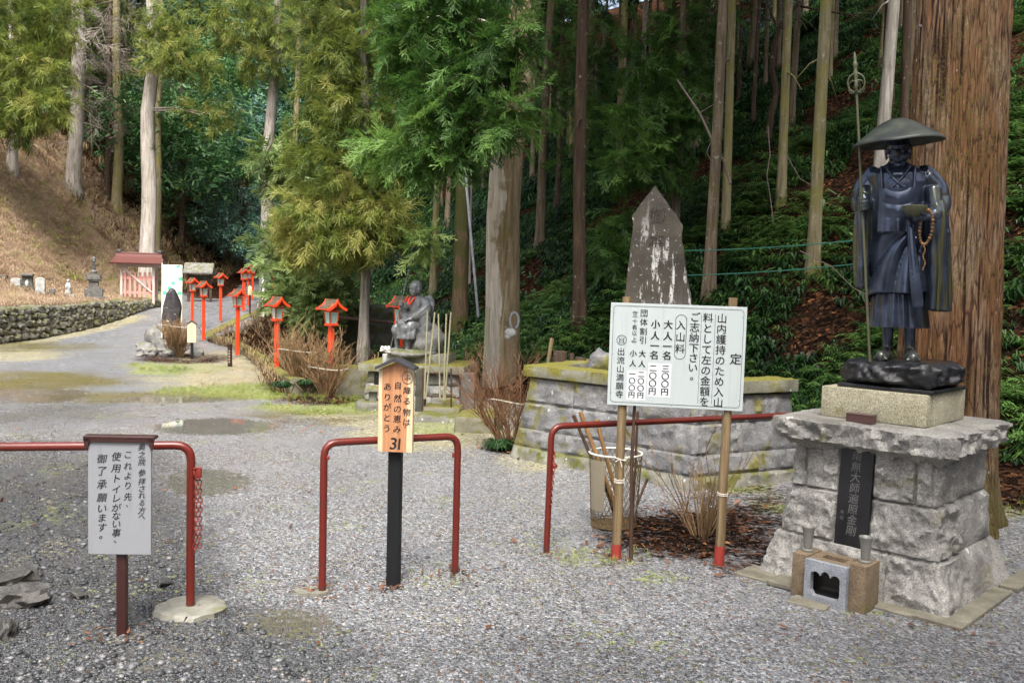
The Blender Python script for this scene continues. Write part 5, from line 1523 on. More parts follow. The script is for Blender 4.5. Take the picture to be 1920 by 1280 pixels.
shrub('bare_shrub', 'leafless shrub sprouting behind the right post of the price board', gnd(1316, 1006), .68, .40, 30, 'twig', 3, r0=.0052, depth=4, kids=2, spread=.6)
shrub('bare_shrub', 'big reddish leafless shrub at the left end of the granite wall', gnd(955, 838), .98, .52, 26, 'twig_red', 4, (-.26, 0), depth=5, kids=3, r0=.0085, bud=True, rope=(.47, math.pi * .95, math.pi * 1.75, .22))
shrub('bare_shrub', 'brown twiggy shrub tied with rope around the nearest red lantern', gnd(612, 742), .84, .40, 38, 'twig', 5, (0.02, 0), depth=4, kids=3, r0=.012, bud=True, rope=(.40, math.pi * 1.05, math.pi * 1.95, .30))
shrub('bare_shrub', 'brown twiggy shrub tied with rope left of the nearest lantern shrub', gnd(562, 718), .95, .42, 38, 'twig', 6, (-.10, 0), depth=4, kids=3, r0=.012, bud=True, rope=(.52, math.pi * 1.05, math.pi * 1.95, .34))
shrub('bare_shrub', 'leafless shrub in front of the dark pointed memorial stone', gnd(335, 668), .74, .45, 36, 'twig', 7, (-.05, 0), depth=4, kids=4, r0=.012, rope=(.62, math.pi * 1.05, math.pi * 1.95, .34))
def grass_clump(P, label):
    t = thing('grass_clump', label, 'plant', P)
    n = 60; a = rng.uniform(0, 6.28, n); pos = np.stack([np.cos(a) * .09 * rng.random(n), np.sin(a) * .07 * rng.random(n), 0 * a], 1)
    V, Q, At = scatter(T_FERN, pos, rot_z(a), rng.uniform(.09, .17, n), np.clip(.45 + .2 * rng.normal(size=n), 0, 1))
    big_mesh('blades', V, Q, MT['fern'], {'v': At}, t)
grass_clump(gnd(530, 727), 'tuft of dark green lily turf on the lawn before the shrubs')
grass_clump(gnd(575, 722), 'small green plant at the foot of the tied shrubs')
grass_clump(gnd(935, 842), 'little green weed left of the reddish shrub base')

# --- rocks lower left
for i, (px, py, w, h, lb) in enumerate(((35, 1132, 60, 26, 'long ridged slate slab lying at the left edge of the gravel'), (28, 1095, 55, 20, 'dark slate lump behind the ridged slab'), (12, 1190, 30, 22, 'small dark slate stone at the very left edge'),
                                         (150, 1118, 22, 7, 'flat pale stone chip on the gravel left of the notice post'), (60, 1068, 20, 9, 'olive stone chip on the gravel below the notice board'), (310, 1095, 18, 6, 'flat grey stone beside the concrete footing'))):
    p = gnd(px, py)
    t = tag(MB().rock((0, 0, 0), (M(w, p.y) * .8, M(w, p.y) * .5, M(h, p.y)), 40 + i, 3, .45, freq=2.0).build('loose_rock', MT['slate'], smooth=25), lb, 'rock')
    t.location = (p.x, p.y, M(h, p.y) * .35); t.rotation_euler = (R(8), R(-10), i * .9)

# ------------------------------------------------------------------ granite pedestal of the bronze monk
PB = gnd(1775, 1166)
PU = Vector((-.716, .698, 0)).normalized(); PV = Vector((.704, .710, 0)).normalized()
def pq(u, v, z):
    return PB + PU * u + PV * v + Vector((0, 0, z))
PED_C = pq(.5, .5, 0)
def pedestal():
    t = thing('stone_pedestal', 'battered granite pedestal of rough blocks under the bronze monk', 'pedestal', PED_C)
    def blk(u0, u1, v0, v1, z0, z1, ob, ot, seed, name='granite_block', mat='granite', amp=.026, n=34, freq=9, out=None):
        """ob / ot: inset of the outer faces at bottom and top, applied where the block touches the outside"""
        L = 1.05
        def c(u, v, ins):
            uu = ins if u <= 0 else (L - ins if u >= L else u); vv = ins if v <= 0 else (L - ins if v >= L else v)
            return uu, vv
        C = [(u0, v0), (u0, v1), (u1, v1), (u1, v0)]
        bot = [pq(*c(u, v, ob), z0) - PED_C for u, v in C]; top = [pq(*c(u, v, ot), z1) - PED_C for u, v in C]
        # corner order must be counter-clockwise from above
        q = (bot + top)
        a = (q[1] - q[0]).cross(q[2] - q[1])
        if a.z < 0: q = [q[3], q[2], q[1], q[0], q[7], q[6], q[5], q[4]]
        return MB().block(q, n, amp, seed, freq, .035).build(name, MT[mat], t, smooth=40)
    L = 1.05; g = .005
    core = [pq(u, v, z) - PED_C for z, i_ in ((-.05, .03), (.24, .14), (.79, .17)) for u, v in ((i_, i_), (i_, L - i_), (L - i_, L - i_), (L - i_, i_))]
    MB().add(core, [(0, 1, 5, 4), (1, 2, 6, 5), (2, 3, 7, 6), (3, 0, 4, 7), (4, 5, 9, 8), (5, 6, 10, 9), (6, 7, 11, 10), (7, 4, 8, 11)]).build('mortar_core', MT['stump'], t)
    # course 1 (wide splayed), 2, 3
    for k, (z0, z1, ob, ot, cuts) in enumerate(((-.05, .243, 0, .10, (.34, .80)), (.251, .513, .105, .140, (.452, .638)), (.521, .782, .142, .150, (.23, .452, .638, .83)))):
        us = [0] + list(cuts) + [L]
        for i in range(len(us) - 1):
            if us[i] == .452: continue
            blk(us[i] + (g if i else 0), us[i + 1] - (g if i < len(us) - 2 else 0), 0, .42, z0, z1, ob, ot, k * 10 + i)
        blk(0, L, .424, L, z0, z1, ob, ot, k * 10 + 7, n=18)
    # ledge slab
    e = .075
    q = [pq(e, e, .785) - PED_C, pq(L - e, e, .785) - PED_C, pq(L - e, L - e, .785) - PED_C, pq(e, L - e, .785) - PED_C]
    q += [v + Vector((0, 0, .125)) for v in q]
    if (q[1] - q[0]).cross(q[2] - q[1]).z < 0: q = [q[3], q[2], q[1], q[0], q[7], q[6], q[5], q[4]]
    mb = MB(); mb.block(q, 80, .040, 77, 9, .06)
    v, f = mb.arr(); zt = .910
    v[:, 2] = np.minimum(v[:, 2], zt + .004 * vn(v * 12, 1))
    MB().add(v, f).build('ledge_slab', MT['granite'], t, smooth=35)
    # upper cut block: two stones with a joint at the near corner
    e2 = .235; z0, z1 = .913, 1.083
    for (u0, u1, v0, v1, rz) in ((e2, L - e2 - .0, e2, e2 + .075, 0), (e2, L - e2, e2 + .078, L - e2, 0)):
        c = pq((u0 + u1) / 2, (v0 + v1) / 2, (z0 + z1) / 2) - PED_C
        MB().box(c, (u1 - u0, v1 - v0, z1 - z0), math.atan2(PU.y, PU.x), .008, seg=2).build('cut_block', MT['granite_cut'], t, smooth=40)
    # base course of flat slabs
    rr = random.Random(3)
    for i, (u, v, su, sv) in enumerate(((1.0, -.04, .20, .22), (.30, -.05, .34, .10), (.05, -.045, .30, .09), (-.05, .35, .10, .7), (-.06, .95, .10, .4), (.78, -.10, .2, .16))):
        c = pq(u, v, 0) - PED_C
        MB().box((c.x, c.y, .004 + i * .0035), (su, sv, .03), math.atan2(PU.y, PU.x), .006).build('footing_slab', MT['slab'], t)
    # inscribed black plaque, leaning with the batter
    u0, u1 = .455, .635
    pb = [pq(u0, .122, .232), pq(u1, .122, .232), pq(u1, .165, .782), pq(u0, .165, .782)]
    a, b_, c, d = [q - PED_C for q in pb]
    nv = -PV * .03
    mb = MB(); mb.add([a, b_, c, d, a + nv, b_ + nv, c + nv, d + nv], [(4, 5, 6, 7), (0, 4, 7, 3), (1, 2, 6, 5), (3, 7, 6, 2), (0, 1, 5, 4)])
    pl = mb.build('plaque', MT['plaque'], t)
    W, Hh = .18, .55
    it = [(ch, .5, .09 + .105 * k, .058) for k, ch in enumerate('南無大師遍照金剛')]
    mb = MB(); letters(mb, it, W, Hh, 0, .1, -.004, .03)
    letters(mb, [('寺', .18, .66, .022), ('印', .18, .72, .022)], W, Hh, 0)
    v, f = mb.arr()
    ex = (a - b_).normalized(); ez = (d - a).normalized(); o_ = (a + b_ + c + d) / 4 + nv * 1.06
    V = [o_ + ex * (-q[0]) * -1 + ez * q[2] for q in v]
    # reading direction: viewer's right is -PU
    V = [o_ + (-PU) * q[0] + ez * q[2] for q in v]
    MB().add(V, f).build('inscription', MT['engrave'], pl)
    # moss along the right back foot
    # small brown box on the ledge
    bx = tag(MB().box((0, 0, 0), (.145, .06, .045), 0, .003).build('metal_box', MT['brown_box']), 'small brown metal box lying on the granite ledge below the statue', 'box')
    p = pq(.545, .155, .933); bx.location = p; bx.rotation_euler = (0, 0, math.atan2(PU.y, PU.x) + R(2))
    lidm = MB().box((0, 0, .024), (.149, .064, .006), 0, .002).build('lid', MT['brown_box'], bx)
pedestal()
def altar():
    base = pq(.515, -.14, 0)
    ang = math.atan2(-PU.y, -PU.x)               # local X = viewer's right, local -Y = towards viewer
    t = thing('incense_altar', 'small granite incense burner with scalloped opening before the pedestal', 'incense burner', base, ang)
    for sg, hh in ((-1, .235), (1, .245)):
        MB().box((sg * .155, 0, hh / 2 - .02), (.085, .17, hh + .04), 0, .004, seg=2).build('side_pillar', MT['granite_iron'], t, smooth=40)
    # front with scalloped opening
    w, h = .112, .225
    n = 60; X = np.linspace(-w, w, n + 1)
    def hi(x):
        ax = abs(x)
        if ax > .079: return None
        k = .0 if ax < .0265 else .053
        return .145 + (.036 if k == 0 else .027) * math.sqrt(max(0, 1 - ((ax - k) / .0268) ** 2))
    def lo(x): return .045 + max(0, abs(x) - .062) * 1.4
    mb = MB()
    def slab(x0, x1, za0, za1, zb0, zb1):
        V = [(x0, -.115, za0), (x1, -.115, za1), (x1, -.115, zb1), (x0, -.115, zb0), (x0, -.08, za0), (x1, -.08, za1), (x1, -.08, zb1), (x0, -.08, zb0)]
        mb.add(V, [(0, 1, 2, 3), (7, 6, 5, 4), (3, 2, 6, 7), (0, 4, 5, 1)])
    for i in range(n):
        x0, x1 = X[i], X[i + 1]; h0, h1 = hi(x0), hi(x1)
        if h0 is None or h1 is None: slab(x0, x1, -.03, -.03, h, h)
        else: slab(x0, x1, -.03, -.03, lo(x0), lo(x1)); slab(x0, x1, h0, h1, h, h)
    for x in (-w, w): mb.add([(x, -.115, -.03), (x, -.08, -.03), (x, -.08, h), (x, -.115, h)], [(0, 1, 2, 3)])
    for x in (-.079, .079): mb.add([(x, -.115, .05), (x, -.08, .05), (x, -.08, .17), (x, -.115, .17)], [(0, 1, 2, 3)])
    mb.build('front_stone', MT['granite_grey'], t)
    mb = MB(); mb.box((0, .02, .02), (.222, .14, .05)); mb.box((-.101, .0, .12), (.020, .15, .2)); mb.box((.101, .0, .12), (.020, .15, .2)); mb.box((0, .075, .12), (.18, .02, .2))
    mb.build('trough', MT['trough_shade'], t)
    mb = MB()
    mb.box((0, -.055, .218), (.222, .045, .022), 0, .003); mb.box((0, .06, .218), (.222, .05, .022), 0, .003); mb.box((-.086, 0.002, .218), (.05, .07, .021)); mb.box((.086, 0.002, .218), (.05, .07, .021))
    mb.build('top_stone', MT['granite_iron'], t)
    tag(MB().box((0, 0, 0), (.2, .13, .025), 0, .005).build('paving_slab', MT['slab']), 'flat mossy slab lying in front of the incense burner', 'slab').location = gnd(1518, 1133) + Vector((.0, .0, .004))
    bpy.data.objects['paving_slab'].rotation_euler = (0, 0, ang + .1)
    for sg, hh, lb in ((-1, .235, 'left hand bronze flower vase on the incense burner pillar'), (1, .245, 'right hand bronze flower vase on the incense burner pillar')):
        p = base + Matrix.Rotation(ang, 3, 'Z') @ Vector((sg * .155, 0, hh))
        v = thing('flower_vase', lb, 'vase', p, group='vases of the incense burner')
        rr = [(0, 0, .002, .030, .030), (0, 0, .008, .030, .030), (0, 0, .014, .021, .021), (0, 0, .05, .024, .024), (0, 0, .09, .027, .027), (0, 0, .115, .031, .031), (0, 0, .128, .036, .036), (0, 0, .132, .036, .036), (0, 0, .128, .030, .030), (0, 0, .07, .022, .022)]
        MB().loft(rr, 20).build('body', MT['vase'], v, smooth=50)
altar()
# ------------------------------------------------------------------ bronze monk
def mtube(mb, pts, rad, n=16, flat=None):
    """tube resampled through a smooth curve, closed"""
    P = np.array([tuple(p) for p in pts], float); rad = np.broadcast_to(np.asarray(rad, float), (len(P),))
    t = np.linspace(0, 1, len(P)); k = max(8, len(P) * 4); u = np.linspace(0, 1, k)
    def cr(a):
        out = []
        for q in u:
            x = q * (len(P) - 1); i = min(int(x), len(P) - 2); f = x - i
            p0, p1, p2, p3 = a[max(i - 1, 0)], a[i], a[i + 1], a[min(i + 2, len(P) - 1)]
            out.append(.5 * ((2 * p1) + (-p0 + p2) * f + (2 * p0 - 5 * p1 + 4 * p2 - p3) * f * f + (-p0 + 3 * p1 - 3 * p2 + p3) * f ** 3))
        return np.array(out)
    C = cr(P); rr = np.maximum(cr(rad[:, None])[:, 0], 1e-3)
    fl = None if flat is None else np.interp(u, t, np.broadcast_to(np.asarray(flat, float), (len(P),)))
    mb.tube(C, rr, n, True, fl)
    mb.ell(tuple(C[0]), (rr[0] * .98,) * 3, 6, 10); mb.ell(tuple(C[-1]), (rr[-1] * .98,) * 3, 6, 10)
def head_mesh(mb, c, s=1.0, tilt=0.12, ears=True, mouth_open=False):
    """head about 0.21 s tall, facing -Y"""
    Rm = Matrix.Rotation(tilt, 3, 'X'); c = Vector(c)
    def P(x, y, z): return tuple(c + Rm @ Vector((x * s, y * s, z * s)))
    def E(x, y, z, rx, ry, rz): mb.ell(P(x, y, z), (rx * s, ry * s, rz * s), 10, 16, Rm.to_4x4())
    E(0, .012, .025, .076, .090, .085); E(0, -.012, -.03, .062, .070, .075); E(0, -.035, -.075, .036, .036, .028)
    E(-.034, -.044, -.035, .030, .026, .034); E(.034, -.044, -.035, .030, .026, .034); E(0, -.05, -.045, .040, .026, .030)
    E(0, -.062, .024, .052, .020, .012)
    mtube(mb, [P(0, -.072, .012), P(0, -.086, -.018), P(0, -.085, -.030)], [.007 * s, .009 * s, .011 * s], 8)
    E(-.030, -.066, -.002, .016, .010, .006); E(.030, -.066, -.002, .016, .010, .006)
    E(0, -.074, -.056, .022, .008, .005); E(0, -.072, -.065, .018, .009, .006)
    if ears:
        for sg in (-1, 1): E(sg * .078, .01, -.012, .012, .022, .036); E(sg * .076, .004, -.05, .009, .012, .016)
def bronze_monk():
    base = PED_C + Vector((-.01, -.03, 1.243))
    th = R(-24)
    t = thing('monk_statue', 'standing bronze monk in straw hat holding a ringed staff and alms bowl', 'statue', base, th)
    SH = -.055
    def fin(v):                                   # the figure leans a little, as in the picture
        v = np.array(v); v[:, 0] *= .84; v[:, 0] += SH * v[:, 2] * .9; return v
    # body: legs, feet, trunk, neck, head, arms and hands as one surface
    mb = MB()
    for sg, tx in ((-1, -.105), (1, .075)):
        x = sg * .068
        mtube(mb, [(x, .02, .04), (x, .025, .12), (x * .95, .02, .26), (x * .9, .01, .5)], [.036, .034, .047, .065], 16)
        fx = tx - x if sg < 0 else 0.02
        mtube(mb, [(x, .045, .028), (x + fx * .2, .0, .032), (x + fx * .6, -.06, .024), (x + fx, -.105, .018)], [.032, .038, .044, .040], 14, [1, 1, .7, .5])
        for k in range(5):
            o = (k - 2) * .0165; ln = [.030, .026, .022, .017, .012][k] if sg > 0 else [.012, .017, .022, .026, .030][k]
            mtube(mb, [(x + fx + o * .9, -.105, .014), (x + fx * 1.1 + o * 1.1, -.105 - ln * .6, .013), (x + fx * 1.1 + o * 1.1, -.105 - ln, .010)], [.012, .0115, .010], 8)
    mtube(mb, [(0, .01, .48), (0, .01, .7), (0, .0, .95), (0, .0, 1.03)], [.12, .12, .14, .10], 20)
    mtube(mb, [(0, .0, 1.0), (0, -.012, 1.10), (0, -.02, 1.16)], [.06, .05, .05], 14)
    head_mesh(mb, (0, -.035, 1.165), .95, .2)
    # his right arm (viewer's left): grips the staff
    hx, hy, hz = -.205, -.135, .865
    mtube(mb, [(-.17, .0, 1.0), (-.225, .03, .90), (-.215, -.03, .85), (hx + .02, hy + .04, hz)], [.055, .048, .036, .024], 12)
    mtube(mb, [(hx + .022, hy + .032, hz + .005), (hx + .006, hy + .012, hz), (hx + .002, hy + .004, hz)], [.024, .024, .02], 10)
    for k in range(4):
        z = hz + .030 - k * .0195; q = 1 - .06 * abs(k - 1)
        pts = [(hx + .026 * math.cos(a) * q, hy + .026 * math.sin(a) * q, z - .003 * i) for i, a in enumerate(np.linspace(R(60), R(-215), 8))]
        mtube(mb, pts, [.0098, .010, .0102, .010, .0098, .0092, .0085, .0078], 8)
    mtube(mb, [(hx + .028, hy + .01, hz + .02), (hx + .02, hy - .024, hz + .045), (hx - .004, hy - .028, hz + .052)], [.011, .0105, .009], 8)
    # his left arm (viewer's right): bowl on the open palm
    bx, by, bz = .115, -.215, .795
    mtube(mb, [(.17, .0, 1.0), (.24, .02, .88), (.225, -.06, .80), (bx + .06, by + .03, bz - .02)], [.055, .05, .038, .024], 12)
    mtube(mb, [(bx + .065, by + .03, bz - .02), (bx + .03, by + .005, bz - .022), (bx - .01, by - .01, bz - .018)], [.025, .033, .03], 12, [.8, .6, .5])
    for k in range(4):
        a = R(205 - k * 19); L = [.058, .066, .062, .05][k]
        c = np.array([bx + .0, by - .006 + (k - 1.5) * .014 * 1.0, bz - .016]); d = np.array([-1, (k - 1.5) * .16 - .18, 0])
        mtube(mb, [c, c + d * L * .5 + [0, 0, .004], c + d * L * .85 + [0, 0, .018], c + d * L * 1.1 + [0, 0, .036]], [.0105, .010, .009, .008], 8)
    mtube(mb, [(bx + .04, by - .015, bz - .015), (bx + .03, by - .048, bz - .002), (bx + .012, by - .064, bz + .018)], [.012, .0105, .009], 8)
    v, n_, f = remesh(mb, .0055, 3)
    MB().add(fin(v), f).build('body', MT['bronze'], t, smooth=180)

    # upper robe with both long sleeves
    mb = MB()
    mb.loft([(0, .01, .62, .178, .13), (0, .01, .70, .184, .134), (0, .01, .80, .19, .138), (0, .01, .90, .198, .14), (0, .01, .98, .198, .132), (0, .012, 1.03, .192, .122), (0, .012, 1.055, .15, .105), (0, .01, 1.08, .095, .085), (0, .01, 1.09, .07, .07)], 64)
    mtube(mb, [(-.16, .01, 1.01), (-.225, .015, .92), (-.225, -.02, .86), (hx + .015, hy + .055, hz - .005)], [.070, .070, .060, .040], 20)
    mtube(mb, [(.16, .01, 1.01), (.235, .015, .91), (.23, -.04, .83), (bx + .095, by + .05, bz)], [.074, .078, .068, .044], 20)
    def sleeve(path, rx, ry, ph, amp):
        rings = []
        P = np.array(path); zs = P[:, 2]
        for z in np.linspace(zs[0], zs[-1], 26):
            o = np.argsort(zs)
            rings.append((np.interp(z, zs[o], P[o, 0]), np.interp(z, zs[o], P[o, 1]), z, np.interp(z, zs[o], np.array(rx)[o]), np.interp(z, zs[o], np.array(ry)[o])))
        k0 = zs[0]
        mb.loft(rings, 72, lambda a, z, t_: (1 + amp * sstep(0, .35, t_) * np.sin(a * 9 + ph + 2.5 * t_) * (.6 + .4 * np.sin(a * 4 + ph)), 0.0))
    sleeve([(-.20, -.02, .96), (-.215, -.05, .87), (-.222, -.045, .7), (-.226, -.035, .5), (-.222, -.03, .40)], [.045, .048, .052, .048, .040], [.06, .075, .085, .085, .07], .4, .08)
    sleeve([(.205, -.05, .95), (.222, -.075, .82), (.232, -.07, .66), (.238, -.055, .45), (.238, -.045, .285)], [.05, .066, .068, .070, .074], [.07, .10, .11, .115, .125], 1.1, .10)
    v, n_, f = remesh(mb, .0065, 3)
    x, y, z = v[:, 0], v[:, 1], v[:, 2]
    # carved folds
    sideR = sstep(.06, .16, x) * sstep(.62, .78, z)
    ca = np.hypot(x - .30, (z - .70)); fo = (np.abs(np.sin(ca * 20 - 9 * y + 6 * x)) ** .7 - .6) * sideR * .011 * sstep(1.08, .98, z)
    sideL = sstep(-.10, -.17, x) * sstep(.78, .86, z)
    fo = fo + (np.abs(np.sin(np.hypot(x + .36, z - .80) * 22 - 8 * y)) - .5) * sideL * .010
    slv = sstep(.17, .21, x) * sstep(.82, .72, z) + sstep(-.17, -.2, x) * sstep(.84, .72, z)
    fo = fo + slv * .014 * (np.abs(np.sin(30 * y + 3 * z + 16 * np.abs(x))) - .5)
    chest = sstep(.10, .0, np.abs(x)) * (y < 0) * sstep(.9, .98, z)
    v = v + n_ * fo[:, None]
    MB().add(fin(v), f).build('robe', MT['bronze'], t, smooth=180)

    # collar bands crossing on the chest, neck straps and the hanging front pouch
    mb = MB()
    yc = lambda x, z: .01 - math.sqrt(max(0, 1 - (x / .2) ** 2)) * (.138 if z < .98 else .138 - (z - .98) * .38) - .006
    def band(pts, w, th=.010):
        mtube(mb, [(x_, yc(x_, z_), z_) for x_, z_ in pts], [w] * len(pts), 10, th / w)
    band([(-.066, 1.055), (-.05, 1.03), (-.015, .985), (.035, .945)], .013)
    band([(.066, 1.055), (.05, 1.03), (.015, .99), (-.04, .945)], .013)
    for sg in (-1, 1): band([(sg * .10, 1.06), (sg * .10, 1.02), (sg * .096, .93)], .008, .009)
    v, f = mb.arr(); MB().add(fin(v), f).build('collar', MT['bronze'], t, smooth=180)
    nu, nz = 40, 44
    U, Zg = np.meshgrid(np.linspace(-1, 1, nu), np.linspace(0, 1, nz))
    X = U * (.112 + .012 * (1 - Zg)) ; Z = .705 + .235 * Zg
    Y0 = -.130 - .024 * (1 - U ** 2) - .004 * (1 - Zg)
    rad = np.hypot(X * .85, (Z - 1.01)); sw = (np.abs(np.sin((rad - .09) * 44)) ** .6 - .5) * sstep(.27, .16, rad) * sstep(1.0, .6, np.abs(U)) * .008 * sstep(.02, .12, Zg)
    Y = Y0 - .004 - sw - .003 * np.cos(U * 9) * (1 - Zg)
    Fg = np.stack([X, Y, Z], -1).reshape(-1, 3); Bg = np.stack([X, Y0 + .012, Z], -1).reshape(-1, 3)
    I = np.arange(nu * nz).reshape(nz, nu); N0 = nu * nz
    fs = [(I[j, i], I[j, i + 1], I[j + 1, i + 1], I[j + 1, i]) for j in range(nz - 1) for i in range(nu - 1)]
    loop = list(I[0, :]) + list(I[1:, -1]) + list(I[-1, -2::-1]) + list(I[-2:0:-1, 0])
    fs += [(loop[k], N0 + loop[k], N0 + loop[(k + 1) % len(loop)], loop[(k + 1) % len(loop)]) for k in range(len(loop))]
    MB().add(fin(np.vstack([Fg, Bg])), fs).build('front_pouch', MT['bronze'], t, smooth=50)

    # wrapped skirt with swooping folds, pleated under-skirt
    mb = MB(); n = 110; rings = []
    ang = np.arange(n) / n * 2 * math.pi
    V, m = [], 60
    for j in range(m):
        u = j / (m - 1)                         # 0 waist .. 1 hem
        hem = .385 - .075 * np.clip(-np.cos(ang) * 1.0, -.3, 1) * 0 - .05 * np.cos(ang - R(150)) * .9
        hem = .375 + .035 * np.cos(ang) + .02 * np.sin(ang * 2)
        z = .735 + (hem - .735) * u
        rx = .158 + .034 * u; ry = .122 + .03 * u
        x = np.cos(ang) * rx; y = np.sin(ang) * ry
        th_ = np.arctan2(.80 - z, .15 - x)
        rr_ = np.hypot(.15 - x, .80 - z)
        fold = np.abs(np.sin(th_ * 8.5 + .6 * np.sin(rr_ * 9))) ** .7 * .034 * sstep(.05, .16, rr_) * (np.sin(ang) < .25)
        k = 1 + (fold - .012) / .15
        V.append(np.stack([x * k, y * k + .01, z], 1))
    for (dr, dz) in ((-.012, -.004), (-.022, .03)):
        V.append(V[m - 1] * np.array([1 + dr * 5, 1 + dr * 5, 1]) + np.array([0, 0, dz]))
    mm = len(V); V = np.concatenate(V)
    fs = [(i * n + j, (i + 1) * n + j, (i + 1) * n + (j + 1) % n, i * n + (j + 1) % n) for i in range(mm - 1) for j in range(n)]
    MB().add(fin(V), fs).build('wrapped_skirt', MT['bronze'], t, smooth=180)
    n = 220; ang = np.arange(n) / n * 2 * math.pi; V = []
    for j, z in enumerate(np.linspace(.46, .185, 16)):
        u = j / 15; sw = np.arcsin(np.sin(ang * 17)) / 1.57
        k = 1 + .045 * (.3 + .7 * u) * sw
        V.append(np.stack([np.cos(ang) * (.158 + .026 * u) * k, .01 + np.sin(ang) * (.125 + .022 * u) * k, np.full(n, z)], 1))
    V.append(V[-1] * np.array([.95, .95, 1])); V.append(V[-1] + np.array([0, 0, .05])); mm = len(V); V = np.concatenate(V)
    fs = [(i * n + j, (i + 1) * n + j, (i + 1) * n + (j + 1) % n, i * n + (j + 1) % n) for i in range(mm - 1) for j in range(n)]
    MB().add(fin(V), fs).build('under_skirt', MT['bronze'], t, smooth=50)
    mb = MB(); mtube(mb, [(.075, -.155, .74), (.085, -.17, .60), (.10, -.175, .46), (.115, -.17, .33), (.118, -.165, .30)], [.007, .009, .011, .012, .010], 12, 3.0)
    v, f = mb.arr(); MB().add(fin(v), f).build('sash_end', MT['bronze'], t, smooth=180)
    mb = MB(); mb.loft([(0, .01, .685, .168, .130), (0, .01, .70, .176, .137), (0, .01, .735, .176, .137), (0, .01, .75, .166, .13)], 48); v, f = mb.arr(); MB().add(fin(v), f).build('belt', MT['bronze'], t, smooth=50)

    # hat
    prof = [(.004, .130), (.04, .126), (.09, .108), (.14, .080), (.19, .046), (.232, .019), (.250, .008), (.256, .002), (.256, -.006), (.249, -.008), (.235, .009), (.19, .034), (.12, .076), (.03, .106)]
    mb = MB(); mb.loft([(0, 0, z, r_, r_) for r_, z in prof], 72)
    v, f = mb.arr(); v[:, :2] *= .93; v[:, 2] *= 1.05; v[:, 0] /= .84; v[:, 2] += .006 * np.abs(np.sin(np.arctan2(v[:, 1], v[:, 0]) * 2)) * (np.hypot(v[:, 0], v[:, 1]) > .2)
    Rt = np.array(Matrix.Rotation(R(2.5), 3, 'X') @ Matrix.Rotation(R(-4), 3, 'Y'))
    v = v @ Rt.T + np.array([0, -.05, 1.193])
    MB().add(fin(v), f).build('straw_hat', MT['hat'], t, smooth=50)
    # staff with finial and rings
    ls = -.055
    s0, s1 = Vector((hx + .012, hy, -.01)), Vector((hx - .045, hy + .005, 1.50))
    hh = (hz - s0.z) / (s1.z - s0.z); s0.x += hx - s0.lerp(s1, hh).x; 
    up = (s1 - s0).normalized()
    mb = MB(); mb.tube([s0, s1], [.009, .008], 12)
    st = mb; v, f = mb.arr(); so = MB().add(fin(v), f).build('staff', MT['bronze_green'], t, smooth=60)
    mb = MB(); c0 = s1
    for (d, r_) in ((.0, .016), (.02, .010), (.035, .014), (.05, .009), (.10, .014), (.12, .008), (.14, .012), (.155, .006), (.19, .003)): pass
    mb.tube([c0 + up * d for d in (0, .012, .022, .05, .075, .09, .105, .125, .14, .16, .185)], [.014, .014, .009, .011, .016, .009, .014, .016, .008, .011, .003], 10)
    for (cx, cz, r_, ax) in ((0, .018, .052, 0), (.022, -.002, .033, .6), (-.022, -.004, .033, -.6), (.012, -.008, .03, 1.2)):
        pts = [c0 + Vector((cx + r_ * math.cos(a) * math.cos(ax), r_ * math.cos(a) * math.sin(ax), cz + r_ * math.sin(a))) for a in np.linspace(0, 2 * math.pi, 22)]
        mb.tube(pts, .0058, 6, cap=False)
    v, f = mb.arr(); MB().add(fin(v), f).build('ring_finial', MT['bronze_green'], so, smooth=60)
    # bowl
    prof = [(.004, -.022), (.035, -.020), (.060, -.004), (.073, .020), (.076, .034), (.073, .036), (.069, .020), (.05, .0), (.01, -.012)]
    mb = MB(); mb.loft([(bx - .015, by - .012, bz + .004 + z, r_, r_) for r_, z in prof], 36); v, f = mb.arr(); MB().add(fin(v), f).build('alms_bowl', MT['bronze_green'], t, smooth=50)
    # prayer beads on the wrist
    mb = MB(); wx, wy = bx + .062, by + .022
    pts = []
    for k in range(28):
        a = 2 * math.pi * k / 28
        pts.append((wx + .035 * math.sin(a) - .012 * (1 - math.cos(a)), wy - .03 * math.cos(a) - .012, bz - .072 + .088 * math.cos(a)))
    for k, p in enumerate(pts): mb.ell(p, (.0088,) * 3 if k % 5 else (.011,) * 3, 6, 8)
    for k in range(12):
        q = pts[14]; mb.ell((q[0] + .006 * math.sin(k), q[1] - .004, q[2] - .012 - .011 * k), (.0055,) * 3, 5, 7)
    v, f = mb.arr(); MB().add(fin(v), f).build('prayer_beads', MT['bead'], t, smooth=180)
    # black rock base with a thin slab (square to the pedestal)
    da = math.atan2(PU.y, PU.x) - th
    rr = 1
    q = [(-.228, -.215), (.228, -.215), (.228, .215), (-.228, .215)]
    c8 = [Matrix.Rotation(da, 3, 'Z') @ Vector((x_, y_, -.135)) for x_, y_ in q] + [Matrix.Rotation(da, 3, 'Z') @ Vector((x_ * .97, y_ * .97, -.004)) for x_, y_ in q]
    mb = MB(); mb.block(c8, 44, .046, 5, 9, .22); v, f = mb.arr(); v[:, 2] = np.minimum(v[:, 2], .004)
    o = MB().add(v, f).build('rock_base', MT['black_rock'], t, smooth=180); o.location = (.02, .045, 0)
    mb = MB(); mb.box((0, 0, -.148), (.525, .50, .022), da, .004); o = mb.build('base_slab', MT['black_rock'], t); o.location = (.02, .045, 0)
bronze_monk()
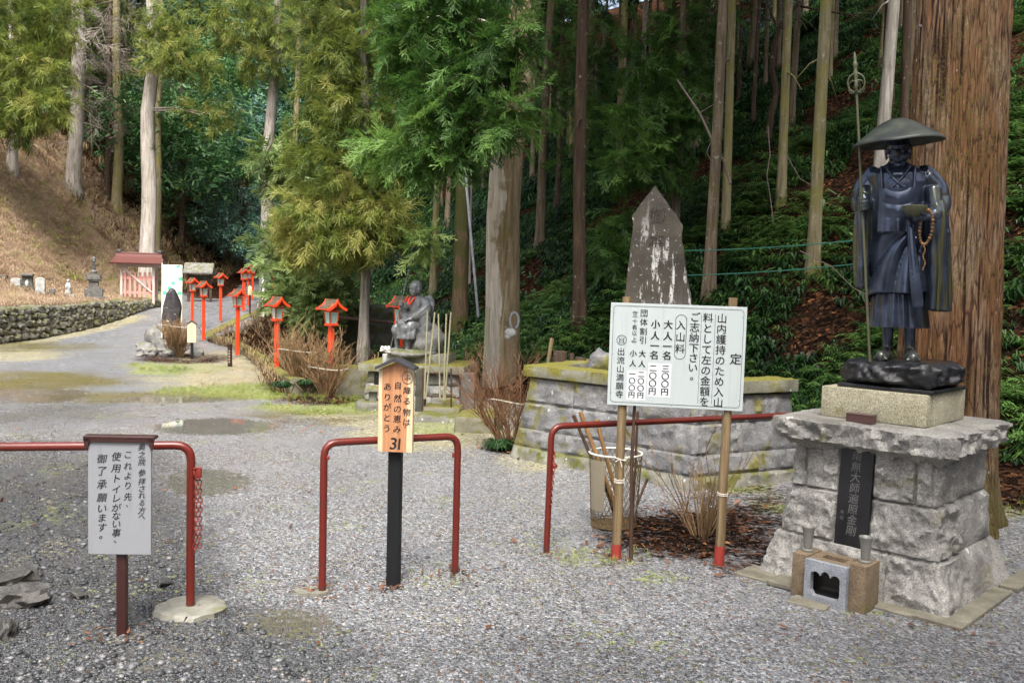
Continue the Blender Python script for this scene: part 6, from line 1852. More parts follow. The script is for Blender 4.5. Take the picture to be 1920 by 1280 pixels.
# ------------------------------------------------------------------ granite platform with the pointed stele
def platform():
    P0, K, P2, P3 = Vector((.19, 8.5, 0)), Vector((1.50, 7.32, 0)), Vector((2.40, 7.78, 0)), Vector((1.35, 10.1, 0))
    t = thing('granite_platform', 'mossy granite block platform carrying the pointed stele', 'stone platform', K)
    O = K
    cen = (P0 + K + P2 + P3) / 4
    def inw(p, q):                                # horizontal normal pointing out of the face
        d = (q - p).normalized(); n = Vector((d.y, -d.x, 0))
        return n if n.dot(p - cen) > 0 else -n
    seed = 0
    edges = [(P0, K, [[.3, .62], [.22, .5, .78], [.36, .7], [.3, .64]]), (K, P2, [[.45], [.6], [.4], [.5]]), (P3, P0, [[.5], [.35, .7], [.5], [.4]])]
    courses = [(-.05, .11, .16, .12, 'moss_stone'), (.112, .275, .12, .085, 'granite_moss'), (.279, .515, .085, .035, 'granite_moss'), (.519, .755, .035, .0, 'granite_moss')]
    for p, q, cuts in edges:
        n = inw(p, q); d = (q - p)
        dl = d.normalized()
        for k, (z0, z1, ob, ot, mt) in enumerate(courses):
            us = [0] + cuts[k] + [1]
            for i in range(len(us) - 1):
                def cor(u, off, z):
                    w = p + d * u + n * off
                    if u == 0 and off > 0: w -= dl * off * .7
                    if u == 1 and off > 0: w += dl * off * .7
                    return Vector((w.x, w.y, z)) - O
                a0, a1 = us[i] + (.004 if i else 0), us[i + 1] - (.004 if i < len(us) - 2 else 0)
                c8 = [cor(a0, ob, z0), cor(a1, ob, z0), cor(a1, -.18, z0), cor(a0, -.18, z0), cor(a0, ot, z1), cor(a1, ot, z1), cor(a1, -.18, z1), cor(a0, -.18, z1)]
                if (c8[1] - c8[0]).cross(c8[2] - c8[1]).z < 0: c8 = [c8[q_] for q_ in (3, 2, 1, 0, 7, 6, 5, 4)]
                MB().block(c8, 24, .021, 200 + seed, 9, .03).build('granite_block', MT[mt], t, smooth=35); seed += 1
    for p, q, cuts in edges:
        n = inw(p, q); dl = (q - p).normalized(); L = (q - p).length
        for (a, b_) in ((0, .42), (.423, .75), (.753, 1)) if L > 1.2 else ((0, .5), (.503, 1)):
            e0 = -.05 if a == 0 else 0; e1 = .05 if b_ == 1 else 0
            w0 = p + dl * (L * a + e0); w1 = p + dl * (L * b_ + e1)
            c8 = [w0 + n * .055, w1 + n * .055, w1 - n * .22, w0 - n * .22]
            c8 = [Vector((v.x, v.y, .762)) - O for v in c8] + [Vector((v.x, v.y, .862)) - O for v in c8]
            if (c8[1] - c8[0]).cross(c8[2] - c8[1]).z < 0: c8 = [c8[q_] for q_ in (3, 2, 1, 0, 7, 6, 5, 4)]
            MB().block(c8, 12, .010, 300 + seed, 10, .2).build('cap_stone', MT['cap_moss'], t, smooth=35); seed += 1
    V = [v + n_ for v in (P0 + (cen - P0) * .16, K + (cen - K) * .2, P2 + (cen - P2) * .2, P3 + (cen - P3) * .1) for n_ in (Vector((0, 0, .0)),)]
    mb = MB(); mb.add([Vector((v.x, v.y, -.2)) - O for v in V] + [Vector((v.x, v.y, .80)) - O for v in V], [(4, 5, 6, 7), (0, 1, 5, 4), (1, 2, 6, 5), (2, 3, 7, 6), (3, 0, 4, 7)])
    mb.build('earth_fill', MT['moss_dark'], t)
    # stele
    y = 9.15
    px2 = lambda px, py: at(px, py, y)
    S = px2(1233, 567); S.z = .79
    s = thing('stone_stele', 'tall pointed grey stone stele streaked with white lichen', 'stele', S, R(-10))
    kk = y / F
    def q(px, py):
        w = px2(px, py) - S
        return (w.x + .0, w.z)
    out = [(-.36, -.02)] + [q(*p) for p in ((1170, 566), (1176, 520), (1183, 470), (1189, 432), (1190, 422), (1185, 405), (1196, 391), (1213, 370), (1229, 350), (1243, 371), (1260, 396), (1274, 417), (1278, 424), (1277, 450), (1283, 500), (1289, 540), (1295, 566))] + [(.36, -.02)]
    cx = 0
    mb = MB(); b = bmesh.new()
    vs = [b.verts.new((x, -.09, z)) for x, z in out]; b.faces.new(vs)
    r_ = bmesh.ops.extrude_face_region(b, geom=list(b.faces)); vv = [v for v in r_['geom'] if isinstance(v, bmesh.types.BMVert)]
    bmesh.ops.translate(b, verts=vv, vec=(.01, .2, 0)); bmesh.ops.recalc_face_normals(b, faces=list(b.faces))
    bmesh.ops.triangulate(b, faces=[f for f in b.faces if len(f.verts) > 4]); bmesh.ops.subdivide_edges(b, edges=list(b.edges), cuts=3, use_grid_fill=True)
    for v in b.verts:
        p = np.array(v.co); nn = float(vn(p * 9 + 3, 5)); v.co += Vector((nn * .012, float(vn(p * 7 + 9, 6)) * .008 * (1 if v.co.y > 0 else .35), float(vn(p * 9 + 1, 7)) * .006))
    mb.bm(b); st = mb.build('slab', MT['stele'], s, smooth=40)
    it = [('御', .5, .17, .17), ('本', .5, .30, .16)]
    m2 = MB(); letters(m2, it, .6, 1.87, 0, .1, -.01)
    o = m2.build('inscription', m_flat('carved', (.035, .03, .025), .8), st); o.location = (-.03, -.103, .93)
    # things lying on the platform
    def on(px, py, z): return gnd(px, py, z)
    def stump(px, pb, w, h, lb, mt='stump'):
        p = on(px, pb, .805); r_ = M(w, p.y) / 2
        a = thing('wood_stump', lb, 'stump', p)
        MB().tube([(0, 0, -.02), (0, 0, M(h, p.y) * .5), (.003, 0, M(h, p.y))], [r_ * 1.06, r_, r_ * .98], 18).build('log', MT[mt], a, smooth=50)
        return a
    stump(1049, 688, 27, 30, 'dark sawn stump on the platform left of the price board'); stump(1088, 686, 21, 16, 'low dark stump nearest the price board on the platform'); stump(1072, 682, 9, 20, 'thin short stump between the two sawn stumps')
    p = on(1026, 688, .80); a = thing('wood_stake', 'pale split stake leaning at the left end of the platform', 'stake', p); tp = at(1035, 634, p.y) - p
    MB().tube([(0, 0, 0), tp], [.018, .02], 5).build('rod', MT['post_wood'], a)
    p = on(1128, 694, .80)
    a = tag(MB().rock((0, 0, 0), (.12, .11, .13), 61, 3, .3).build('boulder', MT['granite_moss'], smooth=180), 'mossy pale boulder on the platform behind the price board', 'rock'); a.location = (p.x, p.y, .86)
platform()
def small_poles():
    for i, (a, b_, y, lb) in enumerate((((952, 527), (944, 596), 12.6, 'thin pale bamboo pole leaning on the two toned cedar trunk'), ((912, 575), (909, 640), 12.4, 'short bamboo pole standing left of the two toned cedar trunk'), ((918, 577), (916, 640), 12.5, 'slimmer bamboo pole right beside the short bamboo pole'))):
        p, q = at(*b_, y), at(*a, y); p0 = p + (p - q) * .9
        t = thing('bamboo_pole', lb, 'pole', p0); MB().tube([(0, 0, 0), (q - p0) * .5, q - p0], .011, 7).build('cane', MT['bamboo'], t, smooth=60)
    p = at(957, 628, 12.45)
    t = thing('white_bundle', 'white rounded bundle under a grey loop hanging on the two toned cedar trunk', 'bundle', p)
    m = MB(); m.ell((0, 0, .03), (.085, .05, .065), 8, 14); m.ell((-.03, 0, -.02), (.05, .04, .05), 8, 12); m.build('bag', MT['grave'], t, smooth=180)
    MB().tube([(.05 + .06 * math.cos(a), 0, .20 + .11 * math.sin(a)) for a in np.linspace(-1.2, 4.3, 14)], .017, 7).build('loop', MT['granite_grey'], t, smooth=60)
    # long pole leaning by the ivy clad trunk
    p, q = at(892, 540, 14.5), at(872, 320, 14.5)
    t = thing('metal_pole', 'slim grey pole leaning beside the ivy clad trunk', 'pole', p + (p - q) * .25)
    MB().tube([(0, 0, 0), (q - p) * 1.25], .022, 8).build('shaft', MT['granite_grey'], t, smooth=60)
    for i, (a, b_) in enumerate((((1225, 470), (1612, 450)), ((1215, 517), (1612, 494)))):
        y0, y1 = 12.5, 10.5
        A, B = at(*a, y0), at(*b_, y1)
        t = thing('green_rope', ['upper green rope strung across the right slope', 'lower green rope strung across the right slope'][i], 'rope', A, group='green ropes along the right slope')
        pts = [(B - A) * u + Vector((0, 0, -.12 * 4 * u * (1 - u) * .3)) for u in np.linspace(0, 1, 14)]
        MB().tube(pts, .0075, 5).build('cord', MT['wire'], t)
    y = 17
    P = lambda px, py, dy=0: at(px, py, y + dy)
    b0 = P(1445, 225)
    t = thing('bare_tree', 'dark crooked leafless tree twisting up on the right slope', 'tree', b0)
    mb = MB()
    def br(pts, r0, r1): mb.tube([P(*q) - b0 for q in pts], np.linspace(r0, r1, len(pts)), 7)
    br([(1440, 260), (1446, 215), (1456, 172), (1447, 130), (1450, 95), (1460, 55), (1480, 25), (1500, 5)], .07, .03)
    br([(1460, 55), (1450, 35), (1440, 10)], .03, .01); br([(1500, 12), (1540, 20), (1590, 28), (1640, 25)], .022, .008); br([(1590, 28), (1630, 38), (1660, 55)], .012, .004); br([(1456, 60), (1470, 40), (1495, 38), (1520, 22)], .016, .005)
    mb.build('trunk', MT['bark_dark'], t, smooth=60)
    b0 = at(1280, 165, 13.5)
    t = thing('dead_branch', 'long bare broken branch hanging down the right slope above the stele', 'branch', b0)
    mb = MB(); br = lambda pts, r0, r1: mb.tube([at(*q, 13.5 - .004 * (q[1] - 160)) - b0 for q in pts], np.linspace(r0, r1, len(pts)), 6)
    br([(1270, 150), (1290, 180), (1312, 212), (1335, 262), (1358, 305), (1370, 345)], .014, .02); br([(1335, 262), (1325, 285), (1340, 320)], .008, .004); br([(1312, 212), (1340, 195), (1362, 190)], .008, .004)
    mb.build('limb', MT['twig_grey'], t, smooth=60)
    for i, (pts, y, lb) in enumerate(((((1440, 236), (1444, 290), (1438, 330), (1446, 380), (1450, 420)), 12, 'thin dry vine hanging in front of the olive trunk'), (((1462, 262), (1480, 300), (1500, 335), (1530, 352), (1545, 350)), 12, 'wiry dry twig looping left of the monk staff'), (((1500, 470), (1560, 500), (1600, 540), (1640, 560)), 9.5, 'bent dry stem low on the slope behind the monk staff'))):
        b0 = at(*pts[0], y); t = thing('dry_vine', lb, 'vine', b0)
        MB().tube([at(*q, y) - b0 for q in pts], .006, 5).build('stem', MT['twig_grey'], t)
small_poles()

# ------------------------------------------------------------------ seated monk, its pedestal and what stands round it
def seated():
    y = 11.9
    B = at(772, 765, y); B.z = 0
    t = thing('stone_pedestal', 'weathered mossy stone pedestal under the seated grey monk', 'pedestal', B, R(-8))
    k = y / F
    def blk(cx, cy, z0, z1, sx, sy, mt, nm, seed, amp=.02, bat=.02):
        c8 = [(cx - sx / 2 - bat, cy - sy / 2 - bat, z0), (cx + sx / 2 + bat, cy - sy / 2 - bat, z0), (cx + sx / 2 + bat, cy + sy / 2 + bat, z0), (cx - sx / 2 - bat, cy + sy / 2 + bat, z0),
              (cx - sx / 2, cy - sy / 2, z1), (cx + sx / 2, cy - sy / 2, z1), (cx + sx / 2, cy + sy / 2, z1), (cx - sx / 2, cy + sy / 2, z1)]
        return MB().block(c8, 12, amp, seed, 9, .1).build(nm, MT[mt], t, smooth=35)
    s = 0
    for z0, z1, w in ((-.05, .13, 1.28), (.134, .28, 1.24), (.284, .43, 1.20)):
        for u0, u1 in ((-.5, -.18), (-.176, .2), (.204, .5)):
            blk((u0 + u1) / 2 * w, .45, z0, z1, (u1 - u0) * w, .9, 'granite' if s % 2 else 'granite_moss', 'granite_block', 400 + s); s += 1
    blk(0, .43, .434, .535, 1.42, 1.05, 'cap_moss', 'cap_stone', 420, .012, .0)
    blk(.02, .45, .538, .66, .80, .62, 'moss_stone', 'upper_block', 421, .012, .01)
    pl = MB().box((-.44, -.02, .33), (.14, .03, .15), 0, .004).build('plaque', MT['plaque'], t)
    # the seated figure
    zt = .66
    S = at(783, 660, y + .40); S.z = zt
    f = thing('seated_monk_statue', 'grey stone monk seated on a rock with a staff and red neck ribbon', 'statue', S, R(-52))
    mb = MB()
    for sg, fy in ((-1, -.30), (1, -.24)):
        x = sg * .085
        mtube(mb, [(x, fy - .06, .032), (x, fy + .01, .036), (x, fy + .03, .09), (x, fy + .02, .22), (x, fy - .0, .34), (x * .9, -.02, .40)], [.028, .034, .034, .042, .052, .075], 14)
    mtube(mb, [(0, 0, .40), (0, .02, .55), (0, .0, .70), (0, -.03, .77)], [.12, .12, .11, .045], 16)
    head_mesh(mb, (0, -.055, .865), 1.02, .12)
    mtube(mb, [(-.13, 0, .69), (-.20, -.04, .60), (-.16, -.14, .63), (-.13, -.18, .655)], [.05, .045, .032, .028], 10)
    for k in range(4): mtube(mb, [(-.125 + .024 * math.cos(a), -.20 + .024 * math.sin(a), .69 - k * .017) for a in np.linspace(R(70), R(-190), 7)], .009, 7)
    mtube(mb, [(.13, 0, .69), (.19, -.02, .56), (.13, -.18, .47)], [.05, .045, .03], 10)
    mtube(mb, [(.135, -.17, .47), (.11, -.22, .46)], [.03, .026], 10)
    for k in range(4): mtube(mb, [(.135 - k * .018, -.215, .462), (.128 - k * .018, -.255, .452), (.124 - k * .018, -.275, .43)], [.0095, .009, .008], 7)
    v, n_, fc = remesh(mb, .008, 3); MB().add(v, fc).build('body', MT['grey_statue'], f, smooth=180)
    mb = MB()
    mb.loft([(0, .0, .36, .17, .16), (0, .01, .45, .165, .14), (0, .02, .56, .155, .125), (0, .01, .66, .16, .115), (0, .0, .72, .135, .10), (0, -.015, .765, .07, .07)], 40)
    mb.loft([(0, .0, .47, .15, .13), (0, -.06, .455, .158, .185), (0, -.10, .42, .165, .205), (0, -.125, .37, .17, .19), (0, -.165, .31, .17, .145), (0, -.185, .25, .175, .13), (0, -.19, .195, .182, .135)], 72,
            lambda a, z, t_: (1 + .055 * sstep(.3, 1, t_) * np.sin(a * 11 + .5), 0.0))
    mtube(mb, [(-.12, .0, .70), (-.20, -.04, .62), (-.17, -.11, .62), (-.145, -.15, .64)], [.06, .07, .06, .045], 14)
    mtube(mb, [(-.18, -.12, .60), (-.19, -.10, .5), (-.18, -.10, .40)], [.05, .065, .05], 14)
    mtube(mb, [(.12, .0, .70), (.20, -.0, .60), (.18, -.10, .52), (.145, -.16, .48)], [.065, .075, .06, .04], 14)
    mtube(mb, [(.19, -.04, .56), (.20, -.02, .42), (.20, -.01, .27), (.19, -.02, .17)], [.06, .085, .085, .05], 16)
    v, n_, fc = remesh(mb, .009, 4)
    fo = .010 * (np.abs(np.sin(np.hypot(v[:, 0] + .05, v[:, 2] - .80) * 26 + v[:, 1] * 7)) - .5) * sstep(.72, .64, v[:, 2])
    MB().add(v + n_ * fo[:, None], fc).build('robe', MT['grey_statue'], f, smooth=180)
    mb = MB(); mb.ell((0, .13, .60), (.17, .07, .19), 12, 24, Matrix.Rotation(R(-12), 4, 'X')); mb.build('hat_on_back', MT['grey_statue'], f, smooth=180)
    mb = MB(); mtube(mb, [(-.075, -.075, .765), (-.06, -.12, .71), (-.02, -.145, .66)], [.013, .015, .013], 8); mtube(mb, [(.05, -.09, .75), (.03, -.13, .69), (0, -.145, .65)], [.011, .012, .011], 8)
    mb.build('neck_ribbon', MT['red_cloth'], f, smooth=180)
    s0 = Vector((-.15, -.30, -.02)); s1 = Vector((-.15, -.245, 1.18))
    sh = math.tan(R(8))
    mb = MB(); a0 = Vector((-.125 + .0, -.20, .665)); d = Vector((.30, -.02, 1)).normalized()
    Rz = Matrix.Rotation(R(52), 3, 'Z')
    d = Rz @ Vector((.215, 0, 1)).normalized()
    mb.tube([a0 - d * .68, a0 + d * .44], .0085, 8); mb.ell(tuple(a0 + d * .45), (.016, .016, .022), 6, 8); mb.build('staff', MT['grey_statue'], f, smooth=60)
    mb = MB(); mb.rock((.03, .08, .16), (.26, .24, .24), 9, 4, .22); mb.rock((0, -.10, .0), (.34, .34, .07), 12, 3, .15); mb.build('rock_seat', MT['rock_grey'], f, smooth=180)
    # bamboo rack in front
    y2 = 11.0
    base = at(820, 745, y2)
    r_ = thing('bamboo_rack', 'rack of five bamboo poles on dark rails beside the seated monk', 'rack', base)
    for a, b_ in (((801.7, 583), (797.7, 693)), ((815.4, 585), (804, 693)), ((822, 588), (824, 693)), ((837, 588), (833.5, 695)), ((845.5, 585), (838, 695))):
        p, q = at(*a, y2), at(*b_, y2); e = q + (q - p) * .5
        MB().tube([p - base, q - base, e - base], [.010, .011, .011], 7).build('pole', MT['bamboo'], r_, smooth=60)
    for yy in (699, 742):
        p, q = at(792, yy, y2 + .02), at(846, yy, y2 + .02); MB().tube([p - base, q - base], .012, 6).build('rail', MT['dark_stick'], r_)
    for xx in (792, 846):
        p, q = at(xx, 690, y2 + .02), at(xx, 772, y2 + .02); MB().tube([p - base, q - base], .012, 6).build('leg', MT['dark_stick'], r_)
    # standing stones and steps
    def stone(name, lb, cat, x0, x1, yt, yb, depth, thick, mt, seed, rz=0.0, zb=0.0, amp=.012):
        p = gnd((x0 + x1) / 2, yb, zb) if depth is None else at((x0 + x1) / 2, yb, depth)
        w, h = M(x1 - x0, p.y), M(yb - yt, p.y)
        a = thing(name, lb, cat, p, rz)
        c8 = [(-w / 2, 0, -.1), (w / 2, 0, -.1), (w / 2, thick, -.1), (-w / 2, thick, -.1), (-w / 2, 0, h), (w / 2, 0, h), (w / 2, thick, h), (-w / 2, thick, h)]
        MB().block(c8, 12, amp, seed, 9, .1).build('stone', MT[mt], a, smooth=35)
        return a
    stone('stone_post', 'dark mossy square stone post just right of the poem board', 'stone post', 779, 795, 692, 772, None, .16, 'moss_dark', 501)
    stone('stone_post', 'mossy stone post at the right end of the bamboo rack', 'stone post', 846, 864, 693, 760, None, .18, 'moss_stone', 502)
    stone('stone_post', 'black sharp edged stone post behind the reddish shrub', 'stone post', 864, 888, 700, 770, None, .18, 'pagoda', 503)
    stone('stone_step', 'low mossy stone slab lying before the seated monk pedestal', 'step', 776, 856, 782, 792, None, .45, 'moss_stone', 504, R(-6))
    stone('stone_step', 'upper mossy kerb step below the bamboo rack', 'step', 790, 862, 764, 778, 11.0, .35, 'moss_kerb', 505, R(-6))
    stone('stone_block', 'big moss covered stone block beside the reddish shrub', 'stone block', 853, 932, 782, 812, None, .55, 'moss_kerb', 506, R(-5), amp=.02)
    a = stone('stone_altar', 'little mossy stone altar left of the poem board', 'altar', 668, 712, 754, 770, None, .28, 'moss_stone', 507, R(5))
    MB().box((.05, .12, .17), (.10, .10, .16), 0, .01).build('shaft', MT['moss_stone'], a)
    MB().prism([(-.06, .235), (.15, .235), (.12, .275), (.045, .30), (-.03, .275)], .02, .22, .006).build('cap', MT['cap_moss'], a)
    stone('retaining_block', 'yellow mossy concrete wall end behind the lawn shrubs', 'retaining wall', 634, 702, 690, 742, 13.2, .6, 'moss_kerb', 508, R(12), amp=.008)
    # white flower offering left of the monk
    p = at(722, 668, 11.6)
    a = thing('flower_offering', 'bunch of white flowers in a grey pot before the seated monk', 'flowers', p)
    MB().loft([(0, 0, -.11, .03, .03), (0, 0, .03, .035, .035), (0, 0, .035, .028, .028)], 14).build('pot', MT['grave'], a, smooth=40)
    mb = MB(); rr = random.Random(3)
    for i in range(16):
        q = Vector((rr.uniform(-.06, .07), rr.uniform(-.05, .05), rr.uniform(.05, .13))); mb.ell(tuple(q), (.018, .018, .013), 4, 7)
    mb.build('blossoms', MT['flower'], a)
    # dark embankment across the stream
    A, Bq = at(560, 618, 20.5), at(742, 612, 19)
    t = thing('embankment_wall', 'dark mossy stone embankment across the stream behind the lanterns', 'retaining wall', A)
    c8 = [(A.x, A.y, -1), (Bq.x, Bq.y, -1), (Bq.x, Bq.y + .6, -1), (A.x, A.y + .6, -1)]
    zt = 1.05
    V = [Vector(v) - A for v in c8] + [Vector((v[0], v[1] + .15, zt)) - A for v in c8]
    MB().block(V, 40, .07, 610, 5, .05).build('stone_face', MT['moss_dark'], t, smooth=35)
    p, q = at(610, 592, 18.3), at(745, 606, 17.6)
    t = thing('water_pipe', 'rusty water pipe running along the dark embankment', 'pipe', p)
    MB().tube([(0, 0, 0), (q - p)], .035, 10).build('pipe', MT['stump'], t, smooth=60)
seated()

# ------------------------------------------------------------------ red lanterns
def lanterns():
    rz = R(43)
    def make():
        t = thing('wooden_lantern', '-', 'lantern', (0, 0, 0), rz, 'red wooden lanterns along the path')
        MB().box((0, 0, .02), (.068, .068, 2.0), 0, .006).build('post', MT['vermilion'], t)
        MB().box((0, 0, 1.035), (.15, .15, .028), 0, .006).build('tray', MT['vermilion'], t)
        mb = MB()
        wb, wt, z0, z1 = .056, .073, 1.05, 1.225
        for sx in (-1, 1):
            for sy in (-1, 1):
                mb.tube([(sx * wb, sy * wb, z0), (sx * wt, sy * wt, z1)], .011, 4, ph=math.pi / 4)
        for z, w in ((z0, wb), (z1, wt)):
            for s in (-1, 1):
                mb.box((0, s * w, z), (2 * w, .02, .02)); mb.box((s * w, 0, z), (.02, 2 * w, .02))
        fr = mb.build('frame', MT['vermilion'], t)
        for i in range(4):
            Rr = Matrix.Rotation(i * math.pi / 2, 4, 'Z')
            V = [Rr @ Vector(p) for p in ((-wb + .01, -wb, z0 + .01), (wb - .01, -wb, z0 + .01), (wt - .01, -wt, z1 - .01), (-wt + .01, -wt, z1 - .01))]
            W = [v * 1 for v in V]
            for w in W: w.x *= .93; w.y *= .93
            m = MB(); m.add(V + W, [(0, 1, 2, 3), (7, 6, 5, 4), (0, 4, 5, 1), (1, 5, 6, 2), (2, 6, 7, 3), (3, 7, 4, 0)])
            pane = m.build('pane', MT['pane'], t)
            g = MB()
            for k in range(1, 6):
                u = k / 6
                a = V[0].lerp(V[1], u); b = V[3].lerp(V[2], u); g.tube([a * 1.015, b * 1.015], .0022, 3, cap=False)
            for k in range(1, 7):
                u = k / 7
                a = V[0].lerp(V[3], u); b = V[1].lerp(V[2], u); g.tube([a * 1.0, b * 1.0], .0022, 3, cap=False)
            g.build('lattice', MT['lattice'], pane)
        # gabled roof with a concave sweep, ridge along Y
        n = 9; prof = []
        for k in range(n):
            u = k / (n - 1); x = .155 * u; z = 1.395 - .145 * u ** .62 + .018 * u ** 6
            prof.append((x, z))
        full = [(-x, z) for x, z in prof[::-1]] + prof[1:]
        m = MB(); L = .15
        up = full; dn = [(x, z - .022) for x, z in full]
        V = [(x, s * L, z) for s in (-1, 1) for x, z in up] + [(x, s * L, z) for s in (-1, 1) for x, z in dn]
        q = len(full)
        F_ = [(i, i + 1, q + i + 1, q + i) for i in range(q - 1)] + [(2 * q + i, 3 * q + i, 3 * q + i + 1, 2 * q + i + 1) for i in range(q - 1)]
        F_ += [(i, 2 * q + i, 2 * q + i + 1, i + 1) for i in range(q - 1)] + [(q + i, q + i + 1, 3 * q + i + 1, 3 * q + i) for i in range(q - 1)] + [(0, q, 3 * q, 2 * q), (q - 1, 3 * q - 1, 4 * q - 1, 2 * q - 1)][:2]
        m.add(V, F_); roof = m.build('roof', MT['shingle'], t)
        for s in (-1, 1):
            m = MB(); V, F_ = [], []
            for yy in (s * (L - .004), s * (L + .016)):
                V += [(x * 1.01, yy, z + .004) for x, z in up] + [(x * 1.01, yy, z - .034 - .012 * (1 - abs(x) / .155)) for x, z in up]
            F_ = [(i, i + 1, q + i + 1, q + i) for i in range(q - 1)] + [(2 * q + i, 3 * q + i, 3 * q + i + 1, 2 * q + i + 1) for i in range(q - 1)]
            F_ += [(i, 2 * q + i, 2 * q + i + 1, i + 1) for i in range(q - 1)] + [(q + i, q + i + 1, 3 * q + i + 1, 3 * q + i) for i in range(q - 1)] + [(0, q, 3 * q, 2 * q), (q - 1, 3 * q - 1, 4 * q - 1, 2 * q - 1)]
            m.add(V, F_); m.build('bargeboard', MT['vermilion'], roof)
            m = MB(); m.prism([(-.115, 1.268), (.115, 1.268), (.04, 1.335), (0, 1.36), (-.04, 1.335)], s * (L - .05) - .006, s * (L - .05) + .006); m.build('gable', MT['vermilion'], t)
        for s in (-1, 1):
            m = MB(); m.box((s * .156, 0, 1.254), (.012, 2 * L, .012)); m.build('eave_board', MT['vermilion'], roof)
        m = MB(); m.box((0, 0, -.0), (.15, .15, .06), 0, .008); m.build('footing', MT['rock_grey'], t)
        return t
    L = [(622, 558, 12.8, 'nearest red lantern on the lawn, its post behind a tied bare shrub'), (520, 553, 15.6, 'red lantern second from the right, its post partly behind a bare shrub'), (446, 540, 18.6, 'red lantern standing clear beside the mossy kerb and short red post'),
         (382, 525, 22.6, 'red lantern right of the small cream sign by the dark stone'), (361, 519, 25.5, 'red lantern behind the small cream sign, near the banner'), (414, 510, 27.0, 'lone red lantern standing on the path before the black roofed notice'),
         (457, 502, 29.3, 'leftmost of the close row of red lanterns below the grey trunk'), (466, 504, 31.5, 'middle lantern of the close row below the grey trunk'), (474, 494, 34.5, 'farthest lantern of the close row just left of the grey trunk'),
         (512, 494, 38, 'tiny red lantern half hidden by cypress right of the grey trunk'), (752, 552, 13.6, 'red lantern with brown roof partly hidden behind the seated monk')]
    proto = make()
    for i, (px, py, y, lb) in enumerate(L):
        t = proto if i == 0 else copy_tree(proto)
        p = at(px, py, y); t.location = (p.x, p.y, p.z - 1.415); t['label'] = lb
        h = Hs(p.x, p.y)
        s = 1.0
        if i == 10: s = 1.0
        dz = p.z - h                                   # stretch so the foot meets the ground
        t.location.z = h + .0; t.scale = (1, 1, max(.6, dz / 1.415)) if abs(dz / 1.415 - 1) < .35 else (1, 1, 1.2 if dz > 0 else 1)
        if abs(dz / 1.415 - 1) >= .35: t.location.z = p.z - 1.415 * t.scale.z
lanterns()

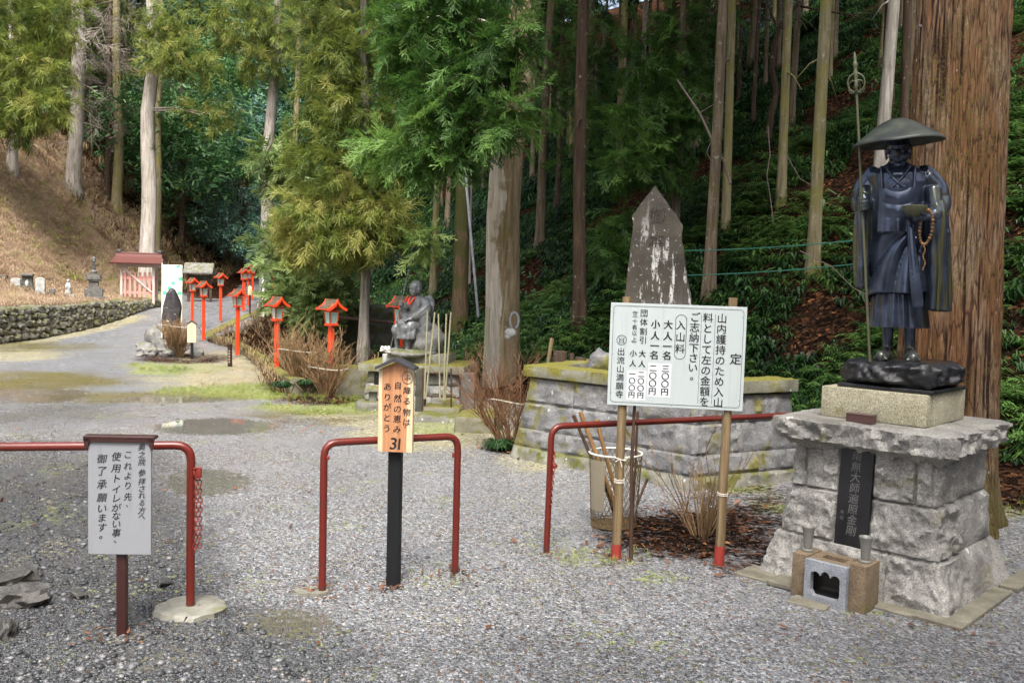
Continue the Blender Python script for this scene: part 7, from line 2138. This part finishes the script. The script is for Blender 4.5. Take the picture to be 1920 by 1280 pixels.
# ------------------------------------------------------------------ the far left: wall, gate, graves, banner
def far_left():
    # rubble wall
    ys = np.linspace(12, 30.2, 78)
    t = thing('stone_wall', 'low mossy rubble stone wall along the left of the path', 'wall', (-11.4, 22, 0))
    mb = MB(); rr = random.Random(8)
    for row in range(5):
        z = .08 + row * .155
        for i, y in enumerate(ys):
            yy = y + rr.uniform(-.06, .06) + (.12 if row % 2 else 0)
            xw = np.interp(yy, W_Y, W_X); g0 = float(np.interp(yy, [22, 25, 27, 29.4, 35.5], [0, .12, .3, .55, .85]))
            zz = z + g0 * (1 - row / 5)
            top = max(.72, g0 + .12)
            if zz > top + .05: continue
            mb.rock((xw - .10 - row * .028 + rr.uniform(-.03, .03), yy, zz + rr.uniform(-.03, .03)), (.13, .145 * rr.uniform(.8, 1.2), .10 * rr.uniform(.8, 1.2)), rr.randint(0, 9999), 2, .35, False)
    mb.build('stones', MT['wall_stone'], t, smooth=30, world=True)
    MB().add([(-11.5, 11, -.3), (-11.85, 30.2, -.1), (-12.3, 30.2, -.1), (-12.3, 11, -.3), (-11.62, 11, .70), (-12.02, 30.2, .82), (-12.3, 30.2, .82), (-12.3, 11, .70)], [(4, 5, 6, 7), (0, 1, 5, 4), (1, 2, 6, 5), (2, 3, 7, 6), (3, 0, 4, 7)]).build('core', MT['moss_dark'], t, world=True)
    # corner stones under the gate
    p = at(262, 588, 29.6)
    t = thing('corner_stones', 'stack of pale corner stones at the end of the rubble wall below the gate', 'stones', p)
    mb = MB()
    for k, (dx, dz, s) in enumerate(((0, .22, .22), (.12, .0, .25), (-.15, -.02, .2), (.25, .24, .17), (.2, -.25, .2))): mb.rock((dx, 0, dz), (s, .22, s * .75), 30 + k, 2, .3, False)
    mb.build('stones', MT['rock_grey'], t, smooth=30)
    # gate
    y = 29.6
    B = at(258, 560, y)
    g = thing('wooden_gate', 'small pink picket gate with red brown roof above the rubble wall', 'gate', B, R(14))
    k = y / F
    W, D, Hh = .98, .75, 1.10
    for x, yy, nm in ((-W / 2, 0, 0), (W / 2, 0, 1), (-W / 2, D, 2), (W / 2, D, 3)):
        MB().box((x, yy, Hh / 2 - .1), (.075, .075, Hh + .2), 0, .006).build('post', MT['pale_wood'], g)
    for i in range(6):
        MB().box((-W / 2 + (i + .75) * W / 6.6, -.005, .45), (.072, .022, .82), 0, .003).build('picket', MT['pink_wood'], g)
    for z in (.2, .68): MB().box((0, .022, z), (W, .028, .085)).build('rail', MT['pink_wood'], g)
    d = MB(); d.tube([(-W / 2 + .03, -.03, 1.02), (W / 2 - .05, -.03, .22)], .030, 4, ph=.7); d.build('brace', MT['pale_wood'], g)
    for i in range(3): MB().box((W / 2, .15 + i * .2, .45), (.022, .07, .82), 0, .003).build('picket', MT['pink_wood'], g)
    MB().box((W / 2 + .02, D / 2, .68), (.028, D, .07)).build('rail', MT['pink_wood'], g)
    MB().box((0, .0, Hh - .02), (W + .3, .09, .09)).build('beam', MT['pale_wood'], g); MB().box((0, D, Hh - .02), (W + .3, .09, .09)).build('beam', MT['pale_wood'], g)
    m = MB(); n = 8; V, F_ = [], []
    for j, x in enumerate((-.80, .80)):
        for s in (-1, 1):
            for i in range(n):
                u = i / (n - 1); V.append((x * (1 - .12 * (1 - u)), D / 2 + s * (.06 + .62 * u), Hh + .36 - .30 * u ** .75))
    for s in range(2):
        a, b = s * n, 2 * n + s * n
        F_ += [(a + i, a + i + 1, b + i + 1, b + i) for i in range(n - 1)]
    m.add(V, F_)
    rf = m.build('roof', MT['roof_red'], g)
    md = rf.modifiers.new('s', 'SOLIDIFY'); md.thickness = .05; md.offset = -1
    m = MB(); m.box((0, D / 2, Hh + .37), (1.36, .15, .09), 0, .02); m.build('ridge', MT['roof_red'], rf)
    for x in (-.62, .62):
        m = MB(); m.ell((x, D / 2, Hh + .43), (.10, .09, .085), 6, 12); m.build('ridge_end', MT['roof_dark'], rf)
    m = MB()
    for i in range(9): m.tube([(-.72 + i * .18, D / 2 - .60, Hh + .01), (-.72 + i * .18, D / 2 - .1, Hh + .20)], .022, 4)
    m.build('rafters', MT['pale_wood'], rf)
    # gravestones
    y = 26
    for i, (x0, x1, yt, yb, mt, lb) in enumerate(((-6, 10, 519, 553, 'grave', 'square grey gravestone cut off by the left picture edge'), (22, 38, 521, 551, 'grave', 'round topped pale gravestone second from the left edge'), (43, 61, 517, 550, 'pagoda', 'dark gravestone with a hooded top between two pale ones'), (68, 84, 520, 551, 'grave', 'brightest rounded gravestone, rightmost of the row'))):
        p = at((x0 + x1) / 2, yb, y + (.3 if i == 2 else 0)); p.z = Hs(p.x, p.y)
        w, h = M(x1 - x0, p.y), at((x0 + x1) / 2, yt, p.y).z - p.z
        a = thing('gravestone', lb, 'gravestone', p, R(20), group='gravestones on the terrace')
        pts = [(-w / 2, -.05), (w / 2, -.05), (w / 2, h * .85)] + ([(w / 2 * math.cos(q), h * .85 + h * .15 * math.sin(q)) for q in np.linspace(.2, 2.94, 8)] if i in (1, 3) else [(w / 2, h), (-w / 2, h)]) + [(-w / 2, h * .85)]
        MB().prism(pts, -.09, .09, .01).build('slab', MT[mt], a)
        MB().box((0, 0, .03), (w * 1.3, .32, .12), 0, .01).build('plinth', MT['pagoda'], a)
        if i == 2:
            MB().ell((0, -.10, h * .48), (w * .2, .06, h * .28), 8, 12).build('carved_figure', MT['grave'], a, smooth=180)
            MB().box((0, -.04, h + .03), (w * 1.15, .3, .07), 0, .01).build('hood', MT['pagoda'], a)
    # stupa
    p = at(176, 552, 27.2); p.z = Hs(p.x, p.y) - .02; k = 27.2 / F
    a = thing('stone_stupa', 'tiered dark stone stupa with spire beside the gate', 'stupa', p, R(22))
    for z0, z1, w, nm in ((-.1, .18, .60, 'lower_base'), (.18, .40, .50, 'upper_base'), (.40, .46, .36, 'step'), (.46, .63, .27, 'body'), (.63, .68, .36, 'cornice')):
        MB().box((0, 0, (z0 + z1) / 2), (w, w, z1 - z0), 0, .01).build(nm, MT['pagoda'], a)
    m = MB(); m.box((0, 0, .735), (.40, .40, .11), 0, .008)
    for sx in (-1, 1):
        for sy in (-1, 1): m.tube([(sx * .17, sy * .17, .77), (sx * .20, sy * .20, .87)], [.045, .015], 5)
    m.box((0, 0, .81), (.28, .28, .05)); m.box((0, 0, .85), (.2, .2, .04)); m.build('eared_roof', MT['pagoda'], a)
    m = MB(); prof = [(.87, .09), (.92, .10), (.95, .07)]
    for i in range(6): prof += [(.96 + i * .04, .06 - i * .004), (.98 + i * .04, .06 - i * .004), (.985 + i * .04, .045 - i * .004)]
    prof += [(1.21, .055), (1.24, .07), (1.27, .05), (1.29, .065), (1.33, .05), (1.37, .008)]
    m.loft([(0, 0, z, r_, r_) for z, r_ in prof], 16); m.build('spire', MT['pagoda'], a, smooth=50)
    # little standing figure and low stones
    p = at(128, 545, 26.8); p.z = Hs(p.x, p.y); a = thing('stone_figure', 'small standing stone buddha figure left of the stupa', 'statue', p, R(20))
    m = MB(); m.loft([(0, 0, .12, .085, .07), (0, 0, .2, .09, .075), (0, 0, .38, .08, .07), (0, 0, .47, .06, .055), (0, 0, .50, .03, .03)], 16); m.ell((0, -.01, .545), (.045, .048, .055), 8, 12); m.ell((-.05, -.06, .36), (.03, .03, .08)); m.ell((.05, -.06, .36), (.03, .03, .08)); 
    v, n_, fc = remesh(m, .012, 3); MB().add(v, fc).build('body', MT['grave'], a, smooth=180)
    m = MB(); m.box((0, 0, .05), (.22, .2, .16), 0, .02); m.build('plinth', MT['pagoda'], a)
    for i, (px, py, w, h, mt, lb) in enumerate(((136, 554, 6, 12, 'grave', 'tiny pale stone marker in front of the stupa'), (98, 558, 10, 18, 'pagoda', 'small dark stacked stone right of the gravestones'), (200, 556, 8, 9, 'pagoda', 'low dark stone stub between stupa and gate'), (209, 556, 6, 9, 'pagoda', 'low dark stone stub nearest the gate post'))):
        p = at(px, py, 26.3); p.z = Hs(p.x, p.y); a = thing('stone_marker', lb, 'stone', p)
        s = M(w, 26.3); MB().box((0, 0, M(h, 26.3) / 2 - .03), (s, s, M(h, 26.3) + .06), .3, s * .15, seg=2).build('stone', MT[mt], a, smooth=60)
    p = at(42, 580, 22.2); p.z = Hs(p.x, p.y) + .02; a = tag(MB().rock((0, 0, 0), (.3, .25, .06), 77, 3, .2).build('flat_stone', MT['rock_grey'], smooth=30), 'flat pale stone lying on the terrace above the rubble wall', 'rock'); a.location = p
    p = at(95, 568, 23.2); p.z = Hs(p.x, p.y) + .05; a = tag(MB().rock((0, 0, 0), (.26, .2, .16), 78, 3, .3).build('boulder', MT['rock_grey'], smooth=30), 'pale boulder at the step of the rubble wall', 'rock'); a.location = p
    # banner
    y = 21.5; p = at(323, 590, y); p.z = Hs(p.x, p.y)
    a = thing('banner', 'tall white banner with green lettering behind the dark pointed stone', 'banner', p, R(4))
    ht = at(323, 497, y).z - p.z; w = M(36, y)
    MB().tube([(-w / 2 - .01, 0, -.1), (-w / 2 - .01, 0, ht + .05)], .012, 8).build('pole', MT['white_paint'], a); MB().tube([(-w / 2 - .01, 0, ht), (w / 2, 0, ht)], .008, 6).build('crossbar', MT['white_paint'], a)
    nx, nz = 10, 30; U, Zg = np.meshgrid(np.linspace(-w / 2, w / 2, nx), np.linspace(ht - .01, ht - 1.35, nz))
    V = np.stack([U, .012 * np.sin(U * 14 + Zg * 3) + .008 * np.sin(Zg * 9), Zg], -1).reshape(-1, 3); I = np.arange(nx * nz).reshape(nz, nx)
    m = MB(); m.add(V, [(I[j, i], I[j + 1, i], I[j + 1, i + 1], I[j, i + 1]) for j in range(nz - 1) for i in range(nx - 1)]); c = m.build('cloth', MT['banner'], a, smooth=180)
    md = c.modifiers.new('s', 'SOLIDIFY'); md.thickness = .004
    # dark pointed stone on its heap of rocks
    y = 19.4; p = at(322, 640, y); p.z = Hs(p.x, p.y)
    a = thing('memorial_stone', 'dark wet pointed memorial stone standing among rocks by the path', 'stone', p, R(10))
    kz = lambda py: at(322, py, y).z - p.z
    kx = lambda px: M(px - 322, y)
    pts = [(kx(308), -.1), (kx(305), kz(600)), (kx(307), kz(575)), (kx(312), kz(552)), (kx(320), kz(538)), (kx(327), kz(542)), (kx(335), kz(560)), (kx(339), kz(580)), (kx(337), kz(605)), (kx(334), -.1)]
    m = MB(); m.prism(pts, -.09, .09, .025); v, f = m.arr()
    b = bmesh.new(); bv = [b.verts.new(q) for q in v]
    for q in f:
        try: b.faces.new([bv[i] for i in q])
        except ValueError: pass
    bmesh.ops.triangulate(b, faces=list(b.faces)); bmesh.ops.subdivide_edges(b, edges=list(b.edges), cuts=2)
    for q in b.verts: q.co += Vector((vn(np.array(q.co) * 6, 1), vn(np.array(q.co) * 6, 2), vn(np.array(q.co) * 6, 3))) * .018
    MB().bm(b).build('slab', MT['wet_rock'], a, smooth=60)
    rr = random.Random(4)
    for i, (px, py, w, h) in enumerate(((270, 655, 26, 16), (292, 640, 32, 26), (284, 662, 20, 14), (306, 655, 28, 22), (298, 622, 22, 18), (318, 664, 22, 16), (370, 662, 22, 16), (262, 664, 16, 8), (310, 640, 22, 20))):
        q = gnd(px, py + 4)
        o = tag(MB().rock((0, 0, 0), (M(w, q.y) * .62, M(w, q.y) * .5, M(h, q.y) * .72), 80 + i, 3, .3).build('heap_rock', MT['rock_grey'], smooth=30), 'grey lichen spotted rock heaped around the dark pointed stone', 'rock', 'rocks heaped around the pointed stone')
        o.location = (q.x, q.y, M(h, q.y) * .36); o.rotation_euler = (rr.uniform(-.2, .2), rr.uniform(-.2, .2), rr.uniform(0, 6))
    # small cream signs on dark posts
    for (px, x0, x1, yt, yb, pb, y, lb, hx) in ((358, 351.5, 367.5, 605, 642, 679, 17.8, 'small cream pointed sign on a black post by the leafless shrub', 0), (468, 465, 471.8, 535, 553, 573, 28.5, 'tiny cream sign on a dark post among the far lanterns', 0)):
        p = at((x0 + x1) / 2, pb, y); p.z = Hs(p.x, p.y)
        a = thing('sign_post', lb, 'sign', p, R(8)); w = M(x1 - x0, y); z1 = at(px, yt, y).z - p.z; z0 = at(px, yb, y).z - p.z
        MB().box((0, .02, z1 / 2 - .1), (.05, .04, z1 + .1)).build('post', MT['black_post'], a)
        m = MB(); m.prism([(-w / 2, z0), (w / 2, z0), (w / 2, z1 - .03), (0, z1 + .03), (-w / 2, z1 - .03)], -.02, 0, .002); bd = m.build('board', MT['tape'] if False else m_paint('cream_board', (.66, .52, .34), .6, .05, scale=2), a)
        m = MB()
        for s in (-1, 1):
            q = [(0, z1 + .032), (s * (w / 2 + .012), z1 - .034), (s * (w / 2 + .012), z1 - .018), (0, z1 + .05)]
            m.prism(q if s < 0 else q[::-1], -.035, .015)
        m.build('roof', MT['stump'], a)
        hh = z1 - z0
        for c in range(3):
            m = MB()
            for r_ in range(5 - (c > 1)):
                zz = z1 - .09 - r_ * hh * .15; xx = (.26 - .26 * c) * w
                m.box((xx, -.0215, zz), (w * .12, .001, .004)); m.box((xx + w * .02, -.0215, zz - hh * .035), (w * .10, .001, .004)); m.box((xx, -.0217, zz - hh * .02), (.004, .001, hh * .06))
            m.build('lettering', MT['stump'], bd)
    # short red post, white post
    p = gnd(431, 687); a = thing('red_post', 'short rust red bollard on the lawn before the lanterns', 'post', p)
    h = M(41, p.y); m = MB(); m.tube([(0, 0, -.05), (-.004, 0, h)], .040, 14); m.build('pipe', MT['rust_post'], a, smooth=50); m = MB(); m.tube([(-.004, 0, h - .01), (-.004, 0, h + .012)], .047, 14); m.build('cap', MT['rust_post'], a, smooth=50)
    m = MB(); 
    for k in range(5): m.box((0, -.0395, h * .72 - k * .05), (.03, .004, .028))
    m.build('lettering', MT['tape'], a)
    p = at(493, 580, 28.6); p.z = Hs(p.x, p.y); a = thing('white_post', 'slim white marker post in front of the grey trunk at the path bend', 'post', p); h = at(494, 512, 28.6).z - p.z
    MB().box((0, 0, h / 2), (.075, .075, h), 0, .01).build('shaft', MT['white_paint'], a)
    # black roofed notice
    p = at(374, 560, 33); p.z = Hs(p.x, p.y); a = thing('notice_shelter', 'low notice shelter with grey tiled roof behind the far lanterns', 'shelter', p, R(10))
    zt = at(374, 500, 33).z - p.z; w = M(52, 33)
    for x in (-w * .38, w * .38): MB().box((x, 0, zt / 2 - .1), (.08, .08, zt)).build('post', MT['stump'], a)
    MB().box((0, .02, zt - .55), (w * .72, .05, .5)).build('panel', MT['moss_dark'], a)
    m = MB(); m.prism([(-.42, zt - .25), (0, zt + .08), (.42, zt - .25), (.42, zt - .20), (0, zt + .14), (-.42, zt - .20)], -w / 2, w / 2); v, f = m.arr(); v = v[:, [1, 0, 2]]
    MB().add(v, [q[::-1] for q in f]).build('roof', MT['rock_grey'], a); 
    # mossy kerbs
    def kerb(lb, pts, w, h, seed):
        P = [Vector(q) for q in pts]; O = P[0].copy(); O.z = 0
        a = thing('moss_kerb', lb, 'kerb', O)
        Q = []
        for i in range(len(P) - 1):
            for k in range(6): Q.append(P[i].lerp(P[i + 1], k / 6))
        Q.append(P[-1])
        V, F_ = [], []
        prof = [(-w / 2, -.25), (w / 2, -.25), (w / 2, h * .75), (w * .3, h), (-w * .3, h), (-w / 2, h * .75)]
        for i, q in enumerate(Q):
            d = (Q[min(i + 1, len(Q) - 1)] - Q[max(i - 1, 0)]); d.z = 0; d.normalize(); nrm = Vector((d.y, -d.x, 0))
            for (x, z) in prof:
                j = .02 * float(vn(np.array([q.x * 3, q.y * 3, x * 9 + z * 5]), seed)); V.append(q + nrm * (x + j) + Vector((0, 0, z + j)) - O)
        n = len(prof)
        F_ = [(i * n + k, i * n + (k + 1) % n, (i + 1) * n + (k + 1) % n, (i + 1) * n + k) for i in range(len(Q) - 1) for k in range(n)] + [tuple(range(n))[::-1], tuple((len(Q) - 1) * n + k for k in range(n))]
        MB().add(V, F_).build('concrete', MT['moss_kerb'], a, smooth=40)
    kerb('mossy concrete kerb curving along the lawn beside the stream', [gnd(384, 634), gnd(420, 640), gnd(455, 655), gnd(490, 678), gnd(512, 700), gnd(560, 722)], .26, .11, 3)
    e = []
    for px, py in ((388, 628), (410, 618), (440, 603), (470, 590), (492, 583)):
        q = hit(px, py, 15); e.append(Vector((q.x, q.y, q.z - .02)))
    kerb('mossy edge of the rising path above the stream', e, .3, .06, 4)
far_left()

# ------------------------------------------------------------------ unseen trees added behind and beside the viewer to shade the court
for i, (x, y, s, z0) in enumerate(((-4.4, -0.6, 1.1, 7.0), (2.6, -2.0, 1.3, 6.5), (6.0, -0.5, 1.3, 6.5), (9.0, 2.0, 1.3, 7.0), (4.0, -5.0, 1.3, 6.0))):
    tree('unseen tall cedar added behind the viewer to shade the gravel court', Vector((x, y, 0)), 1700 * .5 / 6, 'bark_brown', 16, crown=(CROWN_D[i % 2], s * 1.3, z0), group='unseen cedars added behind the viewer')
    TREES[-1].children[0].scale = (1, 1, 1)
# ------------------------------------------------------------------ damp air of the valley
def haze():
    mb = MB(); mb.box((-5, 55, 24), (190, 150, 56))
    g = G('haze'); v = g.n('VolumePrincipled', {'Density': 0.004, 'Color': (0.86, 0.92, 0.95, 1), 'Anisotropy': 0.2})
    g.t.links.new(v.outputs[0], g.out.inputs['Volume'])
    tag(mb.build('haze', g.m), kind='stuff')
bpy.data.objects.remove(_fo)
